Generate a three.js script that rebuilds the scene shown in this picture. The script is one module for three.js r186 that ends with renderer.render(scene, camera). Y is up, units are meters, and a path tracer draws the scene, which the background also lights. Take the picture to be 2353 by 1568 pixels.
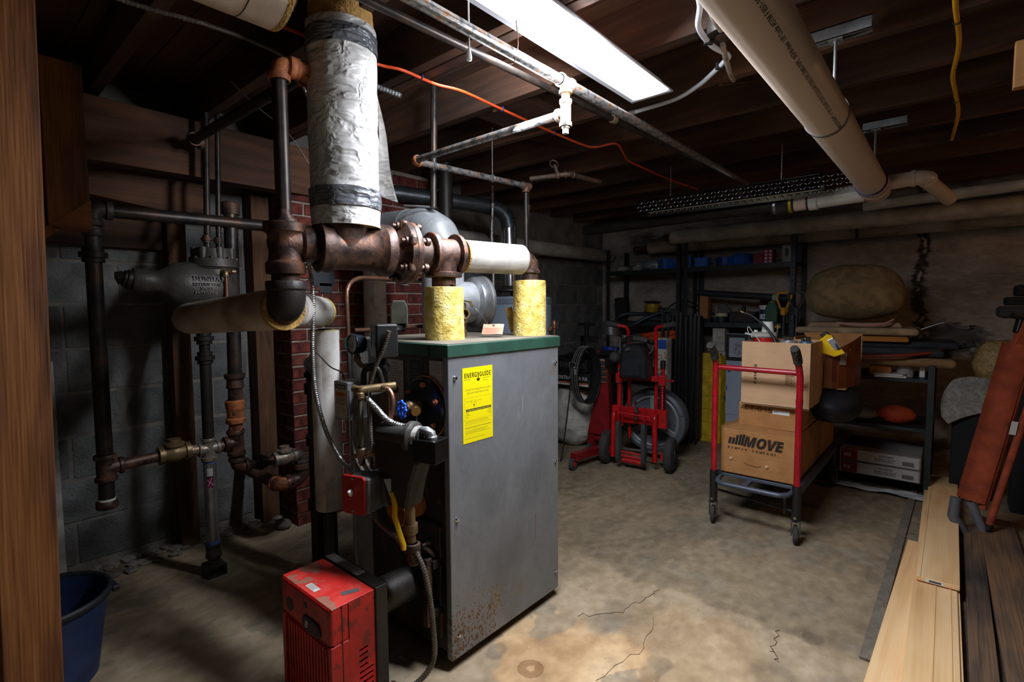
import * as THREE from 'three';
import { mergeGeometries, toCreasedNormals } from 'three/addons/utils/BufferGeometryUtils.js';
import { RoundedBoxGeometry } from 'three/addons/geometries/RoundedBoxGeometry.js';
import { RectAreaLightUniformsLib } from 'three/addons/lights/RectAreaLightUniformsLib.js';
import { FontLoader } from 'three/addons/loaders/FontLoader.js';
import { TextGeometry } from 'three/addons/geometries/TextGeometry.js';

// ---------- camera, exposure, lights ----------
const scene = new THREE.Scene();
scene.background = new THREE.Color(0x000000);
const R = Math.PI / 180;
const camera = new THREE.PerspectiveCamera(2 * Math.atan(784 / 1170) / R, 2353 / 1568, 0.05, 30);
camera.rotation.order = 'YXZ';
camera.position.set(0, 1.25, 0);
camera.rotation.set(-3.8 * R, 40.9 * R, -0.4 * R);
const renderer = new THREE.WebGLRenderer({ antialias: true });
renderer.toneMapping = THREE.LinearToneMapping;
renderer.toneMappingExposure = 1.0;
renderer.shadowMap.enabled = true;
RectAreaLightUniformsLib.init();
// the lit shop light over the boiler: a strip of light just under its two tubes
const SHOP = { x: -0.955, y: 2.1, z0: -1.98, z1: -0.77 };
for (const s of [-1, 1]) {
  const strip = new THREE.RectAreaLight(0xf0f5ff, 185, 0.07, 1.19), zc = (SHOP.z0 + SHOP.z1) / 2;
  strip.position.set(SHOP.x + s * 0.035, SHOP.y - 0.014, zc); strip.lookAt(SHOP.x + s * (0.035 + 0.6), SHOP.y - 1.0, zc); scene.add(strip);
}
// a bare warm bulb further along the ceiling, to the right of the view
const BULB = [1.45, 1.93, -3.9];
const bulbLight = new THREE.PointLight(0xffb878, 0.5, 0, 2);
bulbLight.position.set(...BULB); bulbLight.castShadow = true; bulbLight.shadow.radius = 1.5;
scene.add(bulbLight);

// ---------- helpers ----------
const V = (x, y, z) => new THREE.Vector3(x, y, z);
const v3 = (a) => (a.isVector3 ? a.clone() : V(a[0], a[1], a[2]));
let seedState = 12345;
const rnd = () => { seedState = (seedState * 1664525 + 1013904223) >>> 0; return seedState / 4294967296; };
const rr = (a, b) => a + (b - a) * rnd();
const clamp = (x, a = 0, b = 1) => Math.min(b, Math.max(a, x));
const mixN = (a, b, t) => a + (b - a) * t;
const sstep = (a, b, x) => { const t = clamp((x - a) / (b - a)); return t * t * (3 - 2 * t); };
const hash = (x, y, s) => { let h = (Math.imul(x | 0, 374761393) + Math.imul(y | 0, 668265263) + Math.imul(s | 0, 2147483647 ^ 97531)) | 0; h = Math.imul(h ^ (h >>> 13), 1274126177); return ((h ^ (h >>> 16)) >>> 0) / 4294967296; };
// tileable value noise: u, v in 0..1, n cells a side
function vn(u, v, n, s, m = n) {
  const x = u * n, y = v * m, xi = Math.floor(x), yi = Math.floor(y), fx = x - xi, fy = y - yi;
  const w = (i, j) => hash(((xi + i) % n + n) % n, ((yi + j) % m + m) % m, s);
  const a = fx * fx * (3 - 2 * fx), b = fy * fy * (3 - 2 * fy);
  return mixN(mixN(w(0, 0), w(1, 0), a), mixN(w(0, 1), w(1, 1), a), b);
}
function fbm(u, v, n, s, oct = 4, m = n) { let r = 0, a = 0.5, t = 0; for (let i = 0; i < oct; i++) { r += a * vn(u, v, n << i, s + i * 17, m << i); t += a; a *= 0.55; } return r / t; }
function tex(n, fn, srgb = true, m = n) {
  const d = new Uint8Array(n * m * 4);
  for (let j = 0; j < m; j++) for (let i = 0; i < n; i++) {
    const c = fn((i + 0.5) / n, (j + 0.5) / m), k = (j * n + i) * 4;
    d[k] = clamp(c[0], 0, 255); d[k + 1] = clamp(c[1], 0, 255); d[k + 2] = clamp(c[2], 0, 255); d[k + 3] = 255;
  }
  const t = new THREE.DataTexture(d, n, m); t.wrapS = t.wrapT = THREE.RepeatWrapping; t.magFilter = THREE.LinearFilter; t.minFilter = THREE.LinearMipmapLinearFilter; t.generateMipmaps = true;
  if (srgb) t.colorSpace = THREE.SRGBColorSpace;
  t.needsUpdate = true; return t;
}
const rep = (t, a, b = a) => { const c = t.clone(); c.repeat.set(a, b); c.needsUpdate = true; return c; };
const lerpC = (a, b, t) => [mixN(a[0], b[0], t), mixN(a[1], b[1], t), mixN(a[2], b[2], t)];
const ramp = (stops, t) => { t = clamp(t) * (stops.length - 1); const i = Math.min(stops.length - 2, Math.floor(t)); return lerpC(stops[i], stops[i + 1], t - i); };
const contrast = (x, k) => clamp((x - 0.5) * k + 0.5);
// mottled colour map from a ramp of sRGB stops
const mottle = (stops, n, s, k = 2.2, grain = 10, size = 256) => tex(size, (u, v) => { const c = ramp(stops, contrast(fbm(u, v, n, s, 5), k)), g = (hash(u * 4096, v * 4096, s) - 0.5) * grain; return [c[0] + g, c[1] + g, c[2] + g]; });
const grey = (fn, size = 256) => tex(size, (u, v) => { const g = fn(u, v) * 255; return [g, g, g]; }, false);
function M(color, o = {}) {
  const m = new (o.physical ? THREE.MeshPhysicalMaterial : THREE.MeshStandardMaterial)({ color: o.map ? 0xffffff : color, roughness: o.r ?? 0.7, metalness: o.m ?? 0 });
  if (o.map) m.map = o.map;
  if (o.tint) m.color.set(o.tint);
  if (o.bump) { m.bumpMap = o.bump; m.bumpScale = o.bs ?? 0.002; }
  if (o.rmap) m.roughnessMap = o.rmap;
  if (o.coat) { m.clearcoat = o.coat; m.clearcoatRoughness = o.coatR ?? 0.2; }
  if (o.sheen) { m.sheen = o.sheen; m.sheenRoughness = 0.6; m.sheenColor = new THREE.Color(o.sheenColor ?? 0xffffff); }
  if (o.trans) { m.transmission = o.trans; m.thickness = o.thick ?? 0; m.ior = 1.45; }
  if (o.emissive) { m.emissive = new THREE.Color(o.emissive); m.emissiveIntensity = o.ei ?? 1; }
  return m;
}

// geometry makers (all non-indexed with position, normal, uv)
const flat = (g) => { const h = g.index ? g.toNonIndexed() : g; for (const k of Object.keys(h.attributes)) if (!['position', 'normal', 'uv'].includes(k)) h.deleteAttribute(k); if (!h.attributes.normal) h.computeVertexNormals(); if (!h.attributes.uv) h.setAttribute('uv', new THREE.BufferAttribute(new Float32Array(h.attributes.position.count * 2), 2)); return h; };
function box(w, h, d, c = [0, 0, 0], r = 0, rot) {
  const m = Math.min(w, h, d);
  const g = flat(r > 0 && r < m / 2 ? new RoundedBoxGeometry(w, h, d, 1, r) : new THREE.BoxGeometry(w, h, d));
  if (rot) g.applyMatrix4(new THREE.Matrix4().makeRotationFromEuler(new THREE.Euler(rot[0], rot[1], rot[2])));
  g.translate(c[0], c[1], c[2]); return g;
}
const bx = (x0, x1, y0, y1, z0, z1, r = 0) => box(Math.abs(x1 - x0), Math.abs(y1 - y0), Math.abs(z1 - z0), [(x0 + x1) / 2, (y0 + y1) / 2, (z0 + z1) / 2], r);
function orient(g, p, dir) { const q = new THREE.Quaternion().setFromUnitVectors(V(0, 1, 0), v3(dir).normalize()); g.applyQuaternion(q); const a = v3(p); g.translate(a.x, a.y, a.z); return g; }
function rev(p, dir, prof, seg = 24) { return flat(orient(new THREE.LatheGeometry(prof.map(([r, t]) => new THREE.Vector2(Math.max(r, 1e-5), t)), seg), p, dir)); }
// lathe with sharp edges where the profile turns
function revs(p, dir, prof, seg = 24) { return toCreasedNormals(rev(p, dir, prof, seg), 0.6); }
function cyl(p, q, r, r2 = r, seg = 18) { const a = v3(p), b = v3(q), d = b.clone().sub(a), L = d.length(); return revs(a, d, [[0, 0], [r, 0], [r2, L], [0, L]], seg); }
function hollow(p, q, r, t, seg = 24) { const a = v3(p), b = v3(q), d = b.clone().sub(a), L = d.length(); return revs(a, d, [[r - t, 0], [r, 0], [r, L], [r - t, L], [r - t, 0]], seg); }
function hex(p, dir, r, h, turn = 0) { const g = new THREE.CylinderGeometry(r, r, h, 6, 1); g.rotateY(turn); g.translate(0, h / 2, 0); return flat(orient(flat(g), p, dir)); }
function tube(pts, r, seg = 0, rad = 10, closed = false, tens = 0.5) { const c = new THREE.CatmullRomCurve3(pts.map(v3), closed, 'catmullrom', tens); return flat(new THREE.TubeGeometry(c, seg || Math.max(8, pts.length * 8), r, rad, closed)); }
function path(pts, r, bend = 0.03, rad = 10) { // polyline with rounded corners
  const P = pts.map(v3), c = new THREE.CurvePath(); let prev = P[0];
  for (let i = 1; i < P.length - 1; i++) {
    const a = P[i].clone().add(P[i - 1].clone().sub(P[i]).setLength(Math.min(bend, P[i].distanceTo(P[i - 1]) / 2.05))), b = P[i].clone().add(P[i + 1].clone().sub(P[i]).setLength(Math.min(bend, P[i].distanceTo(P[i + 1]) / 2.05)));
    c.add(new THREE.LineCurve3(prev, a)); c.add(new THREE.QuadraticBezierCurve3(a, P[i], b)); prev = b;
  }
  c.add(new THREE.LineCurve3(prev, P[P.length - 1]));
  const all = []; for (const k of c.curves) { const n = k.isLineCurve3 ? 1 : 8; for (let i = 0; i < n; i++) all.push(k.getPoint(i / n)); } all.push(P[P.length - 1]);
  return sweep(all, () => r, rad);
}
// sweep a circle of varying radius along points (parallel transport frames), capped
function sweep(pts, rad, seg = 10, cap = true) {
  const P = pts.map(v3), n = P.length, pos = [], idx = []; let nor = null;
  for (let i = 0; i < n; i++) {
    const t = P[Math.min(n - 1, i + 1)].clone().sub(P[Math.max(0, i - 1)]).normalize();
    if (!nor) { nor = Math.abs(t.y) < 0.9 ? V(0, 1, 0) : V(1, 0, 0); }
    nor.sub(t.clone().multiplyScalar(nor.dot(t))).normalize();
    const b = t.clone().cross(nor), r = rad(i / (n - 1), i);
    for (let k = 0; k < seg; k++) { const a = k / seg * 2 * Math.PI, q = P[i].clone().add(nor.clone().multiplyScalar(Math.cos(a) * r)).add(b.clone().multiplyScalar(Math.sin(a) * r)); pos.push(q.x, q.y, q.z); }
  }
  for (let i = 0; i < n - 1; i++) for (let k = 0; k < seg; k++) { const a = i * seg + k, b = i * seg + (k + 1) % seg, c = a + seg, d = b + seg; idx.push(a, b, c, b, d, c); }
  if (cap) { for (const [i, s] of [[0, 1], [n - 1, -1]]) { const c = pos.length / 3; pos.push(P[i].x, P[i].y, P[i].z); for (let k = 0; k < seg; k++) { const a = i * seg + k, b = i * seg + (k + 1) % seg; if (s > 0) idx.push(c, b, a); else idx.push(c, a, b); } } }
  const g = new THREE.BufferGeometry(); g.setAttribute('position', new THREE.Float32BufferAttribute(pos, 3)); g.setIndex(idx); g.computeVertexNormals();
  return toCreasedNormals(flat(g), 1.0);
}
// ribbed flexible metal conduit
function flex(pts, r, pitch = 0.008, seg = 10) {
  const c = new THREE.CatmullRomCurve3(pts.map(v3)), L = c.getLength(), n = Math.ceil(L / pitch) * 4;
  return sweep(c.getSpacedPoints(n), (t, i) => r * [1, 1, 0.84, 0.84][i % 4], seg);
}
function elbow(p, d1, d2, r, arm, collar = 1.25, cl = 0.4) { // 90-degree fitting with banded ends; p is the corner
  const a = v3(d1).normalize(), b = v3(d2).normalize(), P = v3(p), pts = [];
  const A = P.clone().add(a.clone().multiplyScalar(arm)), B = P.clone().add(b.clone().multiplyScalar(arm)), k = arm * (1 - cl);
  const A1 = P.clone().add(a.clone().multiplyScalar(k)), B1 = P.clone().add(b.clone().multiplyScalar(k)), q = new THREE.QuadraticBezierCurve3(A1, P, B1);
  pts.push(A); for (let i = 0; i <= 10; i++) pts.push(q.getPoint(i / 10)); pts.push(B);
  const cw = arm * cl;
  return [sweep(pts, () => r, 18), band(A, a.clone().negate(), r, cw, collar), band(B, b.clone().negate(), r, cw, collar)];
}
const band = (p, d, r, w, k = 1.25) => revs(p, d, [[r * 0.82, 0], [r * k * 0.96, 0], [r * k, w * 0.12], [r * k, w * 0.8], [r * 1.0, w]], 22);
function tee(p, axis, branch, r, half, arm, collar = 1.22, rb = r) {
  const a = v3(axis).normalize(), b = v3(branch).normalize(), P = v3(p), A = P.clone().add(a.clone().multiplyScalar(half)), B = P.clone().add(a.clone().multiplyScalar(-half)), T = P.clone().add(b.clone().multiplyScalar(arm));
  return [cyl(A, B, r * 1.03), band(A, a.clone().negate(), r, half * 0.36, collar), band(B, a, r, half * 0.36, collar), revs(P, b, [[r * 1.05, 0], [rb * 1.03, arm * 0.6], [rb, arm]], 18), band(T, b.clone().negate(), rb, half * 0.34, collar)];
}
function ext(shape, depth, bevel = 0, curveSegments = 12) { return flat(new THREE.ExtrudeGeometry(shape, { depth, bevelEnabled: bevel > 0, bevelThickness: bevel, bevelSize: bevel, bevelSegments: 1, curveSegments })); }
const poly = (pts) => new THREE.Shape(pts.map(([x, y]) => new THREE.Vector2(x, y)));
const xf = (g, pos = [0, 0, 0], rot = [0, 0, 0]) => { g.applyMatrix4(new THREE.Matrix4().makeRotationFromEuler(new THREE.Euler(rot[0], rot[1], rot[2], 'YXZ'))); g.translate(...pos); return g; };
// uv in metres by the dominant axis of each face; grain: the axis that runs along v
function boxUV(g, grain, off = 0) {
  const p = g.attributes.position, uv = g.attributes.uv, a = V(0, 0, 0), b = V(0, 0, 0), c = V(0, 0, 0);
  for (let i = 0; i < p.count; i += 3) {
    a.fromBufferAttribute(p, i); b.fromBufferAttribute(p, i + 1); c.fromBufferAttribute(p, i + 2);
    const n = b.clone().sub(a).cross(c.clone().sub(a)), m = [Math.abs(n.x), Math.abs(n.y), Math.abs(n.z)], k = m.indexOf(Math.max(...m));
    let ax = [[2, 1], [0, 2], [0, 1]][k];
    if (grain !== undefined && ax[0] === grain) ax = [ax[1], ax[0]];
    for (let j = 0; j < 3; j++) uv.setXY(i + j, p.getComponent(i + j, ax[0]) + off * 0.37, p.getComponent(i + j, ax[1]) + off * 0.61);
  }
  return g;
}
// scene graph
const taken = new Map(), origin = new Map();
const numbered = (n) => { const k = taken.get(n) || 0; taken.set(n, k + 1); return k ? n + '_' + String(k).padStart(3, '0') : n; };
// a thing whose parts are written in world coordinates; its group stands at base
function thing(name, label, category, base = [0, 0, 0], group) {
  const o = new THREE.Group(); o.name = numbered(name); o.position.set(...base); o.userData = { label, category }; if (group) o.userData.group = group;
  origin.set(o, V(...base)); scene.add(o); return o;
}
// a thing whose parts are written in its own coordinates
function local(name, label, category, base, turn = 0, group) { const o = thing(name, label, category, base, group); origin.set(o, V(0, 0, 0)); if (Array.isArray(turn)) { o.rotation.order = 'YXZ'; o.rotation.set(...turn); } else o.rotation.y = turn; return o; }
function part(name, geos, mat, parent, o = {}) {
  const list = (Array.isArray(geos) ? geos.flat(3) : [geos]).map(flat);
  const g = list.length > 1 ? mergeGeometries(list, false) : list[0];
  if (!o.uv) boxUV(g, o.grain, o.off);
  const at = origin.get(parent) || V(0, 0, 0); g.translate(-at.x, -at.y, -at.z);
  const m = new THREE.Mesh(g, mat); m.name = name; m.castShadow = m.receiveShadow = true;
  if (o.label) m.userData.label = o.label;
  if (o.kind) m.userData.kind = o.kind;
  origin.set(m, at); parent.add(m); return m;
}
function solo(name, label, category, geos, mat, o = {}) { // a thing that is one mesh
  const list = (Array.isArray(geos) ? geos.flat(3) : [geos]).map(flat), g = list.length > 1 ? mergeGeometries(list, false) : list[0];
  if (!o.uv) boxUV(g, o.grain, o.off);
  g.computeBoundingBox(); const b = g.boundingBox, base = [(b.min.x + b.max.x) / 2, b.min.y, (b.min.z + b.max.z) / 2];
  g.translate(-base[0], -base[1], -base[2]);
  const m = new THREE.Mesh(g, mat); m.name = numbered(name); m.position.set(...base); m.castShadow = m.receiveShadow = true; m.userData = { label, category }; if (o.group) m.userData.group = o.group;
  origin.set(m, V(...base)); scene.add(m); return m;
}
function struct(name, geos, mat, o = {}) {
  const list = (Array.isArray(geos) ? geos.flat(3) : [geos]).map(flat), g = list.length > 1 ? mergeGeometries(list, false) : list[0];
  if (!o.uv) boxUV(g, o.grain);
  const m = new THREE.Mesh(g, mat); m.name = name; m.castShadow = m.receiveShadow = true; m.userData = { kind: 'structure', label: o.label || name.replace(/_/g, ' '), category: o.category || name.split('_')[0] };
  origin.set(m, V(0, 0, 0)); scene.add(m); return m;
}
// a printed sheet: w x h metres, drawn on a canvas, facing +z before it is placed
function sheet(w, h, ppm, draw, o = {}) {
  const c = document.createElement('canvas'); c.width = Math.min(2048, Math.round(w * ppm)); c.height = Math.min(2048, Math.round(h * ppm)); const x = c.getContext('2d'); draw(x, c.width, c.height);
  const t = new THREE.CanvasTexture(c); t.colorSpace = THREE.SRGBColorSpace; return M(0xffffff, { map: t, r: o.r ?? 0.6, ...o });
}
function lines(x, x0, y0, w, n, step, hgt, s, col = '#333') { x.fillStyle = col; for (let i = 0; i < n; i++) { let u = x0; const end = x0 + w * (0.75 + 0.25 * hash(i, s, 3)); while (u < end) { const k = hgt * (0.8 + 3.2 * hash(Math.round(u * 7), i, s)); x.fillRect(u, y0 + i * step, Math.min(k, end - u), hgt); u += k + hgt * 0.7; } } }

// ---------- materials ----------
const bFine = grey((u, v) => fbm(u, v, 24, 5, 3)), bCoarse = grey((u, v) => fbm(u, v, 6, 9, 5)), bPit = grey((u, v) => 1 - Math.pow(fbm(u, v, 32, 21, 2), 3) * 1.6);
const fine = rep(bFine, 3), coarse = rep(bCoarse, 2);
const woodTex = (stops, s, knots = true) => tex(512, (u, v) => {
  const wob = fbm(u, v, 3, s, 3) * 0.09, w = (u + wob) * 7 + fbm(u, v, 4, s + 3, 3, 2) * 1.6, ring = 0.5 + 0.5 * Math.sin(w * 9), fib = vn(u, v, 128, s + 5, 6), big = fbm(u, v, 3, s + 8, 4, 2);
  const c = ramp(stops, clamp(0.16 * ring + 0.2 * fib + 0.74 * contrast(big, 2.0) - 0.06));
  return c;
});
const mat = {};
// one neutral patchy map, tinted per material
const neutral = tex(256, (u, v) => { const k = 192 + 62 * contrast(fbm(u, v, 7, 91, 5), 1.7) + (hash(u * 4096, v * 4096, 92) - 0.5) * 14; return [k, k, k]; });
const N = (hex, k, o = {}) => M(0, { map: rep(neutral, k), tint: hex, ...o });

mat.timber = M(0, { map: rep(woodTex([[40, 21, 8], [92, 52, 21], [128, 77, 33], [146, 94, 46]], 11), 2.6, 0.9), r: 0.75, bump: rep(grey((u, v) => vn(u, v, 128, 6, 8)), 2.2, 1.1), bs: 0.0015 });
mat.joist = M(0, { map: rep(woodTex([[44, 27, 17], [78, 50, 32], [106, 70, 45]], 31), 1.5, 0.8), r: 0.85 });
mat.stud = M(0, { map: rep(woodTex([[44, 28, 16], [84, 55, 32], [108, 74, 46]], 47), 2.5, 1.2), r: 0.85 });
mat.pine = M(0, { map: rep(woodTex([[196, 146, 92], [222, 176, 122], [234, 194, 142], [240, 206, 160]], 61), 1.6, 0.6), r: 0.6 });
mat.darkPlank = M(0, { map: rep(woodTex([[38, 32, 28], [72, 58, 48], [104, 80, 60], [126, 92, 60]], 71), 2, 0.9), r: 0.9, bump: rep(grey((u, v) => vn(u, v, 96, 6, 8)), 2, 0.9), bs: 0.003 });
mat.mortar = N(0x857f76, 1.5, { r: 0.95, bump: fine, bs: 0.004 });
mat.cmu = [0x6f706e, 0x696a68, 0x757573].map((c) => N(c, 1.7, { r: 0.95, bump: rep(bPit, 4), bs: 0.003 }));
const brickMap = mottle([[130, 120, 116], [190, 180, 178], [224, 214, 212], [255, 250, 246]], 9, 70, 1.6, 20);
mat.brick = [0x74322a, 0x803a2c, 0x662a22, 0x7c4234].map((c) => M(0, { map: rep(brickMap, 4), tint: c, r: 0.9, bump: fine, bs: 0.003 }));
mat.concreteWall = null;
mat.rust = M(0, { map: rep(mottle([[36, 27, 24], [66, 48, 41], [92, 66, 53], [122, 74, 46]], 7, 101, 1.7, 16), 4.5), r: 0.46, m: 0.35, bump: rep(bFine, 6), bs: 0.0005 });
mat.rustBright = M(0, { map: rep(mottle([[70, 42, 28], [128, 74, 44], [168, 96, 54], [186, 120, 76]], 7, 103, 1.9, 18), 4), r: 0.7, m: 0.2, bump: rep(bFine, 6), bs: 0.001 });
mat.ironPipe = M(0, { map: rep(mottle([[30, 28, 28], [48, 45, 44], [62, 55, 50], [82, 62, 48]], 7, 107, 1.7, 10), 3), r: 0.42, m: 0.55 });
mat.ironRust = M(0, { map: rep(mottle([[46, 38, 34], [82, 62, 50], [112, 76, 54]], 7, 109, 1.8, 14), 3), r: 0.6, m: 0.35 });
mat.castBlack = N(0x312c28, 3, { r: 0.5, m: 0.3, bump: rep(bFine, 8), bs: 0.0004 });
mat.castGrey = N(0x5a5651, 3, { r: 0.5, m: 0.4, bump: rep(bFine, 8), bs: 0.0008 });
mat.galv = N(0xb4b6b8, 3, { r: 0.36, m: 0.75 });
mat.galvOld = M(0, { map: rep(mottle([[92, 84, 76], [138, 132, 124], [168, 158, 146], [162, 104, 64]], 9, 123, 1.7, 14), 4), r: 0.45, m: 0.6 });
mat.galvPipe = M(0, { map: rep(mottle([[60, 58, 56], [112, 112, 112], [150, 150, 150], [148, 104, 70]], 12, 125, 2.0, 22), 5), r: 0.35, m: 0.65 });
mat.duct = N(0xb6babd, 1.6, { r: 0.5, m: 0.3 });
mat.steel = M(0x9a9ca0, { r: 0.28, m: 0.9 });
mat.chrome = M(0xd2d4d8, { r: 0.12, m: 1 });
mat.brass = M(0x9a7a44, { r: 0.38, m: 0.85 });
mat.brassOld = N(0x927a58, 5, { r: 0.45, m: 0.6 });
mat.copper = N(0x8e6650, 4, { r: 0.38, m: 0.75 });
mat.flexMetal = N(0xbebdba, 5, { r: 0.34, m: 0.8 });
mat.flexDark = N(0x746a5e, 5, { r: 0.5, m: 0.5 });
// insulation
const fibre = grey((u, v) => 0.5 * fbm(u, v, 8, 141, 4) + 0.5 * fbm(u, v, 40, 143, 3));
mat.fibreglass = M(0, { map: rep(mottle([[168, 138, 58], [200, 174, 88], [214, 194, 116], [220, 206, 146]], 10, 145, 1.6, 26), 4), r: 1, bump: rep(fibre, 4), bs: 0.005 });
mat.fibreEdge = N(0xbd9652, 5, { r: 1, bump: rep(fibre, 5), bs: 0.008 });
mat.fibreBrown = N(0xd0a05c, 4, { r: 1, bump: rep(fibre, 4), bs: 0.008 });
const ribs = grey((u, v) => 0.5 + 0.5 * Math.sin(v * 2 * Math.PI * 64) * 0.8);
mat.jacketWhite = M(0, { map: rep(mottle([[168, 160, 148], [208, 204, 196], [222, 218, 212], [226, 224, 220]], 5, 151, 1.5, 8), 2), r: 0.72, bump: rep(ribs, 1, 3), bs: 0.0004 });
mat.jacketTan = M(0, { map: rep(mottle([[150, 132, 112], [196, 180, 160], [214, 202, 184]], 4, 153, 1.5, 8), 1.6), r: 0.8, bump: coarse, bs: 0.002 });
mat.jacketPlain = N(0xc6c0b4, 1.5, { r: 0.8 });
const crinkle = grey((u, v) => { const w = fbm(u, v, 4, 161, 3) * 0.35, r1 = 1 - Math.abs(2 * fbm(u + w, v, 6, 163, 4, 9) - 1), q = vn(u, v + fbm(u, v, 8, 165, 2) * 0.06, 10, 167, 44); return 0.62 * Math.pow(r1, 3) + 0.38 * q; }, 512);
mat.wrapSilver = N(0xf0eeea, 1.5, { r: 0.5, m: 0.05, bump: rep(crinkle, 2.6, 2.2), bs: 0.009 });
mat.ductTape = N(0x83878d, 3, { r: 0.34, m: 0.25, bump: rep(crinkle, 2.5, 3), bs: 0.012 });
// paints and others
const wearRed = (base, s) => tex(512, (u, v) => { const g = contrast(fbm(u, v, 5, s, 5), 3), d = contrast(fbm(u, v, 20, s + 4, 4), 4); let c = [base[0] * (0.86 + 0.2 * g), base[1] * (0.8 + 0.4 * g), base[2] * (0.8 + 0.4 * g)]; if (d > 0.93) c = lerpC(c, [64, 30, 24], (d - 0.93) * 6); return c; });
mat.burnerRed = M(0, { map: rep(wearRed([190, 22, 18], 181), 2), r: 0.42, bump: rep(bFine, 8), bs: 0.0005 });
mat.burnerTop = M(0, { map: rep(tex(512, (u, v) => { const d = contrast(fbm(u, v, 5, 183, 5), 5), f = contrast(fbm(u, v, 14, 187, 4), 3); const c = [196, 34, 28]; return lerpC(lerpC(c, [206, 96, 84], f * 0.45), [134, 112, 92], sstep(0.72, 0.95, d) * 0.75); }), 2.6), r: 0.55 });
mat.redPaint = N(0xc0181c, 4, { r: 0.32 });
mat.redCart = N(0xb01424, 4, { r: 0.3 });
mat.greenLid = N(0x2c5243, 3, { r: 0.5 });
mat.dustTop = N(0x6a6154, 2, { r: 0.9 });
mat.black = M(0x141414, { r: 0.45 });
mat.blackMatte = M(0x161617, { r: 0.85 });
mat.rubber = N(0x3c3936, 5, { r: 0.85 });
mat.greyPlastic = M(0x55585c, { r: 0.5 });
mat.boilerDark = M(0, { map: rep(tex(512, (u, v) => { const c = ramp([[30, 29, 26], [48, 46, 41], [62, 57, 48]], contrast(fbm(u, v, 5, 201, 5), 1.8)); const r = contrast(fbm(u * 1, v, 24, 203, 3, 6), 4); return r > 0.88 ? lerpC(c, [106, 62, 32], (r - 0.88) * 6) : c; }), 1.3), r: 0.6, m: 0.2 });
mat.cardboard = M(0, { map: rep(tex(256, (u, v) => { const l = (vn(u, v, 4, 211, 128) - 0.5) * 10, g = (fbm(u, v, 6, 213, 4) - 0.5) * 26; return [160 + l + g, 112 + l + g, 64 + l + g]; }), 3), r: 0.85 });
mat.cardboardPale = M(0, { map: rep(tex(256, (u, v) => { const l = (vn(u, v, 4, 215, 128) - 0.5) * 8, g = (fbm(u, v, 5, 217, 4) - 0.5) * 16; return [190 + l + g, 153 + l + g, 117 + l + g]; }), 3), r: 0.85 });
mat.cardboardEdge = M(0xc9a37a, { r: 0.9 });
mat.white = M(0xd8d8d4, { r: 0.5 });
mat.whiteDirty = N(0xbdb9b0, 3, { r: 0.7 });
mat.pvc = M(0xd2bfae, { r: 0.36 });
mat.pvcWhite = M(0xcfcfca, { r: 0.35 });
mat.purple = M(0x3a2a63, { r: 0.5 });
mat.yellow = M(0xf2c21a, { r: 0.45 });
mat.yellowCrate = N(0xd8b420, 2, { r: 0.5 });
mat.blue = M(0x1452c8, { r: 0.35, coat: 0.5, physical: true });
mat.blueBin = M(0x1a5fb8, { r: 0.45 });
mat.glass = M(0xffffff, { r: 0.03, trans: 1, physical: true });
mat.glassDirty = M(0xb8b49c, { r: 0.12, trans: 0.8, physical: true });
mat.canvasRed = N(0xac4a28, 3, { r: 0.85, bump: rep(bFine, 10), bs: 0.0006 });
mat.shelfBlack = N(0x2c3436, 3, { r: 0.5, m: 0.2 });
mat.orangeCord = M(0xd0481c, { r: 0.5 });
mat.yellowCord = M(0xd69a18, { r: 0.5 });
mat.blackCord = M(0x191919, { r: 0.5 });

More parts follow.
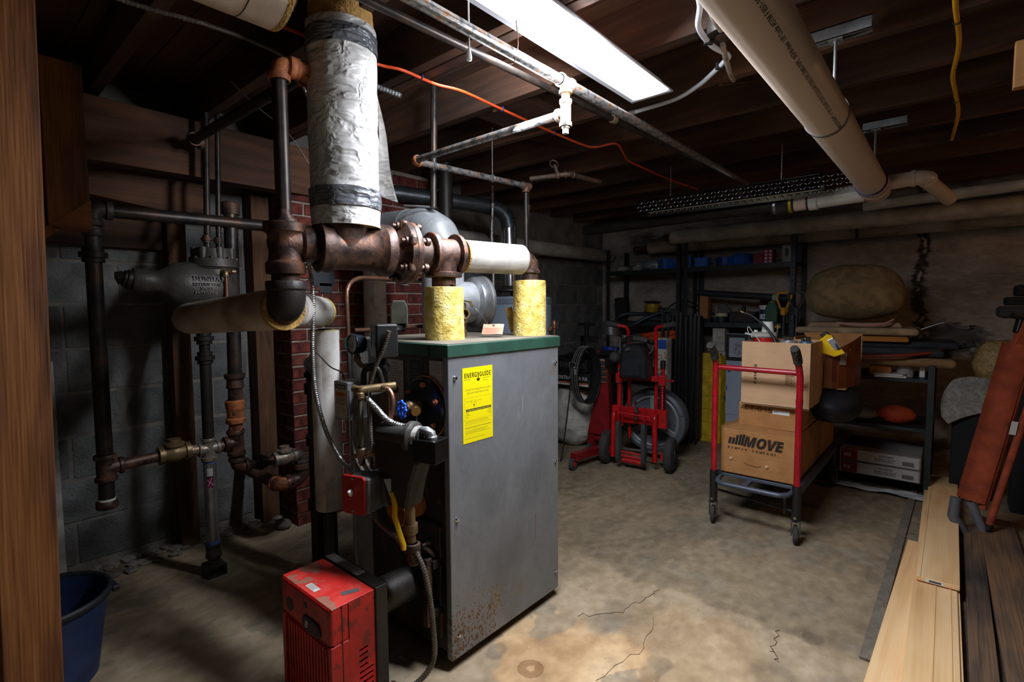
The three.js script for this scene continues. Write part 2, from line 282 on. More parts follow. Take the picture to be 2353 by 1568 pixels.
// ---------- the room ----------
const CEIL = 2.15;
{ // floor
  const X0 = -3.3, X1 = 2.1, Z0 = -5.4, Z1 = 1.8;
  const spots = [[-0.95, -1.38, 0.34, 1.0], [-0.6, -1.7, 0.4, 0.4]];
  const map = tex(2048, (u, v) => {
    const x = X0 + u * (X1 - X0), z = Z0 + v * (Z1 - Z0);
    const big = contrast(fbm(u, v, 5, 301, 5), 1.8), mid = contrast(fbm(u, v, 22, 303, 4), 2.0), fin = fbm(u, v, 160, 305, 3);
    let c = ramp([[104, 92, 74], [132, 116, 92], [152, 134, 106]], 0.55 * big + 0.45 * mid);
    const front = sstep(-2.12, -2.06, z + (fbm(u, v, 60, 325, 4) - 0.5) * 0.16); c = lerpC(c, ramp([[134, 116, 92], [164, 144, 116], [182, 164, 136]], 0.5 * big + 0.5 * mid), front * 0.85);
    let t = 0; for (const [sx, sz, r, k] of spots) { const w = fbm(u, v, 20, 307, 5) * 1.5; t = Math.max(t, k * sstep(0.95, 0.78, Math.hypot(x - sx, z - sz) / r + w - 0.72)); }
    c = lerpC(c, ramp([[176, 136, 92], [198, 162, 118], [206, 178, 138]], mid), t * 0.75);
    const oil = sstep(0.62, 0.8, fbm(u, v, 14, 311, 5)); c = lerpC(c, [88, 76, 62], oil * 0.3);
    const o2 = sstep(0.66, 0.74, fbm(u, v, 44, 313, 3)) * sstep(0.45, 0.6, fbm(u, v, 7, 315, 3)); c = lerpC(c, [80, 70, 58], o2 * 0.35);
    const flk = sstep(0.54, 0.57, fbm(u, v, 30, 321, 5)) * sstep(0.42, 0.55, fbm(u, v, 6, 323, 3)); c = lerpC(c, [126, 116, 100], flk * 0.55);
    const ring = Math.abs(Math.hypot(x + 1.06, z + 1.31) - 0.03); if (ring < 0.016) c = lerpC(c, [112, 72, 40], 0.5);
    const dk = sstep(0.13, 0.07, Math.hypot((x + 1.0), (z + 0.95) * 1.4) + (fin - 0.5) * 0.09); c = lerpC(c, [44, 38, 32], dk * 0.8);
    const dirt = sstep(-2.86, -3.0, x + (fbm(u, v, 40, 317, 3) - 0.5) * 0.25); c = lerpC(c, [84, 70, 54], dirt * 0.7 * sstep(0.4, 0.6, fin + 0.15));
    const sp = hash(u * 2048, v * 2048, 319); if (sp > 0.9998) c = [206, 196, 178]; else if (sp > 0.9995) c = lerpC(c, [40, 34, 30], 0.6);
    const g = (fin - 0.5) * 42; return [c[0] + g, c[1] + g, c[2] + g * 0.9];
  });
  const g = flat(new THREE.BoxGeometry(X1 - X0, 0.12, Z1 - Z0)); g.translate((X0 + X1) / 2, -0.06, (Z0 + Z1) / 2);
  const p = g.attributes.position; for (let i = 0; i < p.count; i++) g.attributes.uv.setXY(i, (p.getX(i) - X0) / (X1 - X0), (p.getZ(i) - Z0) / (Z1 - Z0));
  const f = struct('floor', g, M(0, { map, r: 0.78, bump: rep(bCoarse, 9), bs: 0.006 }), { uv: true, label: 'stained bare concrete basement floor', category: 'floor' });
  // cracks: shallow dark grooves of broken concrete
  const crack = (pts, w) => { const out = []; for (let i = 0; i < pts.length - 1; i++) { const n = 7; let prev = null; for (let k = 0; k <= n; k++) { const t = k / n, q = [mixN(pts[i][0], pts[i + 1][0], t) + (k && k < n ? rr(-0.012, 0.012) : 0), mixN(pts[i][1], pts[i + 1][1], t) + (k && k < n ? rr(-0.012, 0.012) : 0)]; if (prev) { const dx = q[0] - prev[0], dz = q[1] - prev[1], L = Math.hypot(dx, dz); out.push(box(L + 0.004, 0.002, w * rr(0.5, 1.2), [(q[0] + prev[0]) / 2, 0.0002, (q[1] + prev[1]) / 2], 0, [0, -Math.atan2(dz, dx), 0])); } prev = q; } } return out; };
  part('crack', [crack([[-1.1, -1.667], [-0.99, -1.795], [-0.95, -1.943], [-0.94, -2.074]], 0.002), crack([[-0.857, -1.408], [-0.81, -1.66], [-0.867, -1.854]], 0.0012), crack([[-0.46, -2.09], [-0.453, -1.96], [-0.417, -1.9]], 0.0025)], M(0x3a3022, { r: 1 }), f, { kind: 'stuff' });
}
{ // left wall: courses of concrete block on a mortar backing
  const w = struct('wall_left', [bx(-3.3, -3.103, -0.1, 2.5, -5.4, 1.8)], mat.mortar, { label: 'grey concrete block wall behind the pipes', category: 'wall' });
  const blockG = [0, 1, 2].map((i) => { const g = box(0.19, 0.194, 0.392, [0, 0, 0], 0.006); boxUV(g, undefined, i); return g; });
  for (let k = -1; k < 8; k++) {
    const y = 0.245 + 0.206 * k + 0.103, z0 = (k % 2 + (k > 3 ? 1 : 0)) % 2 ? -0.42 : -0.63;
    for (let j = -2; j < 13; j++) {
      const z = z0 - 0.2 - j * 0.404; if (z > 0.9 || z < -5.2) continue;
      const m = new THREE.Mesh(blockG[(j * 7 + k * 3 + 30) % 3], mat.cmu[(j * 5 + k + 20) % 3]); m.name = 'block'; m.position.set(-3.195 + rr(-0.003, 0.003), y, z); m.castShadow = m.receiveShadow = true; w.add(m);
    }
  }
  const rub = solo('mortar_rubble', 'crumbled mortar and dirt lying along the foot of the block wall', 'rubble', Array.from({ length: 170 }, (_, i) => { const s = rr(0.008, 0.03); return flat(new THREE.IcosahedronGeometry(s, 0)).scale(rr(0.7, 1.5), rr(0.4, 0.8), rr(0.7, 1.8)).translate(-3.085 + Math.pow(rnd(), 2) * 0.16, s * 0.3, 0.4 - i * 0.0115 + rr(-0.04, 0.04)); }), mat.mortar);
  rub.userData.kind = 'stuff';
}
{ // back wall: poured concrete with old stains
  const X0 = -3.3, X1 = 2.1, H = 2.5;
  const map = tex(1024, (u, v) => {
    const x = X0 + u * (X1 - X0), y = v * H;
    const big = contrast(fbm(u, v, 6, 331, 5), 2.2), mid = contrast(fbm(u, v, 30, 333, 4, 16), 2), fin = fbm(u, v, 120, 335, 2);
    let c = ramp([[118, 110, 102], [156, 146, 136], [184, 174, 162]], 0.6 * big + 0.4 * mid);
    const st = sstep(0.62, 0.74, fbm(u, v, 9, 337, 5)); c = lerpC(c, [66, 60, 56], st * 0.7);
    const wh = sstep(0.66, 0.72, fbm(u + v * 0.3, v, 40, 341, 3, 60)); c = lerpC(c, [186, 176, 164], wh * 0.3);
    const d = Math.abs(x + 0.2 + (fbm(u, v, 30, 343, 3) - 0.5) * 0.1); const bar = sstep(0.05, 0.02, d + (fin - 0.5) * 0.04) * sstep(0.75, 0.9, y); c = lerpC(c, [34, 28, 26], bar * 0.75);
    const chip = sstep(0.012, 0.006, Math.abs(d - 0.004)) * sstep(0.55, 0.62, fbm(u, v, 90, 345, 2, 60)); c = lerpC(c, [176, 166, 152], chip * sstep(0.8, 0.9, y));
    const mold = sstep(0.25, 0.14, Math.hypot(x - 0.0, (y - 0.98) * 1.5) + (fin - 0.5) * 0.12); c = lerpC(c, [52, 50, 48], mold * 0.75);
    const g = (fin - 0.5) * 30; return [c[0] + g, c[1] + g, c[2] + g];
  });
  const g = flat(new THREE.BoxGeometry(X1 - X0, H, 0.2)); g.translate((X0 + X1) / 2, H / 2, -5.3);
  const p = g.attributes.position; for (let i = 0; i < p.count; i++) g.attributes.uv.setXY(i, (p.getX(i) - X0) / (X1 - X0), p.getY(i) / H);
  struct('wall_back', g, M(0, { map, r: 0.92, bump: rep(bCoarse, 5, 3), bs: 0.01 }), { uv: true, label: 'stained poured concrete wall at the far end', category: 'wall' });
}
const plainWall = N(0x8a847a, 0.7, { r: 0.95 });
struct('wall_right', bx(2.0, 2.2, 0, 2.5, -5.4, 1.8), plainWall, { label: 'concrete wall to the right of the view', category: 'wall' });
struct('wall_front', bx(-3.3, 2.2, 0, 2.5, 1.6, 1.8), plainWall, { label: 'concrete wall behind the view', category: 'wall' });
{ // ceiling: subfloor boards with a joist every 41 cm
  const c = struct('ceiling', bx(-3.3, 2.2, CEIL + 0.2, CEIL + 0.24, -5.4, 1.8), mat.joist, { grain: 0, label: 'dark wooden subfloor on open joists', category: 'ceiling' });
  const boardG = box(5.4, 0.018, 0.13, [-0.6, 0, 0], 0.003); boxUV(boardG, 0);
  for (let i = 0; i < 50; i++) { const m = new THREE.Mesh(boardG, mat.joist); m.name = 'floorboard'; m.position.set(0, CEIL + 0.19 + rr(-0.001, 0.001), 1.5 - i * 0.134); m.castShadow = m.receiveShadow = true; c.add(m); }
  for (let k = -7; k < 9; k++) {
    const z = -1.745 - 0.41 * k; if (z > 1.55 || z < -5.15) continue;
    const wide = k === -1;
    if (k === -2) { part('joist', bx(-3.15, -1.68, CEIL, CEIL + 0.18, z - 0.022, z + 0.022, 0.003), mat.joist, c, { grain: 0, off: k }); part('joist', bx(-1.38, 2.05, CEIL, CEIL + 0.18, z - 0.022, z + 0.022, 0.003), mat.joist, c, { grain: 0, off: k }); continue; }
    part('joist', bx(-3.15, 2.05, CEIL + rr(0, 0.006), CEIL + 0.18, z - 0.022, z + 0.022, 0.003), mat.joist, c, { grain: 0, off: k });
    if (wide) part('joist', bx(-3.15, 2.05, CEIL, CEIL + 0.18, z + 0.03, z + 0.075, 0.003), mat.joist, c, { grain: 0, off: k + 3 });
  }
  const dirs = [[-1.62, -1.745], [-0.75, -2.155], [-0.55, -2.565], [-0.4, -1.335]];
  for (const [x, z] of dirs) part('bridging', box(0.019, 0.06, 0.42, [x, CEIL + 0.09, z - 0.2], 0.002, [0.35, 0, 0]), mat.joist, c, { grain: 2 });
  part('bridging', bx(-1.75, -1.45, CEIL + 0.005, CEIL + 0.04, -2.11, -1.78, 0.003), mat.joist, c, { grain: 0, label: 'wide board between two joists' });
}

// ---------- the boiler ----------
const BX = -1.25, BL = -1.87, BZ = -1.12, BZ2 = -1.74, BT = 1.13;
{
  const b = thing('boiler', 'grey steel jacketed steam boiler with green lid and yellow energy label', 'boiler', [(BX + BL) / 2, 0, (BZ + BZ2) / 2]);
  // right side panel: painted steel with rust flecks along its foot
  const pmap = tex(1024, (u, v) => {
    const big = fbm(u, v, 4, 401, 5), fin = fbm(u, v, 60, 403, 3); let c = ramp([[104, 106, 108], [120, 123, 126], [132, 134, 137]], contrast(big, 1.5));
    c = c.map((k) => k + (fin - 0.5) * 8);
    const foot = sstep(0.34, 0.04, v) * sstep(0.75, 0.12, u), f1 = fbm(u, v, 130, 405, 2), f2 = fbm(u, v, 9, 407, 4);
    if (f1 * 0.72 + foot * 0.34 + (f2 - 0.5) * 0.25 > 0.735) c = [96, 66, 40];
    const st = sstep(0.6, 0.75, f2) * sstep(0.3, 0.05, v); c = lerpC(c, [132, 112, 84], st * 0.35);
    if (Math.abs(u - 0.74) < 0.003 && v > 0.25 && v < 0.36) c = lerpC(c, [120, 74, 40], 0.7);
    if (Math.abs(u - 0.62 - (v - 0.8) * 0.05) < 0.0012 && v > 0.76 && v < 0.83) c = [180, 182, 186];
    if (Math.abs(u - 0.58) < 0.0012 && v > 0.74 && v < 0.79) c = [176, 178, 182];
    const smear = sstep(0.64, 0.72, fbm(u, v, 18, 409, 3)) * sstep(0.84, 0.95, v) * sstep(0.72, 0.95, u); c = lerpC(c, [112, 92, 66], smear * 0.6);
    return c;
  });
  const pg = flat(new RoundedBoxGeometry(0.025, BT - 0.075, BZ - BZ2, 1, 0.004)); pg.translate(BX - 0.0125, (BT - 0.045 + 0.03) / 2 + 0.008, (BZ + BZ2) / 2);
  { const p = pg.attributes.position; for (let i = 0; i < p.count; i++) pg.attributes.uv.setXY(i, (BZ - p.getZ(i)) / (BZ - BZ2), (p.getY(i) - 0.04) / (BT - 0.08)); }
  part('side_panel', pg, M(0, { map: pmap, r: 0.46, m: 0.25, bump: rep(bCoarse, 1.2), bs: 0.004 }), b, { uv: true, label: 'grey painted steel side panel with rust flecks at its foot' });
  part('side_panel', bx(BL, BL + 0.02, 0.045, BT - 0.03, BZ2, BZ - 0.01, 0.004), mat.duct, b);
  part('back_panel', bx(BL, BX - 0.03, 0.045, BT - 0.03, BZ2, BZ2 + 0.02), mat.boilerDark, b);
  part('front_panel', [bx(BL + 0.14, BX - 0.026, 0.05, BT - 0.035, BZ - 0.05, BZ - 0.012, 0.004), bx(BX - 0.03, BX - 0.005, 0.045, BT - 0.035, BZ - 0.03, BZ - 0.003, 0.002)], mat.boilerDark, b, { label: 'dark sooty front plate' });
  part('front_wing', bx(BL, BL + 0.15, 0.05, BT - 0.04, BZ - 0.06, BZ - 0.02, 0.004), mat.duct, b, { label: 'grey sheet metal wing left of the front plate' });
  part('base', bx(BL + 0.05, BX - 0.05, 0, 0.05, BZ2 + 0.05, BZ - 0.06), mat.blackMatte, b);
  part('lid', [bx(BL - 0.005, BX + 0.006, BT - 0.046, BT - 0.002, BZ2 - 0.006, BZ + 0.006, 0.004)], mat.greenLid, b, { label: 'green painted lid with a folded rim' });
  part('lid_top', bx(BL, BX + 0.001, BT - 0.004, BT, BZ2, BZ + 0.001), mat.dustTop, b, { label: 'dusty top of the lid' });
  part('seam', bx(BX - 0.092, BX - 0.088, BT - 0.05, BT - 0.004, BZ + 0.004, BZ + 0.008), mat.black, b);
  for (const [y, z] of [[0.12, -1.15], [0.53, -1.15], [1.015, -1.15], [0.12, -1.715], [0.6, -1.715], [1.02, -1.715]]) part('screw', [revs([BX, y, z], [1, 0, 0], [[0.008, 0], [0.008, 0.002], [0.006, 0.004], [0, 0.004]], 12), hex([BX, y, z], [1, 0, 0], 0.0055, 0.008)], mat.chrome, b);
  // energy label
  const eg = sheet(0.15, 0.27, 3400, (x, w, h) => {
    x.fillStyle = '#f5e310'; x.fillRect(0, 0, w, h); x.fillStyle = '#1c1a08'; x.textAlign = 'left';
    x.font = `bold ${h * 0.088}px sans-serif`; x.save(); x.translate(w * 0.05, h * 0.135); x.scale((w * 0.9) / x.measureText('ENERGYGUIDE').width, 1.0); x.fillText('ENERGYGUIDE', 0, 0); x.restore();
    x.fillRect(w * 0.5, h * 0.1, w * 0.028, h * 0.07); x.beginPath(); x.moveTo(w * 0.44, h * 0.16); x.lineTo(w * 0.588, h * 0.16); x.lineTo(w * 0.514, h * 0.2); x.fill();
    lines(x, w * 0.06, h * 0.155, w * 0.2, 1, 10, h * 0.006, 2); lines(x, w * 0.65, h * 0.155, w * 0.28, 1, 10, h * 0.006, 4); lines(x, w * 0.66, h * 0.19, w * 0.2, 1, 10, h * 0.005, 5);
    x.textAlign = 'center'; x.font = `${h * 0.032}px sans-serif`; x.fillText('Compare the Energy Efficiency of this', w * 0.5, h * 0.305, w * 0.84); x.fillText('Boiler with Others Before You Buy', w * 0.5, h * 0.35, w * 0.74);
    x.strokeStyle = '#6b6410'; x.lineWidth = 2; x.strokeRect(w * 0.06, h * 0.4, w * 0.9, h * 0.3);
    x.font = `${h * 0.02}px monospace`; x.fillText("This Model's Efficiency", w * 0.36, h * 0.455); x.fillText('81.1 AFUE', w * 0.36, h * 0.48); x.beginPath(); x.moveTo(w * 0.34, h * 0.495); x.lineTo(w * 0.39, h * 0.495); x.lineTo(w * 0.365, h * 0.53); x.fill();
    x.fillRect(w * 0.1, h * 0.55, w * 0.84, h * 0.034); x.fillStyle = '#f5e310'; x.font = `bold ${h * 0.02}px sans-serif`; x.fillText('Energy efficiency range of all similar models', w * 0.52, h * 0.574, w * 0.76); x.fillStyle = '#1c1a08';
    x.font = `${h * 0.022}px sans-serif`; x.textAlign = 'left'; x.fillText('Least', w * 0.1, h * 0.61); x.fillText('Efficient', w * 0.1, h * 0.637); x.fillText('80.2', w * 0.1, h * 0.665); x.textAlign = 'right'; x.fillText('Most', w * 0.94, h * 0.61); x.fillText('Efficient', w * 0.94, h * 0.637); x.fillText('90.8', w * 0.94, h * 0.665);
    lines(x, w * 0.08, h * 0.715, w * 0.85, 2, h * 0.018, h * 0.004, 7); x.fillRect(w * 0.06, h * 0.755, w * 0.9, 2);
    x.textAlign = 'center'; x.font = `bold ${h * 0.021}px sans-serif`; x.fillText('Gas boilers that have higher AFUEs are more energy efficient', w * 0.5, h * 0.805, w * 0.86); lines(x, w * 0.08, h * 0.835, w * 0.86, 3, h * 0.018, h * 0.004, 9); lines(x, w * 0.08, h * 0.94, w * 0.7, 1, 10, h * 0.004, 11);
  }, { r: 0.35 });
  { const g = flat(new THREE.PlaneGeometry(0.148, 0.262)); g.rotateY(Math.PI / 2); g.rotateX(0.0); g.translate(BX + 0.0012, 0.913, -1.258); part('energy_label', g, eg, b, { uv: true, label: 'yellow energy guide label with black print' }); }
  // stickers of the front
  const plate = sheet(0.075, 0.1, 2600, (x, w, h) => { x.fillStyle = '#1b1b19'; x.fillRect(0, 0, w, h); x.strokeStyle = '#5c5a50'; x.lineWidth = 4; x.strokeRect(4, 4, w - 8, h - 8); lines(x, w * 0.2, h * 0.14, w * 0.6, 3, h * 0.07, h * 0.018, 3, '#6a675c'); lines(x, w * 0.12, h * 0.42, w * 0.75, 5, h * 0.1, h * 0.02, 5, '#6a675c'); });
  const g1 = flat(new THREE.PlaneGeometry(0.075, 0.1)); g1.translate(-1.43, 1.02, BZ - 0.0105); part('data_plate', g1, plate, b, { uv: true, label: 'dark metal data plate' });
  const notice = (s) => sheet(0.12, 0.15, 2600, (x, w, h) => { x.fillStyle = '#b5a597'; x.fillRect(0, 0, w, h); for (let i = 0; i < 500; i++) { x.fillStyle = `rgba(90,64,40,${hash(i, 1, s) * 0.1})`; x.fillRect(hash(i, 2, s) * w, hash(i, 3, s) * h, hash(i, 4, s) * 40, 5); } lines(x, w * 0.3, h * 0.05, w * 0.4, 1, 10, h * 0.014, s); lines(x, w * 0.08, h * 0.11, w * 0.84, 9, h * 0.042, h * 0.011, s + 1, '#4a3f38'); lines(x, w * 0.2, h * 0.53, w * 0.7, 9, h * 0.045, h * 0.01, s + 2, '#4a3f38'); });
  const g2 = flat(new THREE.PlaneGeometry(0.082, 0.095)); g2.translate(-1.315, 1.022, BZ - 0.0105); part('notice', g2, notice(3), b, { uv: true, label: 'wrinkled paper notice' });
  const g3 = flat(new THREE.PlaneGeometry(0.095, 0.21)); g3.translate(-1.55, 0.955, BZ - 0.0105); part('notice', g3, notice(8), b, { uv: true, label: 'stained tall paper notice' });
  const g4 = flat(new THREE.PlaneGeometry(0.09, 0.14)); g4.translate(-1.46, 0.6, BZ - 0.0105); part('notice', g4, notice(13), b, { uv: true, label: 'small rust-stained notice' });
  // round tankless coil cover with bolts
  const cc = [-1.372, 0.905, BZ - 0.012];
  const cov = part('coil_cover', [revs(cc, [0, 0, 1], [[0, 0.024], [0.1, 0.024], [0.106, 0.019], [0.106, 0], [0, 0]], 40)], M(0x10100f, { r: 0.3, m: 0.2 }), b, { label: 'round black coil cover plate' });
  part('gasket', revs(cc, [0, 0, 1], [[0.108, 0], [0.112, 0.003], [0.112, 0.009], [0.108, 0.012]], 40), mat.rustBright, cov);
  for (let i = 0; i < 6; i++) { const a = (i * 60 + 82) * R; part('bolt', [hex([cc[0] + 0.083 * Math.cos(a), cc[1] + 0.083 * Math.sin(a), cc[2] + 0.024], [0, 0, 1], 0.0095, 0.011), cyl([cc[0] + 0.083 * Math.cos(a), cc[1] + 0.083 * Math.sin(a), cc[2] + 0.034], [cc[0] + 0.083 * Math.cos(a), cc[1] + 0.083 * Math.sin(a), cc[2] + 0.04], 0.005, 0.005, 8)], mat.rustBright, cov); }
  // lower access door plate and its hinge bracket
  part('access_door', [bx(-1.62, -1.3, 0.1, 0.5, BZ - 0.014, BZ + 0.004, 0.004)], mat.boilerDark, b, { label: 'dark burner mounting door' });
  const br = part('hinge_bracket', [bx(-1.335, -1.31, 0.16, 0.4, BZ + 0.03, BZ + 0.055, 0.004), box(0.026, 0.05, 0.012, [-1.325, 0.415, BZ + 0.03], 0.003, [0.7, 0, 0])], mat.ironRust, b, { label: 'rusty upright hinge bar' });
  for (const y of [0.19, 0.36]) part('lug', bx(-1.33, -1.3, y, y + 0.03, BZ - 0.01, BZ + 0.035, 0.003), mat.castBlack, br);
  part('bolt', [cyl([-1.34, 0.44, BZ - 0.01], [-1.34, 0.44, BZ + 0.05], 0.006), hex([-1.34, 0.44, BZ + 0.02], [0, 0, 1], 0.011, 0.012)], mat.ironRust, b);
  // round inspection flange, orange with rust
  part('inspection_cover', [revs([-1.43, 0.55, BZ - 0.01], [0, 0, 1], [[0, 0.1], [0.052, 0.1], [0.056, 0.094], [0.056, 0.06], [0.045, 0.05], [0.045, 0]], 28), hex([-1.43, 0.55, BZ + 0.09], [0, 0, 1], 0.008, 0.01)], mat.rustBright, b, { label: 'round rusty inspection cover' });
}

// ---------- steam header above the boiler ----------
const HU = V(0.1985, 0, -0.9801), HY = 1.448, HP = (s) => V(-1.455, HY, -1.29).add(HU.clone().multiplyScalar(s)); // s metres along the header, away from the view
const UP = V(0, 1, 0), DN = V(0, -1, 0), XP = V(1, 0, 0), XN = V(-1, 0, 0), ZP = V(0, 0, 1), ZN = V(0, 0, -1);
const mul = (v, k) => v.clone().multiplyScalar(k), add = (a, b) => v3(a).add(v3(b));
{
  const h = thing('steam_header', 'rusty cast iron steam header with flange union above the boiler', 'pipe', [-1.5, 1.2, -1.0]);
  // tee over the front yellow insulation
  part('tee', [tee(HP(0), HU, DN, 0.058, 0.062, 0.085, 1.38, 0.05)], mat.rust, h);
  part('nipple', cyl(HP(-0.06), HP(-0.135), 0.056), mat.ironRust, h);
  part('nipple', cyl(HP(0.05), HP(0.1), 0.046), mat.rust, h);
  part('nipple', cyl(add(HP(0), [0, -0.08, 0]), add(HP(0), [0, -0.125, 0]), 0.045), mat.rust, h);
  // flange pair with bolts
  const fl = part('flange', [revs(HP(-0.118), mul(HU, -1), [[0.05, 0], [0.072, 0], [0.078, 0.012], [0.104, 0.016], [0.106, 0.019], [0.106, 0.036], [0.05, 0.036]], 40)], mat.rust, h);
  part('flange', [revs(HP(-0.156), mul(HU, -1), [[0.05, 0], [0.106, 0], [0.108, 0.003], [0.106, 0.02], [0.086, 0.026], [0.072, 0.04], [0.066, 0.062], [0.055, 0.064]], 40)], mat.rust, h);
  const fx = V(-HU.z, 0, HU.x);
  for (let i = 0; i < 6; i++) { const a = (i * 60 + 20) * R, o = mul(UP, 0.09 * Math.sin(a)).add(mul(fx, 0.09 * Math.cos(a))); part('bolt', [hex(add(HP(-0.178), o), mul(HU, -1), 0.0145, 0.018, i), cyl(add(HP(-0.108), o), add(HP(-0.21), o), 0.0085, 0.008, 10), hex(add(HP(-0.118), o), HU, 0.0145, 0.014)], mat.rust, fl); part('lug', [box(0.05, 0.04, 0.03, [0, 0, 0], 0.012).applyQuaternion(new THREE.Quaternion().setFromUnitVectors(ZP, HU)).translate(...add(HP(-0.172), o).toArray())], mat.rust, fl); }
  // big tee under the riser
  const T = HP(-0.378);
  part('tee', [revs(HP(-0.218), mul(HU, -1), [[0.06, 0], [0.086, 0], [0.089, 0.006], [0.089, 0.032], [0.076, 0.05], [0.072, 0.085], [0.071, 0.165], [0.074, 0.2], [0.082, 0.212], [0.083, 0.243], [0.078, 0.247], [0.058, 0.247]], 36), revs(T, UP, [[0.072, 0], [0.08, 0.06], [0.095, 0.11], [0.095, 0.13]], 30)], mat.rust, h, { label: 'large rusty tee under the wrapped riser' });
  part('nipple', cyl(HP(-0.45), HP(-0.5), 0.046), mat.ironRust, h);
  // left tee standing upright, its branch on the header
  const L = HP(-0.559).setY(1.452);
  part('tee', [revs(add(L, [0, -0.095, 0]), UP, [[0.042, 0], [0.056, 0], [0.058, 0.004], [0.058, 0.032], [0.049, 0.042], [0.047, 0.07], [0.052, 0.095], [0.049, 0.115], [0.052, 0.122], [0.06, 0.128], [0.061, 0.152], [0.058, 0.156], [0.03, 0.156]], 30), revs(L, HU, [[0.052, 0], [0.048, 0.04], [0.056, 0.05], [0.057, 0.08], [0.04, 0.08]], 26)], mat.rust, h, { label: 'rusty upright tee at the left end' });
  part('bushing', [hex(add(L, [0, 0.06, 0]), UP, 0.044, 0.012), hex(add(L, [0, 0.071, 0]), UP, 0.034, 0.012)], mat.rust, h);
  part('nipple', cyl(add(L, [0, -0.09, 0]), add(L, [0, -0.13, 0]), 0.039), mat.rust, h);
  // elbow dropping into the insulated run
  const E = [L.x, 1.25, L.z];
  part('elbow', [...elbow(E, UP, XN, 0.056, 0.085, 1.08, 0.35)], mat.castBlack, h, { label: 'dark elbow turning into the white insulation' });
  // small riser beside the wrapped one
  const top = 1.985;
  part('pipe', cyl(add(L, [0, 0.08, 0]), [L.x, top - 0.02, L.z], 0.0225), mat.ironPipe, h, { label: 'bare dark iron riser' });
  part('pipe', cyl([L.x, 1.53, L.z], [L.x, 1.552, L.z], 0.0232), mat.rust, h);
  part('elbow', [...elbow([L.x, top, L.z], DN, [0.2, 0, -1], 0.026, 0.048, 1.25, 0.45)], mat.rustBright, h, { label: 'orange rusted elbow at the top' });
  const e2 = [L.x + 0.015, top, L.z - 0.085];
  part('elbow', [...elbow(e2, [-0.2, 0, 1], XN, 0.026, 0.044, 1.25, 0.45)], mat.rustBright, h);
  part('pipe', cyl([e2[0] - 0.03, top, e2[2]], [-2.58, 2.0, e2[2]], 0.02), mat.ironPipe, h, { label: 'dark iron branch crossing to the wall pipes' });
  part('elbow', [...elbow([-2.6, 2.0, e2[2]], XP, ZN, 0.024, 0.045, 1.25, 0.45)], mat.ironRust, h);
}
{ // wrapped riser
  const c = [-1.53, 0, -0.934], r = thing('insulated_riser', 'tall riser wrapped in crinkled silver-white insulation with grey duct tape', 'pipe', [c[0], 1.53, c[2]]);
  const wrap = (y0, y1, rad, amp, s, seg = 72, rows = 60, lean = 0) => { const g = new THREE.CylinderGeometry(rad, rad, y1 - y0, seg, rows, true); g.translate(c[0] + lean, (y0 + y1) / 2, c[2]); const p = g.attributes.position; for (let i = 0; i < p.count; i++) { const x = p.getX(i) - c[0], z = p.getZ(i) - c[2], a = Math.atan2(z, x) / (2 * Math.PI) + 0.5, v = (p.getY(i) - 1.4) / 1; const k = 1 + amp * (fbm(a, v - Math.floor(v), 6, s, 4, 12) - 0.5) + amp * 0.5 * (vn(a, v - Math.floor(v), 14, s + 3, 30) - 0.5); p.setX(i, c[0] + x * k); p.setZ(i, c[2] + z * k); } g.computeVertexNormals(); return flat(g); };
  part('core_pipe', cyl([c[0], 1.45, c[2]], [c[0], 2.2, c[2]], 0.057), mat.ironRust, r);
  part('fibre_core', [wrap(2.09, 2.2, 0.1, 0.06, 7, 60, 10), revs([c[0], 2.2, c[2]], UP, [[0.055, 0], [0.1, 0]], 40), revs([c[0], 1.515, c[2]], UP, [[0.055, 0], [0.107, 0.004]], 40)], mat.fibreBrown, r, { label: 'brown glass fibre showing at the top' });
  part('jacket', wrap(1.515, 2.145, 0.109, 0.06, 11, 96, 90), mat.wrapSilver, r, { label: 'crinkled silver-white jacket' });
  part('tape', wrap(2.065, 2.12, 0.1125, 0.05, 17, 80, 10), mat.ductTape, r);
  part('tape', wrap(1.572, 1.632, 0.1135, 0.05, 19, 80, 10), mat.ductTape, r);
  // loose flap of jacket on the right
  const fp = (u, v) => [c[0] + 0.075 + 0.045 * u - 0.02 * v, 1.62 + 0.42 * v, c[2] - 0.085 - 0.035 * u * (1 - 0.6 * v)];
  const pos = []; const Q = (u, v, t) => { const w = Math.max(0, 1 - v) * u; const p = fp(w, v); return [p[0] + t * 0.7, p[1] - 0.02 * w, p[2] + t * 0.7 + 0.006 * Math.sin(v * 9)]; };
  for (let i = 0; i < 4; i++) for (let j = 0; j < 12; j++) { const u0 = i / 4, u1 = (i + 1) / 4, w0 = j / 12, w1 = (j + 1) / 12; for (const t of [0, 0.003]) { const A = Q(u0, w0, t), B = Q(u1, w0, t), C = Q(u1, w1, t), D = Q(u0, w1, t); pos.push(...(t ? [A, B, C, A, C, D] : [A, C, B, A, D, C]).flat()); } }
  const g = new THREE.BufferGeometry(); g.setAttribute('position', new THREE.Float32BufferAttribute(pos, 3)); g.computeVertexNormals();
  part('loose_flap', g, mat.wrapSilver, r, { label: 'loose flap of the jacket' });
}
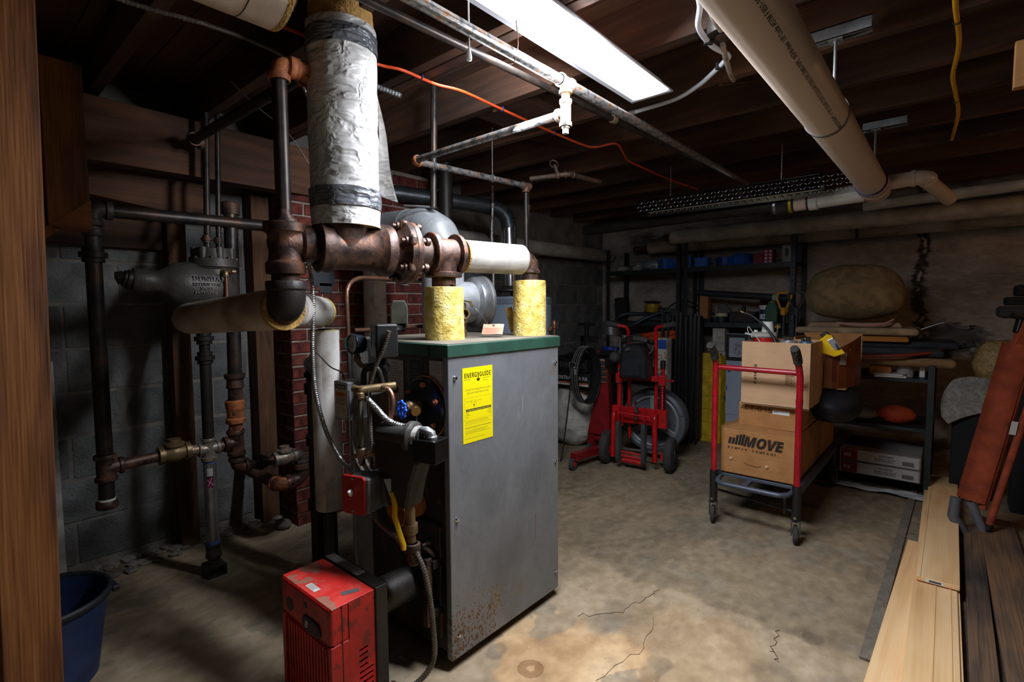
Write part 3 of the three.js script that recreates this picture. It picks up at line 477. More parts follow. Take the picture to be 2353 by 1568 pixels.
{ // yellow insulated boiler take-offs
  const yel = (name, label, x, z, y1, rad, s) => { const t = thing(name, label, 'pipe', [x, BT, z], 'yellow fibre sleeves on the boiler lid'); const g = new THREE.CylinderGeometry(rad, rad * 1.02, y1 - BT, 48, 26, true); g.translate(x, (y1 + BT) / 2, z); const p = g.attributes.position; for (let i = 0; i < p.count; i++) { const dx = p.getX(i) - x, dz = p.getZ(i) - z, a = Math.atan2(dz, dx) / (2 * Math.PI) + 0.5, v = (p.getY(i) - BT) * 2, k = 1 + 0.05 * (fbm(a, v, 8, s, 4) - 0.5); p.setX(i, x + dx * k); p.setZ(i, z + dz * k); } g.computeVertexNormals(); part('fibre_sleeve', [flat(g), revs([x, y1 - 0.001, z], UP, [[0.046, 0.002], [rad * 0.96, 0.003], [rad, -0.004]], 40)], mat.fibreglass, t); part('pipe', cyl([x, BT, z], [x, y1 + 0.01, z], 0.045), mat.rust, t); return t; };
  yel('insulated_takeoff', 'yellow fibre insulated pipe on the front of the boiler lid', -1.455, -1.29, 1.325, 0.073, 501);
  const b = yel('insulated_takeoff', 'yellow fibre insulated pipe at the far end of the boiler lid with a torn flap', -1.372, -1.7, 1.36, 0.07, 503);
  part('torn_flap', [box(0.03, 0.11, 0.016, [-1.457, 1.195, -1.678], 0.004, [0, 0.5, 0.22])], mat.fibreEdge, b);
  const w = thing('insulated_crossover', 'short white insulated steam pipe between the two yellow sleeves', 'pipe', [-1.41, 1.36, -1.5]);
  const a = HP(0.085), e = HP(0.375);
  part('sleeve', [revs(a, HU, [[0.05, 0], [0.062, 0], [0.062, a.distanceTo(e) - 0.006], [0.058, a.distanceTo(e)], [0.044, a.distanceTo(e)]], 40)], mat.whiteDirty, w, { label: 'off-white canvas covered sleeve' });
  part('fibre_edge', revs(add(a, mul(HU, -0.004)), HU, [[0.046, 0], [0.0635, 0], [0.0635, 0.007], [0.046, 0.007]], 40), mat.fibreEdge, w);
  part('elbow', [...elbow(HP(0.418), mul(HU, -1), DN, 0.04, 0.055, 1.15, 0.3)], mat.rust, w);
  part('nipple', cyl(HP(0.418), [HP(0.418).x, 1.35, HP(0.418).z], 0.038), mat.rust, w);
}
{ // insulated return run from the header towards the wall, and the drop beside the boiler
  const w = thing('insulated_return_run', 'long tan-white insulated pipe running from the dark elbow to the wall', 'pipe', [-2.05, 1.17, -0.745]);
  const z = HP(-0.559).z, g = rev([-1.595, 1.25, z], [-1, -0.045, 0], [[0.05, -0.0], [0.066, 0], [0.066, 0.3], [0.066, 0.6], [0.065, 0.86], [0.06, 0.892], [0.045, 0.905], [0, 0.91]], 36);
  part('sleeve', g, mat.jacketTan, w, { label: 'tan canvas sleeve' });
  part('fibre_edge', [revs([-1.59, 1.25, z], [-1, -0.045, 0], [[0.05, -0.006], [0.0675, -0.008], [0.0685, 0.012], [0.066, 0.014]], 36)], mat.fibreEdge, w);
  part('sleeve', [revs([-1.635, 1.25, z - 0.04], [-0.69, -0.04, -0.72], [[0.03, 0], [0.06, 0.01], [0.06, 0.1], [0.056, 0.29], [0.05, 0.295]], 32)], mat.jacketWhite, w, { label: 'white sleeve piece towards the chimney' });
  part('fibre_edge', [revs([-1.835, 1.238, z - 0.249], [-0.69, -0.04, -0.72], [[0.03, 0], [0.058, 0], [0.057, 0.03], [0.03, 0.03]], 32)], mat.fibreglass, w);
  const d = thing('insulated_drop', 'upright white ribbed insulated pipe between chimney and boiler', 'pipe', [-1.88, 0.42, -1.04]);
  const c = [-1.885, 0, -1.04];
  part('sleeve', [revs([c[0], 0.44, c[2]], UP, [[0.03, 0], [0.054, 0.003], [0.0545, 0.72], [0.0525, 0.725]], 40)], mat.jacketWhite, d);
  part('fibre_edge', revs([c[0], 1.163, c[2]], UP, [[0.0545, -0.008], [0.0535, 0.001], [0.028, 0.002]], 40), mat.fibreglass, d);
  part('elbow', [...elbow([c[0], 1.232, c[2]], DN, [0.66, 0, 0.75], 0.03, 0.052, 1.25, 0.36)], mat.castGrey, d);
  part('pipe', cyl([c[0], 1.17, c[2]], [c[0], 0.12, c[2]], 0.027), mat.castBlack, d);
  part('elbow', [...elbow([c[0], 0.12, c[2]], UP, ZN, 0.03, 0.06)], mat.castBlack, d);
  const k = thing('black_equalizer', 'upright black iron pipe with couplings left of the white insulated drop', 'pipe', [-2.2, 0, -1.15]);
  part('pipe', cyl([-2.2, 0, -1.15], [-2.2, 0.98, -1.15], 0.03), mat.castBlack, k);
  for (const y of [0.32, 0.62, 0.86]) part('coupling', revs([-2.2, y, -1.15], UP, [[0.03, 0], [0.04, 0.004], [0.04, 0.05], [0.03, 0.054]], 20), mat.castBlack, k);
  part('elbow', [...elbow([-2.2, 1.0, -1.15], DN, [0.7, 0, 0.3], 0.032, 0.06)], mat.castBlack, k);
}
{ // large insulated main near the ceiling, its end seen at the top left
  const m = thing('insulated_main', 'thick cream insulated steam main under the joists with cut end', 'pipe', [-1.3, 1.93, -0.2]);
  const a = [-1.3, 2.048, -0.62];
  part('sleeve', revs(a, [0, -0.01, 1], [[0.055, 0.004], [0.099, 0], [0.1, 0.01], [0.1, 0.95], [0.055, 0.95]], 48), mat.jacketTan, m);
  part('fibre_edge', revs([a[0], a[1], a[2] - 0.006], ZP, [[0.056, 0], [0.1, 0], [0.1015, 0.012], [0.1, 0.016]], 48), mat.fibreEdge, m);
  for (const dz of [0.09, 0.3, 0.62]) part('tie_wire', flat(new THREE.TorusGeometry(0.101, 0.0012, 5, 60)).translate(a[0], a[1], a[2] + dz), mat.castBlack, m);
  part('pipe', cyl([a[0], a[1], a[2] - 0.03], [a[0], a[1], a[2] + 0.94], 0.055), mat.ironRust, m);
}

// ---------- pipework along the block wall (plane x = -2.6) ----------
const PX = -2.6;
const cplg = (p, d, r, w, k = 1.28) => revs(p, d, [[r * 0.9, 0], [r * k * 0.97, 0], [r * k, w * 0.1], [r * k, w * 0.9], [r * k * 0.97, w], [r * 0.9, w]], 22);
const union = (p, d, r) => { const P = v3(p), D = v3(d).normalize(); return [hex(P, D, r * 1.4, r * 0.6), hex(add(P, mul(D, r * 0.7)), D, r * 1.75, r * 0.8), hex(add(P, mul(D, r * 1.6)), D, r * 1.35, r * 0.7)]; };
function checkValve(parent, p, dir, r, m) { // swing check valve with a round capped bonnet
  const D = v3(dir).normalize(), P = v3(p);
  const b = part('check_valve', [rev(P, D, [[r * 1.2, -r * 2.0], [r * 1.25, -r * 1.4], [r * 1.55, -r * 0.5], [r * 1.6, r * 0.3], [r * 1.3, r * 1.3], [r * 1.2, r * 2.0]], 22), hex(add(P, mul(D, -r * 2.5)), D, r * 1.7, r * 0.8), hex(add(P, mul(D, r * 1.7)), D, r * 1.7, r * 0.8), revs(P, [0, 1, 0], [[r * 1.2, 0], [r * 1.3, r * 1.3], [r * 1.65, r * 1.4], [r * 1.65, r * 1.9], [r * 1.3, r * 2.1], [0, r * 2.1]], 24)], m, parent);
  part('bonnet_cap', hex(add(P, [0, r * 2.1, 0]), UP, r * 1.15, r * 0.55), m, b); return b;
}
{
  const t = thing('drip_line', 'rusty iron pipe loop on the block wall with a capped drop leg', 'pipe', [PX, 0.43, -0.7]);
  part('pipe', cyl([PX, 1.65, -0.5], [PX, 1.672, -1.75], 0.0275), mat.ironPipe, t, { label: 'dark horizontal pipe below the beams' });
  part('elbow', [...elbow([PX, 1.65, -0.46], ZN, DN, 0.031, 0.065, 1.22, 0.4)], mat.castGrey, t);
  part('nipple', [cyl([PX, 1.6, -0.46], [PX, 1.48, -0.457], 0.0265)], mat.castGrey, t);
  part('coupling', [cplg([PX, 1.575, -0.46], DN, 0.029, 0.03)], mat.castGrey, t);
  part('union', union([PX, 1.44, -0.457], [0, 1, 0], 0.027), mat.castBlack, t);
  part('pipe', cyl([PX, 1.45, -0.457], [PX, 0.63, -0.455], 0.028), mat.ironPipe, t, { label: 'long upright dark pipe' });
  part('tee', [tee([PX, 0.605, -0.455], UP, ZN, 0.031, 0.055, 0.06, 1.25, 0.028)], mat.rust, t, { label: 'rusty tee low on the wall' });
  part('nipple', cyl([PX, 0.56, -0.455], [PX, 0.47, -0.453], 0.0275), mat.castBlack, t);
  part('tape', revs([PX, 0.47, -0.453], UP, [[0.027, 0], [0.03, 0], [0.03, 0.008], [0.027, 0.008]], 20), mat.white, t);
  part('cap', [revs([PX, 0.437, -0.453], UP, [[0, 0], [0.034, 0], [0.038, 0.006], [0.038, 0.026], [0.034, 0.033], [0.028, 0.033]], 24)], mat.rust, t);
  part('pipe', cyl([PX, 0.605, -0.49], [PX, 0.612, -0.66], 0.0235), mat.rust, t, { label: 'short rusty pipe to the check valve' });
  checkValve(t, [PX, 0.612, -0.7], ZN, 0.0245, mat.brassOld);
  part('nipple', cyl([PX, 0.612, -0.74], [PX, 0.605, -0.8], 0.023), mat.galvOld, t);
  const cr = part('cross', [tee([PX, 0.602, -0.838], ZN, UP, 0.0255, 0.045, 0.05, 1.25, 0.024), revs([PX, 0.602, -0.838], DN, [[0.026, 0], [0.028, 0.035], [0.034, 0.04], [0.034, 0.055], [0.026, 0.055]], 20)], mat.galvOld, t, { label: 'grey galvanised cross fitting' });
  part('bushing', [hex([PX, 0.602, -0.88], ZN, 0.03, 0.016), cyl([PX, 0.602, -0.89], [PX, 0.602, -0.92], 0.022)], mat.rust, t);
  // rusty stack to the right
  part('tee', [tee([PX, 0.606, -0.958], UP, ZP, 0.033, 0.062, 0.055, 1.22, 0.03)], mat.rust, t);
  part('nipple', cyl([PX, 0.66, -0.958], [PX, 0.72, -0.96], 0.03), mat.rustBright, t);
  part('coupling', [revs([PX, 0.7, -0.96], UP, [[0.036, 0], [0.044, 0.004], [0.044, 0.022], [0.036, 0.03], [0.038, 0.06], [0.043, 0.09], [0.043, 0.108], [0.036, 0.115]], 24)], mat.rustBright, t, { label: 'orange rusted reducing coupling' });
  part('pipe', cyl([PX, 0.81, -0.962], [PX, 0.88, -0.965], 0.0315), mat.rust, t);
  part('coupling', [revs([PX, 0.87, -0.965], UP, [[0.036, 0], [0.04, 0.006], [0.036, 0.04], [0.046, 0.052], [0.047, 0.07], [0.036, 0.072]], 24)], mat.ironRust, t);
  part('pipe', cyl([PX, 0.93, -0.965], [PX - 0.02, 1.73, -0.985], 0.031), mat.ironPipe, t, { label: 'thick upright dark pipe right of the trap' });
  part('cap', [revs([PX - 0.02, 1.7, -0.985], UP, [[0.03, 0], [0.039, 0], [0.04, 0.05], [0.034, 0.058], [0, 0.058]], 22)], mat.ironRust, t);
  part('nipple', cyl([PX, 0.55, -0.958], [PX, 0.52, -0.958], 0.03), mat.rust, t);
  part('elbow', [...elbow([PX, 0.482, -0.958], UP, ZN, 0.03, 0.052, 1.25, 0.42)], mat.rust, t);
  part('nipple', cyl([PX, 0.482, -1.0], [PX, 0.478, -1.17], 0.022), mat.rust, t);
  part('union', union([PX, 0.481, -1.045], ZN, 0.023), mat.castBlack, t);
  checkValve(t, [PX, 0.477, -1.19], ZN, 0.0235, mat.galvOld);
  part('elbow', [...elbow([PX, 0.476, -1.28], ZP, DN, 0.028, 0.05, 1.22, 0.4)], mat.castGrey, t);
  part('elbow', [...elbow([PX, 0.34, -1.28], UP, ZP, 0.034, 0.09, 1.22, 0.4)], mat.rust, t);
  part('elbow', [...elbow([PX, 0.34, -1.16], ZN, XN, 0.034, 0.06, 1.22, 0.4)], mat.rustBright, t);
  part('nipple', cyl([PX, 0.45, -1.28], [PX, 0.4, -1.28], 0.026), mat.ironRust, t);
  part('nipple', cyl([PX, 0.34, -1.16], [-3.08, 0.34, -1.16], 0.03), mat.ironRust, t);
  // leg to the trap
  part('pipe', cyl([PX, 0.64, -0.838], [PX, 1.0, -0.84], 0.0235), mat.castBlack, t, { label: 'black pipe below the trap' });
  part('union', union([PX, 1.0, -0.84], UP, 0.024), mat.castBlack, t);
  part('union', union([PX, 1.09, -0.84], UP, 0.024), mat.castBlack, t);
  part('nipple', cyl([PX, 1.0, -0.84], [PX, 1.2, -0.84], 0.022), mat.castBlack, t);
  const s = thing('standpipe', 'galvanised standpipe with blue collars standing on a foot bracket', 'pipe', [PX, 0, -0.838]);
  part('pipe', cyl([PX, 0.555, -0.838], [PX, 0.1, -0.838], 0.0275), mat.galv, s);
  part('collar', revs([PX, 0.536, -0.838], UP, [[0.0276, 0], [0.0288, 0], [0.0288, 0.012], [0.0276, 0.012]], 22), M(0x4f74b8, { r: 0.5 }), s, { label: 'blue sealing collar' });
  part('collar', revs([PX, 0.148, -0.838], UP, [[0.0276, 0], [0.0288, 0], [0.0288, 0.016], [0.0276, 0.016]], 22), M(0x4f74b8, { r: 0.5 }), s, { label: 'blue sealing collar' });
  part('coupling', [revs([PX, 0.07, -0.838], UP, [[0.02, 0], [0.03, 0.01], [0.034, 0.016], [0.034, 0.03], [0.032, 0.034], [0.032, 0.066], [0.035, 0.07], [0.035, 0.08], [0.028, 0.08]], 24), hex([PX, 0.05, -0.838], UP, 0.026, 0.022)], mat.castGrey, s);
  part('foot_bracket', [bx(PX - 0.045, PX + 0.045, 0, 0.006, -0.875, -0.8), bx(PX - 0.045, PX + 0.045, 0.046, 0.052, -0.875, -0.8), bx(PX - 0.045, PX + 0.045, 0, 0.05, -0.803, -0.797), bx(PX - 0.045, PX + 0.045, 0, 0.05, -0.878, -0.872)], mat.castGrey, s);
  const st = sheet(0.03, 0.09, 2600, (x, w, h) => { x.fillStyle = '#c9c6c4'; x.fillRect(0, 0, w, h * 0.42); x.fillStyle = '#8a1450'; x.fillRect(0, h * 0.5, w, h * 0.5); x.strokeStyle = '#cfc2c8'; x.lineWidth = w * 0.12; x.beginPath(); x.moveTo(0, h * 0.6); x.lineTo(w, h * 0.9); x.moveTo(w * 0.8, h * 0.5); x.lineTo(w * 0.1, h * 0.95); x.stroke(); });
  const g = new THREE.CylinderGeometry(0.0279, 0.0279, 0.09, 10, 1, true, Math.PI * 0.25, 0.9); part('sticker', flat(g).translate(PX, 0.47, -0.838), st, s, { uv: true, label: 'torn magenta and white sticker' });
}
{ // cast iron return trap
  const t = thing('return_trap', 'bulbous cast iron return trap with raised lettering and a square plug', 'valve', [PX, 1.22, -0.8]);
  const y = 1.345, z0 = -0.575;
  part('body', [rev([PX, y + 0.032, z0], [0, -0.1, -1], [[0, 0], [0.036, 0.0], [0.05, 0.006], [0.052, 0.05], [0.049, 0.058], [0.05, 0.095], [0.07, 0.12], [0.096, 0.15], [0.106, 0.2], [0.108, 0.28], [0.1, 0.35], [0.06, 0.4], [0, 0.41]], 40), revs([PX, 1.3, -0.895], UP, [[0.09, 0], [0.085, 0.13], [0.092, 0.14], [0.1, 0.143], [0.1, 0.165], [0.04, 0.165]], 36), revs([PX, 1.3, -0.84], DN, [[0.06, 0], [0.05, 0.06], [0.034, 0.09], [0.034, 0.12], [0, 0.12]], 26)], mat.castGrey, t);
  part('plug', [revs([PX, y + 0.03, z0], [0, 0.22, 1], [[0.04, 0], [0.04, 0.014], [0.034, 0.018], [0.034, 0.026], [0, 0.026]], 24), box(0.038, 0.038, 0.03, [PX, y + 0.038, z0 + 0.035], 0.002, [0.2, 0, 0.78])], mat.castBlack, t, { label: 'square headed plug' });
  const cap = part('cover', [revs([PX, 1.465, -0.895], UP, [[0.1, 0], [0.1, 0.014], [0.085, 0.018], [0.08, 0.06], [0.076, 0.064], [0, 0.064]], 32), ...[0, 1, 2, 3, 4, 5, 6].map((i) => cyl([PX + 0.074 * Math.cos(i * 0.9), 1.47, -0.895 + 0.074 * Math.sin(i * 0.9)], [PX + 0.074 * Math.cos(i * 0.9), 1.53, -0.895 + 0.074 * Math.sin(i * 0.9)], 0.017))], mat.castGrey, t, { label: 'bolted round cover' });
  for (let i = 0; i < 8; i++) part('bolt', hex([PX + 0.092 * Math.cos(i * 0.785 + 0.4), 1.478, -0.895 + 0.092 * Math.sin(i * 0.785 + 0.4)], UP, 0.008, 0.01), mat.rust, cap);
  part('stud', hex([PX, 1.435, -0.75], UP, 0.012, 0.014), mat.rust, t);
  for (const [z, r] of [[-0.87, 0.0135], [-0.918, 0.0115]]) { part('pipe', cyl([PX, 1.52, z], [PX, 2.14, z - 0.02], r), mat.ironPipe, t, { label: 'thin upright pipe' }); part('union', [union([PX, 1.555, z], UP, r * 1.05)], mat.ironRust, t); }
  part('pet_cock', [...elbow([PX + 0.11, 1.42, -0.905], XN, DN, 0.011, 0.024, 1.3, 0.4), cyl([PX + 0.11, 1.42, -0.93], [PX + 0.09, 1.42, -0.905], 0.008), hex([PX + 0.11, 1.42, -0.945], ZP, 0.011, 0.016)], mat.brassOld, t);
  part('nipple', cyl([PX + 0.11, 1.4, -0.905], [PX + 0.11, 1.3, -0.905], 0.008), mat.copper, t);
  const font = await new FontLoader().loadAsync('fonts/droid/droid_serif_bold.typeface.json'), ins = [];
  const put = (s, size, yy, zz, out) => { const g = new TextGeometry(s, { font, size, depth: 0.006, curveSegments: 2 }); g.rotateY(Math.PI / 2); g.translate(PX + out, yy, zz); ins.push(flat(g)); };
  put('DUNHAM', 0.021, 1.374, -0.772, 0.1025); put('RETURN TRAP', 0.0115, 1.355, -0.772, 0.106); put('No 3A', 0.0125, 1.336, -0.8, 0.1055); put('PATENTED', 0.0115, 1.318, -0.778, 0.102);
  part('lettering', ins, mat.castGrey, t, { label: 'raised cast lettering' });
}
{ // timbers
  const p = local('timber_post', 'rough orange-brown timber post in the left foreground', 'post', [-1.965, 0, -0.142], [-0.0186, 0.03, 0]);
  const pg = flat(new RoundedBoxGeometry(0.13, CEIL, 0.125, 1, 0.006)); pg.translate(0, CEIL / 2, 0);
  part('timber', pg, mat.timber, p, { grain: 1 });
  const h = thing('hanging_timber', 'short timber with a mitred lower end hanging behind the left post', 'beam', [-2.5, 1.55, -0.36]);
  part('timber', bx(-2.58, -2.456, 1.555, CEIL, -0.432, -0.31, 0.005), mat.timber, h, { grain: 1, off: 3 });
  part('end_block', flat(ext(poly([[-0.308, 1.552], [-0.434, 1.552], [-0.434, 1.66]]), 0.128).rotateY(-Math.PI / 2)).translate(-2.453, 0, 0), mat.timber, h, { grain: 2, off: 5 });
  part('brace', box(0.05, 0.1, 0.06, [-2.5, 1.56, -0.29], 0.004, [0.7, 0, 0]), mat.timber, h, { grain: 1 });
  for (const [z, x, w, lab] of [[-0.865, -3.0, 0.085, 'dark timber stud standing against the block wall behind the trap'], [-1.285, -3.0, 0.1, 'cracked timber stud beside the brick chimney']]) solo('timber_stud', lab, 'stud', bx(x - 0.095, x, 0, CEIL, z - w / 2, z + w / 2, 0.004), mat.stud, { grain: 1, off: z * 10 });
  solo('timber_rail', 'horizontal dark board fixed across the wall behind the pipes', 'board', bx(-3.07, -3.04, 1.55, 1.7, -0.3, -0.815, 0.003), mat.joist, { grain: 2 });
  solo('ceiling_beam', 'heavy dark beam sloping above the trap', 'beam', box(0.09, 0.26, 1.5, [-2.75, 2.0, -0.9], 0.006, [0.03, 0.12, 0]), mat.joist, { grain: 2, off: 7 });
  solo('ceiling_beam', 'lower dark beam stub behind the hanging timber', 'beam', box(0.08, 0.2, 0.7, [-2.9, 1.84, -0.62], 0.006, [-0.12, 0, 0]), mat.joist, { grain: 2, off: 9 });
  solo('trim_strip', 'narrow spotted white trim strip standing against the wall', 'trim', bx(-3.08, -3.062, 0.0, 1.02, -0.372, -0.33, 0.002), mat.whiteDirty);
  solo('stone', 'loose pale stone lying at the foot of the chimney', 'stone', [flat(new THREE.IcosahedronGeometry(0.045, 1)).scale(1.3, 0.6, 1).translate(-2.85, 0.024, -1.28)], mat.mortar);
}
{ // brick chimney
  const c = thing('brick_chimney', 'red brick chimney with flaking mortar behind the boiler', 'chimney', [-2.95, 0, -1.85]);
  part('mortar_core', bx(-3.078, -2.809, 0, CEIL, -2.36, -1.349), N(0xa8988c, 2, { r: 1, bump: fine, bs: 0.005 }), c);
  const full = box(0.1, 0.06, 0.195, [0, 0, 0], 0.004), half = box(0.1, 0.06, 0.095, [0, 0, 0], 0.004), endB = box(0.168, 0.06, 0.1, [0, 0, 0], 0.004), endH = box(0.08, 0.06, 0.1, [0, 0, 0], 0.004);
  for (const g of [full, half, endB, endH]) boxUV(g);
  const put = (g, x, y, z) => { const m = new THREE.Mesh(g, mat.brick[Math.floor(rnd() * 4)]); m.name = 'brick'; m.position.set(x - (-2.95) + rr(-0.003, 0.003), y + rr(-0.002, 0.002), z - (-1.85) + rr(-0.002, 0.002)); m.rotation.y = rr(-0.01, 0.01); m.castShadow = m.receiveShadow = true; c.add(m); };
  for (let k = 0; k < 30; k++) {
    const y = 0.033 + k * 0.0711; let z = -1.342; const odd = k % 2;
    // face towards the boiler
    if (odd) { put(half, -2.85, y, z - 0.0475); z -= 0.105; }
    while (z - 0.195 > -2.37) { put(full, -2.85, y, z - 0.0975); z -= 0.205; }
    if (z - 0.095 > -2.37) put(half, -2.85, y, z - 0.0475);
    // narrow end towards the left
    if (odd) { put(endB, -2.988, y, -1.392); } else { put(endH, -2.944, y, -1.392); put(endH, -3.033, y, -1.392); }
  }
  part('tar_patch', [bx(-2.802, -2.797, 1.38, 1.47, -1.62, -1.46, 0.002), bx(-2.802, -2.797, 1.34, 1.4, -1.6, -1.52, 0.002)], M(0x2c3338, { r: 0.6 }), c, { label: 'dark blue-grey patch high on the brick' });
}
{ // round tub behind the post
  const b = thing('bucket', 'dark blue rubber tub half hidden behind the left post', 'bucket', [-2.24, 0, -0.2]), P = [-2.24, 0, -0.2];
  const blueDark = N(0x22345c, 3, { r: 0.5 });
  part('tub', revs(P, UP, [[0, 0], [0.13, 0], [0.14, 0.01], [0.178, 0.285], [0.172, 0.287], [0.133, 0.02], [0, 0.016]], 48), blueDark, b);
  part('rim', [flat(new THREE.TorusGeometry(0.182, 0.01, 8, 60)).rotateX(Math.PI / 2).scale(1, 1.3, 1).translate(P[0], 0.288, P[2])], M(0x15171c, { r: 0.6 }), b);
  part('handle', [box(0.08, 0.022, 0.022, [P[0] + 0.03, 0.28, P[2] - 0.185], 0.006, [0, 0.12, 0])], M(0x15171c, { r: 0.6 }), b);
  solo('bucket', 'blue plastic basin at the left edge of the frame', 'bucket', revs([-2.36, 0, 0.16], UP, [[0, 0], [0.11, 0], [0.15, 0.26], [0.155, 0.27], [0.145, 0.27], [0.105, 0.01], [0, 0.01]], 40), M(0x1c4a86, { r: 0.4 }));
}

// ---------- controls, burner and valves on the boiler front ----------
const FZ = BZ - 0.012; // face of the front plate
{ // oil burner
  const x0 = -1.555, x1 = -1.262, y0 = 0.045, y1 = 0.42, z0 = -0.685, z1 = -0.85;
  const b = thing('oil_burner', 'bright red oil burner in front of the boiler with slotted vents', 'burner', [(x0 + x1) / 2, 0, (z0 + z1) / 2]);
  const slots = (w, h, list) => { const s = poly([[0, 0], [w, 0], [w, h], [0, h]]); for (const q of list) { const p = new THREE.Path(); q.forEach(([a, c], i) => (i ? p.lineTo(a, c) : p.moveTo(a, c))); p.closePath(); s.holes.push(p); } return s; };
  // front shell with its corrugated lower half
  const W = x1 - x0;
  part('cover', [bx(x0 + 0.002, x1 - 0.002, y0 + 0.002, y1 - 0.002, z0 - 0.058, z0 - 0.012, 0.002), bx(x0, x1, y1 - 0.11, y1, z0 - 0.06, z0, 0.01), bx(x0, x1, y0, y0 + 0.02, z0 - 0.06, z0 - 0.002, 0.006), bx(x0, x0 + 0.018, y0 + 0.02, y1 - 0.11, z0 - 0.06, z0, 0.003), bx(x1 - 0.018, x1, y0 + 0.02, y1 - 0.11, z0 - 0.06, z0, 0.003)], mat.burnerRed, b, { label: 'red sheet metal cover' });
  for (let i = 0; i < 14; i++) part('rib', bx(x0 + 0.028 + i * 0.0172, x0 + 0.036 + i * 0.0172, y0 + 0.015, y1 - 0.125, z0 - 0.014, z0 - 0.004, 0.003), mat.burnerRed, b);
  part('housing', [bx(x0 + 0.004, x1 - 0.006, y0 + 0.004, y1 - 0.003, z1, z0 - 0.058, 0.006)], mat.blackMatte, b);
  // side with slotted vents, built as a holed plate
  const D = Math.abs(z1 - z0) - 0.058, hs = [];
  for (let i = 0; i < 9; i++) { const yy = 0.075 + i * 0.017, a = i > 6 || i < 0 ? 0.0 : 0; const q0 = 0.03, q1 = i < 5 ? 0.075 : 0.058; hs.push([[q0, yy], [q1, yy + 0.002], [q1, yy + 0.009], [q0, yy + 0.007]]); }
  const sg = ext(slots(D, y1 - y0, hs), 0.006, 0); sg.rotateY(Math.PI / 2); sg.translate(x1 - 0.006, y0, z0 - 0.058); part('side_plate', sg, mat.burnerRed, b, { label: 'red side plate with vent slots' });
  const sl = ext(slots(D, y1 - y0, []), 0.006, 0); sl.rotateY(Math.PI / 2); sl.translate(x0, y0, z0 - 0.058); part('side_plate', sl, mat.burnerRed, b);
  part('top_plate', bx(x0 + 0.001, x1 - 0.001, y1 - 0.006, y1 + 0.001, z1 + 0.022, z0 - 0.005, 0.003), mat.burnerTop, b, { label: 'dusty red top' });
  part('seam', bx(x1 - 0.001, x1 + 0.0012, y0, y1, z0 - 0.037, z0 - 0.0355), mat.black, b);
  part('rear_flange', bx(x0 - 0.004, x1 + 0.006, y0 - 0.02, y1 + 0.006, z1 - 0.02, z1 + 0.022, 0.004), mat.castBlack, b, { label: 'black cast rear flange' });
  const tag1 = sheet(0.06, 0.022, 3000, (x, w, h) => { x.fillStyle = '#c9c6bf'; x.fillRect(0, 0, w, h); lines(x, w * 0.08, h * 0.15, w * 0.84, 4, h * 0.2, h * 0.09, 21); });
  for (const [px, pz, m, ww, l] of [[-1.41, -0.715, tag1, 0.055, 'white caution sticker'], [-1.305, -0.775, M(0x6e6f70, { r: 0.4, m: 0.4 }), 0.05, 'scuffed grey sticker']]) { const g = flat(new THREE.PlaneGeometry(ww, 0.02)); g.rotateX(-Math.PI / 2); if (ww < 0.052) g.rotateY(1.2); g.translate(px, y1 + 0.0018, pz); part('sticker', g, m, b, { uv: true, label: l }); }
  const g5 = flat(new THREE.PlaneGeometry(0.19, 0.03)); g5.rotateX(-Math.PI / 2); g5.translate((x0 + x1) / 2 - 0.045, y1 + 0.0072, z1 + 0.003); part('sticker', g5, sheet(0.19, 0.03, 2000, (x, w, h) => { x.fillStyle = '#8a857c'; x.fillRect(0, 0, w, h); lines(x, w * 0.03, h * 0.12, w * 0.94, 5, h * 0.17, h * 0.08, 25); }), b, { uv: true, label: 'long printed sticker on the rear flange' });
  // badge on the front
  const badge = part('badge', [ext(poly(Array.from({ length: 28 }, (_, i) => { const a = i / 28 * 2 * Math.PI, sx = Math.cos(a) > 0 ? 0.03 : -0.03; return [sx + 0.021 * Math.cos(a), 0.021 * Math.sin(a)]; })), 0.004, 0.001).translate(-1.365, y1 - 0.085, z0)], mat.black, b, { label: 'black oval badge with a silver letter' });
  const bm = sheet(0.09, 0.036, 3000, (x, w, h) => { x.fillStyle = '#131313'; x.fillRect(0, 0, w, h); x.fillStyle = '#c9cacb'; x.font = `italic bold ${h * 0.95}px sans-serif`; x.fillText('B', w * 0.08, h * 0.85); x.fillStyle = '#6b2620'; x.fillRect(w * 0.42, h * 0.2, w * 0.5, h * 0.2); x.font = `bold ${h * 0.3}px sans-serif`; x.fillText('BURNER', w * 0.42, h * 0.75); });
  const bg = flat(new THREE.PlaneGeometry(0.084, 0.032)); bg.translate(-1.365, y1 - 0.085, z0 + 0.0055); part('badge_print', bg, bm, badge, { uv: true });
  part('port', revs([-1.5, y1 - 0.07, z0 - 0.006], ZP, [[0.017, 0], [0.021, 0.0075], [0.0, 0.0078]], 24), mat.black, b); part('port', revs([-1.4, y1 - 0.035, z0 - 0.006], ZP, [[0.007, 0], [0.0085, 0.0075], [0, 0.0078]], 18), mat.black, b);
  // blast tube and mounting flange
  part('blast_tube', [cyl([-1.41, 0.29, z1 - 0.01], [-1.41, 0.29, FZ], 0.058)], mat.castBlack, b);
  part('mount_ring', [revs([-1.41, 0.29, FZ + 0.06], ZN, [[0.058, 0], [0.074, 0], [0.076, 0.004], [0.076, 0.024], [0.058, 0.028]], 30), box(0.03, 0.05, 0.03, [-1.34, 0.27, FZ + 0.05], 0.004)], mat.castBlack, b);
  part('mount_flange', [revs([-1.41, 0.29, FZ], ZP, [[0.05, 0], [0.125, 0], [0.127, 0.004], [0.127, 0.014], [0.06, 0.016]], 40)], mat.castBlack, b);
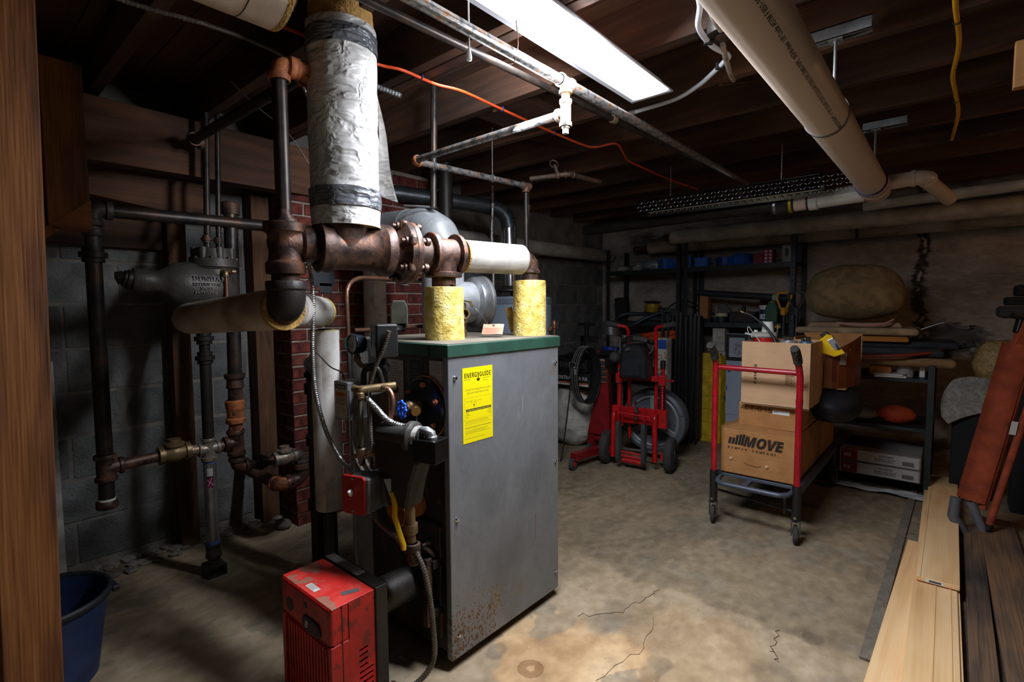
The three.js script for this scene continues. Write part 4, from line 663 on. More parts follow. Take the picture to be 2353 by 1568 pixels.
  for (let i = 0; i < 4; i++) { const a = i * 1.57 + 0.8; part('bolt', hex([-1.41 + 0.1 * Math.cos(a), 0.29 + 0.1 * Math.sin(a), FZ + 0.015], ZP, 0.01, 0.012), mat.ironRust, b); }
  part('foot', [cyl([-1.41, 0, -0.78], [-1.41, 0.06, -0.78], 0.03)], mat.castBlack, b);
  part('oil_line', flex([[-1.27, 0.09, -0.87], [-1.235, 0.07, -0.93], [-1.2, 0.13, -0.99], [-1.205, 0.25, -1.0], [-1.23, 0.42, -0.99], [-1.258, 0.48, -0.98]], 0.0095, 0.009), mat.flexDark, b, { label: 'ribbed conduit looping to the pipe tee' });
  part('oil_elbow', [...elbow([-1.262, 0.075, -0.875], [0.2, 0.6, -0.4], [-1, 0, 0], 0.012, 0.026)], mat.ironRust, b);
}
{ // low water cutoff: cast body, round neck, black switch box
  const t = thing('low_water_cutoff', 'black cast low water cutoff with grey motor barrel on the boiler front', 'valve', [-1.3, 0.6, -1.0]);
  const A = [-1.392, 0.845, -0.955], B = [-1.235, 0.828, -0.995];
  const dir = V(B[0] - A[0], 0, B[2] - A[2]).normalize();
  part('barrel', [revs(A, dir, [[0, 0], [0.034, 0], [0.038, 0.006], [0.039, 0.11], [0.05, 0.118], [0.05, 0.132], [0.042, 0.14], [0.036, 0.142], [0.036, 0.17], [0, 0.17]], 34)], N(0x4a4845, 4, { r: 0.5, m: 0.3 }), t, { label: 'grey motor barrel' });
  part('ring_label', revs(add(A, mul(dir, 0.143)), dir, [[0.0365, 0], [0.0372, 0], [0.0372, 0.018], [0.0365, 0.018]], 30), mat.whiteDirty, t);
  const bt = Math.atan2(-dir.z, dir.x);
  part('switch_box', xf(box(0.085, 0.07, 0.075, [0, 0, 0], 0.003), [-1.2, 0.815, -1.0], [0, bt, 0]), M(0x0c0c0c, { r: 0.25 }), t, { label: 'glossy black switch box' });
  part('body', [xf(ext(poly([[-0.075, 0.0], [0.07, 0.0], [0.075, -0.06], [0.05, -0.13], [0.035, -0.2], [-0.03, -0.2], [-0.045, -0.13], [-0.078, -0.06]]), 0.075, 0.008), [-1.325, 0.83, -1.02], [0, bt, 0])], mat.castBlack, t, { label: 'black cast float chamber' });
  part('plug', hex([-1.36, 0.884, -0.965], UP, 0.014, 0.008), mat.castBlack, t); part('plug', hex([-1.29, 0.876, -0.98], UP, 0.014, 0.008), mat.castBlack, t);
  part('drain_pipe', [cyl([-1.298, 0.64, -0.99], [-1.288, 0.5, -0.985], 0.0165)], mat.brassOld, t);
  part('tee', [cplg([-1.29, 0.56, -0.986], DN, 0.018, 0.03, 1.3)], mat.brassOld, t);
  part('cap', [revs([-1.278, 0.5, -0.984], [0.06, -1, 0], [[0.016, 0], [0.0245, 0.002], [0.025, 0.02], [0.022, 0.026], [0.024, 0.032], [0.022, 0.06], [0.013, 0.07], [0, 0.07]], 22)], mat.ironRust, t, { label: 'pitted brown drain cap' });
  // yellow lever of the blow-down valve
  const P = (x, y, z) => [x, y, z];
  const lv = part('lever', [xf(ext(poly([[-0.012, 0.0], [0.012, 0.0], [0.012, 0.052], [-0.012, 0.06]]), 0.004, 0.001), [-1.318, 0.66, -0.945], [0.0, 0.9, 0.32])], mat.steel, t, { label: 'bare steel end of the lever' });
  part('lever_grip', [sweep([[-1.318, 0.668, -0.94], [-1.3, 0.63, -0.935], [-1.296, 0.6, -0.93], [-1.27, 0.55, -0.93], [-1.256, 0.52, -0.932], [-1.257, 0.505, -0.933]], () => 0.0085, 8)], mat.yellow, t, { label: 'yellow lever grip' });
  part('lever_bolt', [cyl([-1.33, 0.656, -0.95], [-1.29, 0.65, -0.985], 0.006), hex([-1.318, 0.654, -0.955], [-0.6, 0, 0.7], 0.01, 0.008)], mat.steel, t);
  part('bracket', box(0.14, 0.045, 0.006, [-1.37, 0.64, -1.01], 0.002, [0.2, 0.5, -0.2]), mat.castBlack, t);
}
{ // flexible conduit across the front to the cutoff
  const t = thing('flex_conduit', 'shiny ribbed metal conduit curving across the boiler front', 'conduit', [-1.33, 0.85, -0.95]);
  part('conduit', flex([[-1.48, 0.965, -0.94], [-1.455, 0.962, -0.935], [-1.4, 0.93, -0.94], [-1.345, 0.888, -0.955], [-1.28, 0.873, -0.98], [-1.225, 0.872, -0.99]], 0.0105, 0.0085, 12), mat.flexMetal, t);
  part('connector', [sweep([[-1.23, 0.873, -0.988], [-1.21, 0.872, -0.993], [-1.198, 0.865, -0.997], [-1.196, 0.845, -0.999]], (u) => [0.012, 0.015, 0.017, 0.018][Math.round(u * 3)], 14), revs([-1.196, 0.845, -0.999], UP, [[0.017, 0], [0.019, 0.002], [0.019, 0.012], [0.016, 0.014]], 18)], mat.galv, t);
}
{ // gauge glass with brass cocks and guard rods
  const t = thing('sight_glass', 'tall gauge glass with brass cocks and two guard rods', 'gauge', [-1.44, 0.73, -0.915]);
  part('glass_tube', hollow([-1.448, 0.79, -0.915], [-1.448, 0.96, -0.915], 0.0085, 0.0015, 18), mat.glassDirty, t);
  part('upper_cock', [cyl([-1.448, 0.985, -0.915], [-1.4, 0.99, -1.02], 0.014), revs([-1.448, 0.955, -0.915], UP, [[0.013, 0], [0.016, 0.004], [0.016, 0.02], [0.012, 0.024], [0.014, 0.04], [0, 0.044]], 18), cyl([-1.47, 0.99, -0.905], [-1.448, 0.985, -0.915], 0.012)], mat.brassOld, t);
  part('lower_cock', [cyl([-1.448, 0.765, -0.915], [-1.38, 0.79, -0.96], 0.011), revs([-1.448, 0.795, -0.915], DN, [[0.013, 0], [0.017, 0.004], [0.017, 0.024], [0.012, 0.03], [0.012, 0.05], [0.007, 0.06], [0, 0.062]], 18), cyl([-1.478, 0.763, -0.905], [-1.448, 0.765, -0.915], 0.008)], mat.galvOld, t);
  part('tee', [tee([-1.385, 0.795, -0.958], [0.8, 0.05, -0.6], [0, -0.3, 1], 0.0145, 0.034, 0.025)], mat.castGrey, t);
  for (const dx of [-0.022, 0.022]) part('guard_rod', cyl([-1.448 + dx, 0.725, -0.91 - dx], [-1.448 + dx, 0.985, -0.91 - dx], 0.0022, 0.0022, 8), mat.steel, t);
  part('copper_bend', [path([[-1.43, 0.992, -0.97], [-1.385, 0.985, -0.985], [-1.365, 0.95, -0.985], [-1.368, 0.87, -0.968]], 0.0095, 0.035, 12)], mat.copper, t, { label: 'tan copper pipe bending down' });
  part('nut', [hex([-1.408, 0.988, -0.978], [1, -0.15, -0.4], 0.014, 0.014)], mat.brassOld, t);
  part('siphon', [path([[-1.478, 0.995, -0.95], [-1.48, 1.04, -0.95], [-1.46, 1.06, -0.965], [-1.435, 1.05, -0.98], [-1.432, 1.0, -0.99]], 0.0095, 0.022, 12)], mat.castBlack, t, { label: 'black pigtail loop' });
}
{ // pressure gauge
  const t = thing('pressure_gauge', 'round pressure gauge with a white dial and chrome rim', 'gauge', [-1.52, 1.05, -0.955]);
  const c = V(-1.525, 1.13, -0.95), d = V(0.0, 0.05, 1).normalize();
  part('case', revs(c, d, [[0, -0.028], [0.03, -0.028], [0.032, -0.02], [0.033, 0.0], [0.035, 0.004], [0.035, 0.012], [0.031, 0.014], [0.03, 0.008], [0, 0.008]], 36), M(0x3a4654, { r: 0.25, m: 0.8 }), t);
  const dial = sheet(0.06, 0.06, 4000, (x, w, h) => { x.fillStyle = '#a9a79f'; x.fillRect(0, 0, w, h); x.translate(w / 2, h / 2); x.strokeStyle = '#222'; x.lineWidth = 3; for (let i = 0; i <= 30; i++) { const a = (135 + i * 9) * R; x.beginPath(); x.moveTo(Math.cos(a) * w * 0.42, Math.sin(a) * w * 0.42); x.lineTo(Math.cos(a) * w * (i % 5 ? 0.38 : 0.33), Math.sin(a) * w * (i % 5 ? 0.38 : 0.33)); x.stroke(); } x.fillStyle = '#222'; x.font = `${h * 0.09}px sans-serif`; x.textAlign = 'center'; for (let i = 0; i <= 6; i++) { const a = (135 + i * 45) * R; x.fillText(String(i * 5), Math.cos(a) * w * 0.26, Math.sin(a) * w * 0.26 + 8); } x.fillText('PSI', 0, h * 0.2); });
  const g = flat(new THREE.CircleGeometry(0.03, 32)); g.applyQuaternion(new THREE.Quaternion().setFromUnitVectors(ZP, d)); g.translate(...add(c, mul(d, 0.009)).toArray()); part('dial', g, dial, t, { uv: true });
  part('needle', cyl(add(add(c, mul(d, 0.011)), [-0.008, -0.016, -0.002]), add(add(c, mul(d, 0.011)), [0.008, 0.012, 0.002]), 0.0012, 0.0004, 6), mat.black, t);
  const gl = flat(new THREE.CircleGeometry(0.031, 32)); gl.applyQuaternion(new THREE.Quaternion().setFromUnitVectors(ZP, d)); gl.translate(...add(c, mul(d, 0.0135)).toArray()); part('lens', gl, mat.glass, t);
  part('stem', [path([[-1.525, 1.098, -0.955], [-1.522, 1.06, -0.96], [-1.5, 1.05, -0.975], [-1.45, 1.05, -1.0]], 0.009, 0.02, 12), hex([-1.525, 1.07, -0.957], UP, 0.013, 0.016), cplg([-1.5, 1.05, -0.975], [0.9, 0, -0.45], 0.011, 0.022)], mat.brassOld, t);
  part('tee', [tee([-1.455, 1.05, -0.998], [0.9, 0, -0.45], DN, 0.0125, 0.03, 0.032)], mat.castBlack, t);
  part('nipple', cyl([-1.455, 1.03, -0.998], [-1.45, 0.985, -1.0], 0.01), mat.castBlack, t);
}
{ // black pressure control box
  const t = thing('pressure_control', 'black metal pressure control box mounted above the gauge', 'control box', [-1.45, 1.1, -1.02]);
  part('case', xf(box(0.088, 0.115, 0.075, [0, 0, 0], 0.008), [-1.452, 1.14, -1.015], [0, -0.35, 0]), mat.black, t);
  part('scale_window', xf(box(0.012, 0.055, 0.003, [0, 0, 0]), [-1.468, 1.145, -0.975], [0, -0.35, 0]), M(0x050505, { r: 0.2 }), t);
  part('nipple', cyl([-1.45, 1.09, -1.01], [-1.452, 1.05, -1.0], 0.009), mat.castBlack, t);
  part('conduit_lead', flex([[-1.395, 1.175, -0.995], [-1.41, 1.12, -0.985], [-1.435, 1.05, -0.965], [-1.455, 0.98, -0.955], [-1.455, 0.85, -0.955], [-1.42, 0.72, -0.94]], 0.008, 0.008), mat.flexDark, t, { label: 'dark ribbed conduit from its side' });
}
{ // grey relay box with printed label
  const t = thing('relay_box', 'grey steel relay box with a printed warning label left of the gauge glass', 'control box', [-1.56, 0.88, -0.93]);
  const rot = [0, -0.0, 0];
  part('case', xf(box(0.085, 0.13, 0.075, [0, 0, 0], 0.004), [-1.545, 0.94, -0.94], rot), N(0x9a9c9e, 3, { r: 0.5, m: 0.3 }), t);
  const m = sheet(0.075, 0.12, 3400, (x, w, h) => { x.fillStyle = '#b9b3a6'; x.fillRect(0, 0, w, h); x.fillStyle = '#111'; x.fillRect(w * 0.08, h * 0.03, w * 0.84, h * 0.12); x.fillStyle = '#d9d5cc'; x.font = `bold ${h * 0.085}px sans-serif`; x.textAlign = 'center'; x.fillText('Honeywell', w * 0.5, h * 0.118, w * 0.78); x.fillStyle = '#c8641c'; x.fillRect(w * 0.08, h * 0.25, w * 0.84, h * 0.12); x.fillStyle = '#2b2018'; x.font = `bold ${h * 0.07}px sans-serif`; x.fillText('WARNING', w * 0.5, h * 0.335); lines(x, w * 0.3, h * 0.185, w * 0.4, 1, 9, h * 0.02, 31); lines(x, w * 0.1, h * 0.4, w * 0.8, 7, h * 0.032, h * 0.016, 33, '#4a443c'); lines(x, w * 0.14, h * 0.68, w * 0.3, 6, h * 0.036, h * 0.012, 35, '#5a544c'); lines(x, w * 0.55, h * 0.68, w * 0.34, 5, h * 0.036, h * 0.012, 37, '#5a544c'); });
  const g = flat(new THREE.PlaneGeometry(0.075, 0.118)); g.translate(-1.545, 0.94, -0.9022); part('label_sheet', g, m, t, { uv: true, label: 'printed label with an orange warning bar' });
  part('lead', tube([[-1.565, 1.005, -0.93], [-1.58, 1.03, -0.93], [-1.62, 1.05, -0.91], [-1.655, 1.1, -0.88]], 0.0022, 24, 6), mat.blackCord, t);
  for (const [i, z] of [[0, -0.925], [1, -0.95]]) part('conduit_lead', flex([[-1.535 + i * 0.025, 0.875, z], [-1.535 + i * 0.022, 0.82, z], [-1.515 + i * 0.02, 0.74, -0.935 - i * 0.02], [-1.47 + i * 0.02, 0.69, -0.94 - i * 0.02]], 0.009, 0.008), mat.flexDark, t);
  part('mount', cyl([-1.545, 0.95, -0.97], [-1.545, 0.95, -1.14], 0.012), mat.castGrey, t);
}
{ // red emergency switch on a grey junction box
  const t = thing('emergency_switch', 'red emergency switch plate on a grey junction box', 'switch', [-1.41, 0.6, -0.9]);
  const ry = 0.3;
  part('junction_box', xf(box(0.085, 0.115, 0.075, [0, 0, 0], 0.008), [-1.405, 0.662, -0.9], [0, ry, 0]), N(0x737577, 3, { r: 0.6, m: 0.3 }), t);
  part('extension_box', xf(box(0.08, 0.11, 0.04, [0, 0, 0], 0.008), [-1.395, 0.662, -0.955], [0, ry, 0]), N(0x737577, 3, { r: 0.6, m: 0.3 }), t);
  const pl = part('plate', xf(ext(poly([[-0.044, -0.052], [-0.036, -0.06], [0.036, -0.06], [0.044, -0.052], [0.044, 0.052], [0.036, 0.06], [-0.036, 0.06], [-0.044, 0.052]]), 0.005, 0.002), [-1.409, 0.662, -0.862], [0, ry, 0]), M(0xa01818, { r: 0.4 }), t, { label: 'red switch plate' });
  const m = sheet(0.08, 0.11, 2600, (x, w, h) => { x.fillStyle = '#9c1717'; x.fillRect(0, 0, w, h); x.fillStyle = '#c9a08e'; x.textAlign = 'center'; x.font = `${h * 0.05}px sans-serif`; x.fillText('ON', w * 0.5, h * 0.3); x.fillText('EMERGENCY', w * 0.5, h * 0.73); x.fillText('SWITCH', w * 0.5, h * 0.9); });
  const g = flat(new THREE.PlaneGeometry(0.074, 0.1)); part('print', xf(g, [-1.4098, 0.662, -0.8545], [0, ry, 0]), m, pl, { uv: true });
  part('toggle', xf(box(0.009, 0.02, 0.016, [0, 0, 0], 0.002, [0.5, 0, 0]), [-1.41, 0.672, -0.848], [0, ry, 0]), mat.white, t);
  for (const y of [0.052, -0.052]) part('screw', xf(revs([0, 0, 0], ZP, [[0.004, 0], [0.003, 0.002], [0, 0.002]], 10), [-1.41, 0.662 + y, -0.8545], [0, ry, 0]), mat.steel, pl);
  part('conduit_lead', flex([[-1.4, 0.61, -0.92], [-1.38, 0.57, -0.92], [-1.32, 0.52, -0.95], [-1.275, 0.46, -0.975]], 0.0095, 0.008), mat.flexDark, t, { label: 'ribbed conduit from its underside' });
}
{ // hanging supply conduit
  solo('flex_conduit', 'long pale ribbed conduit hanging from the header down to the red switch', 'conduit', flex([[-1.62, 1.44, -0.83], [-1.638, 1.374, -0.86], [-1.637, 1.264, -0.865], [-1.632, 1.117, -0.855], [-1.619, 0.97, -0.854], [-1.58, 0.838, -0.866], [-1.53, 0.752, -0.885], [-1.455, 0.70, -0.9]], 0.008, 0.0075, 10), mat.flexMetal);
}
{ // coil drain valve with blue handwheel
  const t = thing('coil_valve', 'brass drain valve with a blue handwheel on the black coil cover', 'valve', [-1.39, 0.87, -1.05]);
  const c = V(-1.385, 0.915, FZ + 0.024);
  part('body', [cyl(c, [c.x, c.y, c.z + 0.045], 0.014), rev([c.x, c.y, c.z + 0.035], ZP, [[0.012, -0.01], [0.019, 0], [0.02, 0.012], [0.012, 0.022]], 20), hex([c.x + 0.003, c.y - 0.001, c.z + 0.05], [0.1, 0, 1], 0.0135, 0.012)], mat.brassOld, t);
  part('cap', [revs([c.x + 0.012, c.y - 0.006, c.z + 0.034], [0.9, -0.3, 0.3], [[0.016, 0], [0.018, 0.004], [0.018, 0.02], [0.0165, 0.024], [0, 0.024]], 22)], mat.brass, t);
  const w = V(c.x + 0.012, c.y - 0.002, c.z + 0.085), d = V(-0.12, 0.05, 1).normalize(), q = new THREE.Quaternion().setFromUnitVectors(ZP, d);
  const wheel = [flat(new THREE.TorusGeometry(0.024, 0.0045, 8, 40)), flat(new THREE.CylinderGeometry(0.008, 0.008, 0.009, 14)).rotateX(Math.PI / 2)];
  for (let i = 0; i < 4; i++) { const a = i * Math.PI / 2 + 0.3; wheel.push(cyl([0, 0, 0], [0.024 * Math.cos(a), 0.024 * Math.sin(a), 0], 0.0035, 0.003, 8)); }
  for (let i = 0; i < 8; i++) { const a = i * Math.PI / 4; wheel.push(flat(new THREE.SphereGeometry(0.006, 8, 6)).translate(0.027 * Math.cos(a), 0.027 * Math.sin(a), 0)); }
  for (const g of wheel) { g.applyQuaternion(q); g.translate(w.x, w.y, w.z); }
  part('handwheel', wheel, mat.blue, t, { label: 'blue handwheel' });
  part('stem', cyl([c.x, c.y, c.z + 0.04], w, 0.0055), mat.brass, t);
  for (let i = 0; i < 9; i++) part('bead', flat(new THREE.SphereGeometry(0.0018, 6, 5)).translate(c.x + 0.036, c.y - 0.022 - i * 0.0055, c.z + 0.042), mat.chrome, t);
}

// ---------- flue, small lines behind the boiler, water heater ----------
{
  const f = thing('flue_pipe', 'galvanised sheet metal flue with a round draft regulator behind the header', 'flue', [-1.86, BT, -1.645]);
  const c = [-1.855, 0, -1.64], r = 0.1;
  part('riser', cyl([c[0], BT - 0.01, c[2]], [c[0], 1.475, c[2]], r, r, 40), mat.duct, f);
  // adjustable elbow of gores
  const gore = [[1.475, 0], [1.535, -0.012], [1.585, -0.05], [1.625, -0.11]]; const gp = [[c[0], 1.475, c[2]], [c[0], 1.53, c[2]], [c[0] - 0.035, 1.595, c[2]], [c[0] - 0.105, 1.633, c[2] + 0.002], [c[0] - 0.17, 1.642, c[2] + 0.004]];
  for (let i = 0; i < 4; i++) { part('gore', cyl(gp[i], gp[i + 1], r * 1.005, r * 1.005, 40), mat.duct, f); part('seam', flat(new THREE.SphereGeometry(r * 0.999, 36, 18)).translate(...gp[i + 1]), mat.duct, f); }
  part('pipe', cyl(gp[4], [-2.82, 1.68, c[2] + 0.01], r * 0.995, r * 0.995, 40), mat.duct, f, { label: 'flue pipe running to the chimney' });
  part('crimp', hollow(add(gp[4], [-0.06, 0.002, 0]), add(gp[4], [-0.075, 0.003, 0]), r * 1.02, 0.004, 40), mat.duct, f);
  const a = V(c[0] + 0.03, 1.275, c[2]), d = V(0.25, 0, -1).normalize();
  part('draft_tee', [cyl(a, add(a, mul(d, 0.14)), 0.1, 0.1, 36)], mat.duct, f);
  part('regulator', [revs(add(a, mul(d, 0.12)), d, [[0.098, 0], [0.122, 0.014], [0.126, 0.024], [0.126, 0.06], [0.13, 0.064], [0.13, 0.075], [0.118, 0.078], [0.118, 0.03], [0, 0.03]], 44)], mat.galv, f, { label: 'round draft regulator' });
  for (let i = 0; i < 3; i++) part('screw', hex([c[0] + r * 0.7, 1.4 - i * 0.05, c[2] + r * 0.7], [0.7, 0, 0.7], 0.005, 0.004), mat.steel, f);
}
{ // safety valve and tag on the lid
  const t = thing('safety_valve', 'brass safety relief valve with a wired paper tag on the boiler lid', 'valve', [-1.52, BT, -1.44]);
  const p = [-1.52, BT, -1.44];
  part('nipple', [hex(p, UP, 0.022, 0.03), cyl([p[0], BT + 0.03, p[2]], [p[0], BT + 0.055, p[2]], 0.017)], mat.ironRust, t);
  part('body', [revs([p[0], BT + 0.05, p[2]], UP, [[0.018, 0], [0.024, 0.008], [0.022, 0.04], [0.018, 0.05], [0.02, 0.085], [0.014, 0.09], [0, 0.092]], 22)], mat.brassOld, t);
  part('outlet', [revs([p[0], BT + 0.095, p[2]], [0.75, 0, 0.3], [[0.014, 0], [0.017, 0.02], [0.021, 0.024], [0.021, 0.04], [0.016, 0.04], [0.016, 0.01]], 22)], mat.brassOld, t);
  part('lever', [box(0.045, 0.004, 0.014, [p[0] + 0.02, BT + 0.146, p[2] - 0.005], 0.001, [0, 0.3, -0.2]), box(0.006, 0.024, 0.012, [p[0] + 0.044, BT + 0.136, p[2] - 0.012], 0.001, [0, 0.3, 0.4])], mat.brass, t);
  part('wire', tube([[p[0] + 0.045, BT + 0.125, p[2] - 0.012], [p[0] + 0.07, BT + 0.11, p[2] - 0.02], [p[0] + 0.095, BT + 0.05, p[2] - 0.06]], 0.0009, 20, 5), mat.steel, t);
  const tg = flat(new THREE.PlaneGeometry(0.085, 0.055, 10, 4)); { const q = tg.attributes.position; for (let i = 0; i < q.count; i++) q.setZ(i, 0.006 * Math.sin(q.getX(i) * 40)); tg.computeVertexNormals(); }
  const tm = sheet(0.085, 0.055, 2200, (x, w, h) => { x.fillStyle = '#b98f74'; x.fillRect(0, 0, w, h); x.fillStyle = '#a26e56'; x.fillRect(0, h * 0.35, w, h * 0.65); lines(x, w * 0.08, h * 0.45, w * 0.8, 4, h * 0.12, h * 0.03, 41, '#7a5040'); x.fillStyle = '#3b2a20'; x.beginPath(); x.arc(w * 0.5, h * 0.16, h * 0.1, 0, 7); x.fill(); });
  part('tag', xf(tg, [p[0] + 0.11, BT + 0.032, p[2] - 0.07], [-0.75, 0.75, -0.15]), tm, t, { uv: true, label: 'buff paper tag' });
}
{ // copper lines and a covered device behind the boiler
  const t = thing('copper_line', 'bent copper tube with a small shut-off valve behind the boiler', 'pipe', [-2.0, 1.1, -1.3]);
  part('tube', path([[-1.86, 0.88, -1.2], [-1.92, 0.9, -1.17], [-1.95, 1.34, -1.18], [-1.98, 1.385, -1.25], [-2.05, 1.39, -1.75]], 0.0095, 0.05, 12), mat.copper, t);
  part('valve', [cplg([-2.022, 1.388, -1.52], [-0.1, 0, -1], 0.012, 0.05), flat(new THREE.SphereGeometry(0.02, 14, 10)).translate(-2.025, 1.388, -1.545), flat(new THREE.TorusGeometry(0.018, 0.005, 6, 16)).rotateX(Math.PI / 2).translate(-2.022, 1.36, -1.545)], mat.castGrey, t);
  const w = thing('water_feeder', 'small covered water feeder on a copper line behind the boiler lid', 'control box', [-1.98, 1.12, -1.45]);
  part('line', cyl([-1.93, 1.155, -1.2], [-2.0, 1.16, -1.75], 0.0095), mat.copper, w);
  part('body', [cplg([-1.953, 1.157, -1.38], [-0.13, 0, -1], 0.014, 0.11), revs([-1.96, 1.16, -1.44], DN, [[0.02, 0], [0.026, 0.01], [0.012, 0.04], [0, 0.042]], 16)], mat.castBlack, w);
  part('cover', xf(ext(poly([[-0.034, 0], [0.034, 0], [0.034, 0.075], [0.024, 0.1], [-0.024, 0.1], [-0.034, 0.075]]), 0.04, 0.003), [-1.98, 1.178, -1.47], [0, 0.95, 0]), N(0x4c4c40, 5, { r: 0.35, m: 0.3 }), w, { label: 'scuffed dark cover' });
  part('edge', xf(ext(poly([[-0.038, -0.003], [0.038, -0.003], [0.038, 0.077], [0.026, 0.105], [-0.026, 0.105], [-0.038, 0.077]]), 0.012, 0.002), [-1.98, 1.178, -1.472], [0, 0.95, 0]), mat.galv, w);
  const v = thing('insulated_stack', 'upright pale insulated pipe against the brick chimney', 'pipe', [-2.7, 0, -1.82]);
  part('sleeve', revs([-2.7, 0.0, -1.83], UP, [[0.03, 0], [0.068, 0], [0.068, 1.75], [0.03, 1.75]], 36), mat.jacketWhite, v);
  part('pipe', cyl([-2.7, 1.7, -1.83], [-2.7, CEIL, -1.83], 0.03), mat.ironPipe, v);
}
{ // water heater
  const t = thing('water_heater', 'grey cylindrical water heater standing behind the boiler', 'water heater', [-2.3, 0, -2.72]), c = [-2.3, 0, -2.72];
  part('tank', revs([c[0], 0.06, c[2]], UP, [[0.2, 0], [0.235, 0.004], [0.235, 1.24], [0.232, 1.256], [0.2, 1.262], [0, 1.264]], 48), M(0x75818f, { r: 0.4 }), t);
  part('base_ring', revs(c, UP, [[0.2, 0], [0.225, 0], [0.225, 0.06], [0.2, 0.06]], 40), mat.black, t);
  part('top_band', revs([c[0], 1.27, c[2]], UP, [[0.236, 0], [0.239, 0.002], [0.239, 0.035], [0.232, 0.04], [0, 0.041]], 48), M(0x5f6a76, { r: 0.4 }), t);
  const fx = [-2.375, 0, -2.72], ventDull = N(0x4e5256, 3, { r: 0.4, m: 0.6 });
  part('draft_hood', [revs([fx[0], 1.36, fx[2]], UP, [[0.085, 0], [0.09, 0.003], [0.09, 0.014], [0.05, 0.04], [0.05, 0.06]], 30), ...[0, 1, 2].map((i) => cyl([fx[0] + 0.07 * Math.cos(i * 2.1), 1.3, fx[2] + 0.07 * Math.sin(i * 2.1)], [fx[0] + 0.07 * Math.cos(i * 2.1), 1.365, fx[2] + 0.07 * Math.sin(i * 2.1)], 0.006, 0.006, 6))], mat.castBlack, t);
  part('vent_pipe', cyl([fx[0], 1.4, fx[2]], [fx[0], 1.82, fx[2]], 0.052), M(0xb4b8bc, { r: 0.18, m: 0.95 }), t, { label: 'shiny vent pipe' });
  const q = new THREE.QuadraticBezierCurve3(V(fx[0], 1.8, fx[2]), V(fx[0], 1.945, fx[2]), V(fx[0] - 0.13, 1.955, fx[2] + 0.1)); for (let i = 0; i < 5; i++) part('vent_elbow', cyl(q.getPoint(i / 5), q.getPoint((i + 1.1) / 5), 0.054, 0.053), ventDull, t);
  part('vent_run', cyl([fx[0] - 0.12, 1.955, fx[2] + 0.09], [-2.79, 2.0, -2.05], 0.052), ventDull, t, { label: 'vent running back to the chimney' });
  for (const [x, z, l] of [[-2.42, -2.6, 'left'], [-2.27, -2.8, 'right']]) { part('flex_connector', flex([[x, 1.3, z], [x, 1.5, z], [x - 0.01, 1.75, z], [x, 1.93, z]], 0.012, 0.011), mat.flexMetal, t); part('union', hex([x, 1.93, z], UP, 0.017, 0.03), mat.galvOld, t); part('pipe', cyl([x, 1.95, z], [x, 2.08, z], 0.011), mat.ironRust, t); }
  part('relief_valve', [cyl([-2.06, 1.09, -2.76], [-2.03, 1.13, -2.78], 0.012), revs([-2.03, 1.1, -2.78], UP, [[0.012, 0], [0.02, 0.008], [0.022, 0.04], [0.012, 0.06], [0, 0.062]], 16), cyl([-2.03, 1.1, -2.78], [-2.03, 0.7, -2.78], 0.01)], mat.copper, t);
  part('relief_lever', box(0.006, 0.05, 0.016, [-1.995, 1.13, -2.785], 0.002), mat.chrome, t);
}
{ // insulated pipe along the left wall
  const t = thing('insulated_wall_pipe', 'grey-white insulated pipe along the far left wall', 'pipe', [-2.95, 1.74, -4.0]);
  part('sleeve', revs([-2.95, 1.79, -2.5], [0, 0.008, -1], [[0.03, 0], [0.066, 0], [0.066, 2.6], [0.03, 2.6]], 30), mat.jacketPlain, t);
  part('band', revs([-2.95, 1.79, -2.62], ZN, [[0.066, 0], [0.068, 0], [0.068, 0.03], [0.066, 0.03]], 30), mat.fibreEdge, t);
  part('pipe', cyl([-2.95, 1.79, -2.4], [-2.95, 1.81, -5.18], 0.03), mat.ironRust, t);
  const u = thing('insulated_stub', 'short lower insulated pipe under the left wall pipe', 'pipe', [-2.9, 1.68, -3.2]);
  part('sleeve', revs([-2.9, 1.705, -2.6], ZN, [[0.02, 0], [0.05, 0], [0.05, 0.95], [0.02, 0.95]], 26), mat.jacketPlain, u);
  part('pipe', cyl([-2.9, 1.705, -2.5], [-2.9, 1.705, -3.7], 0.02), mat.ironRust, u);
}

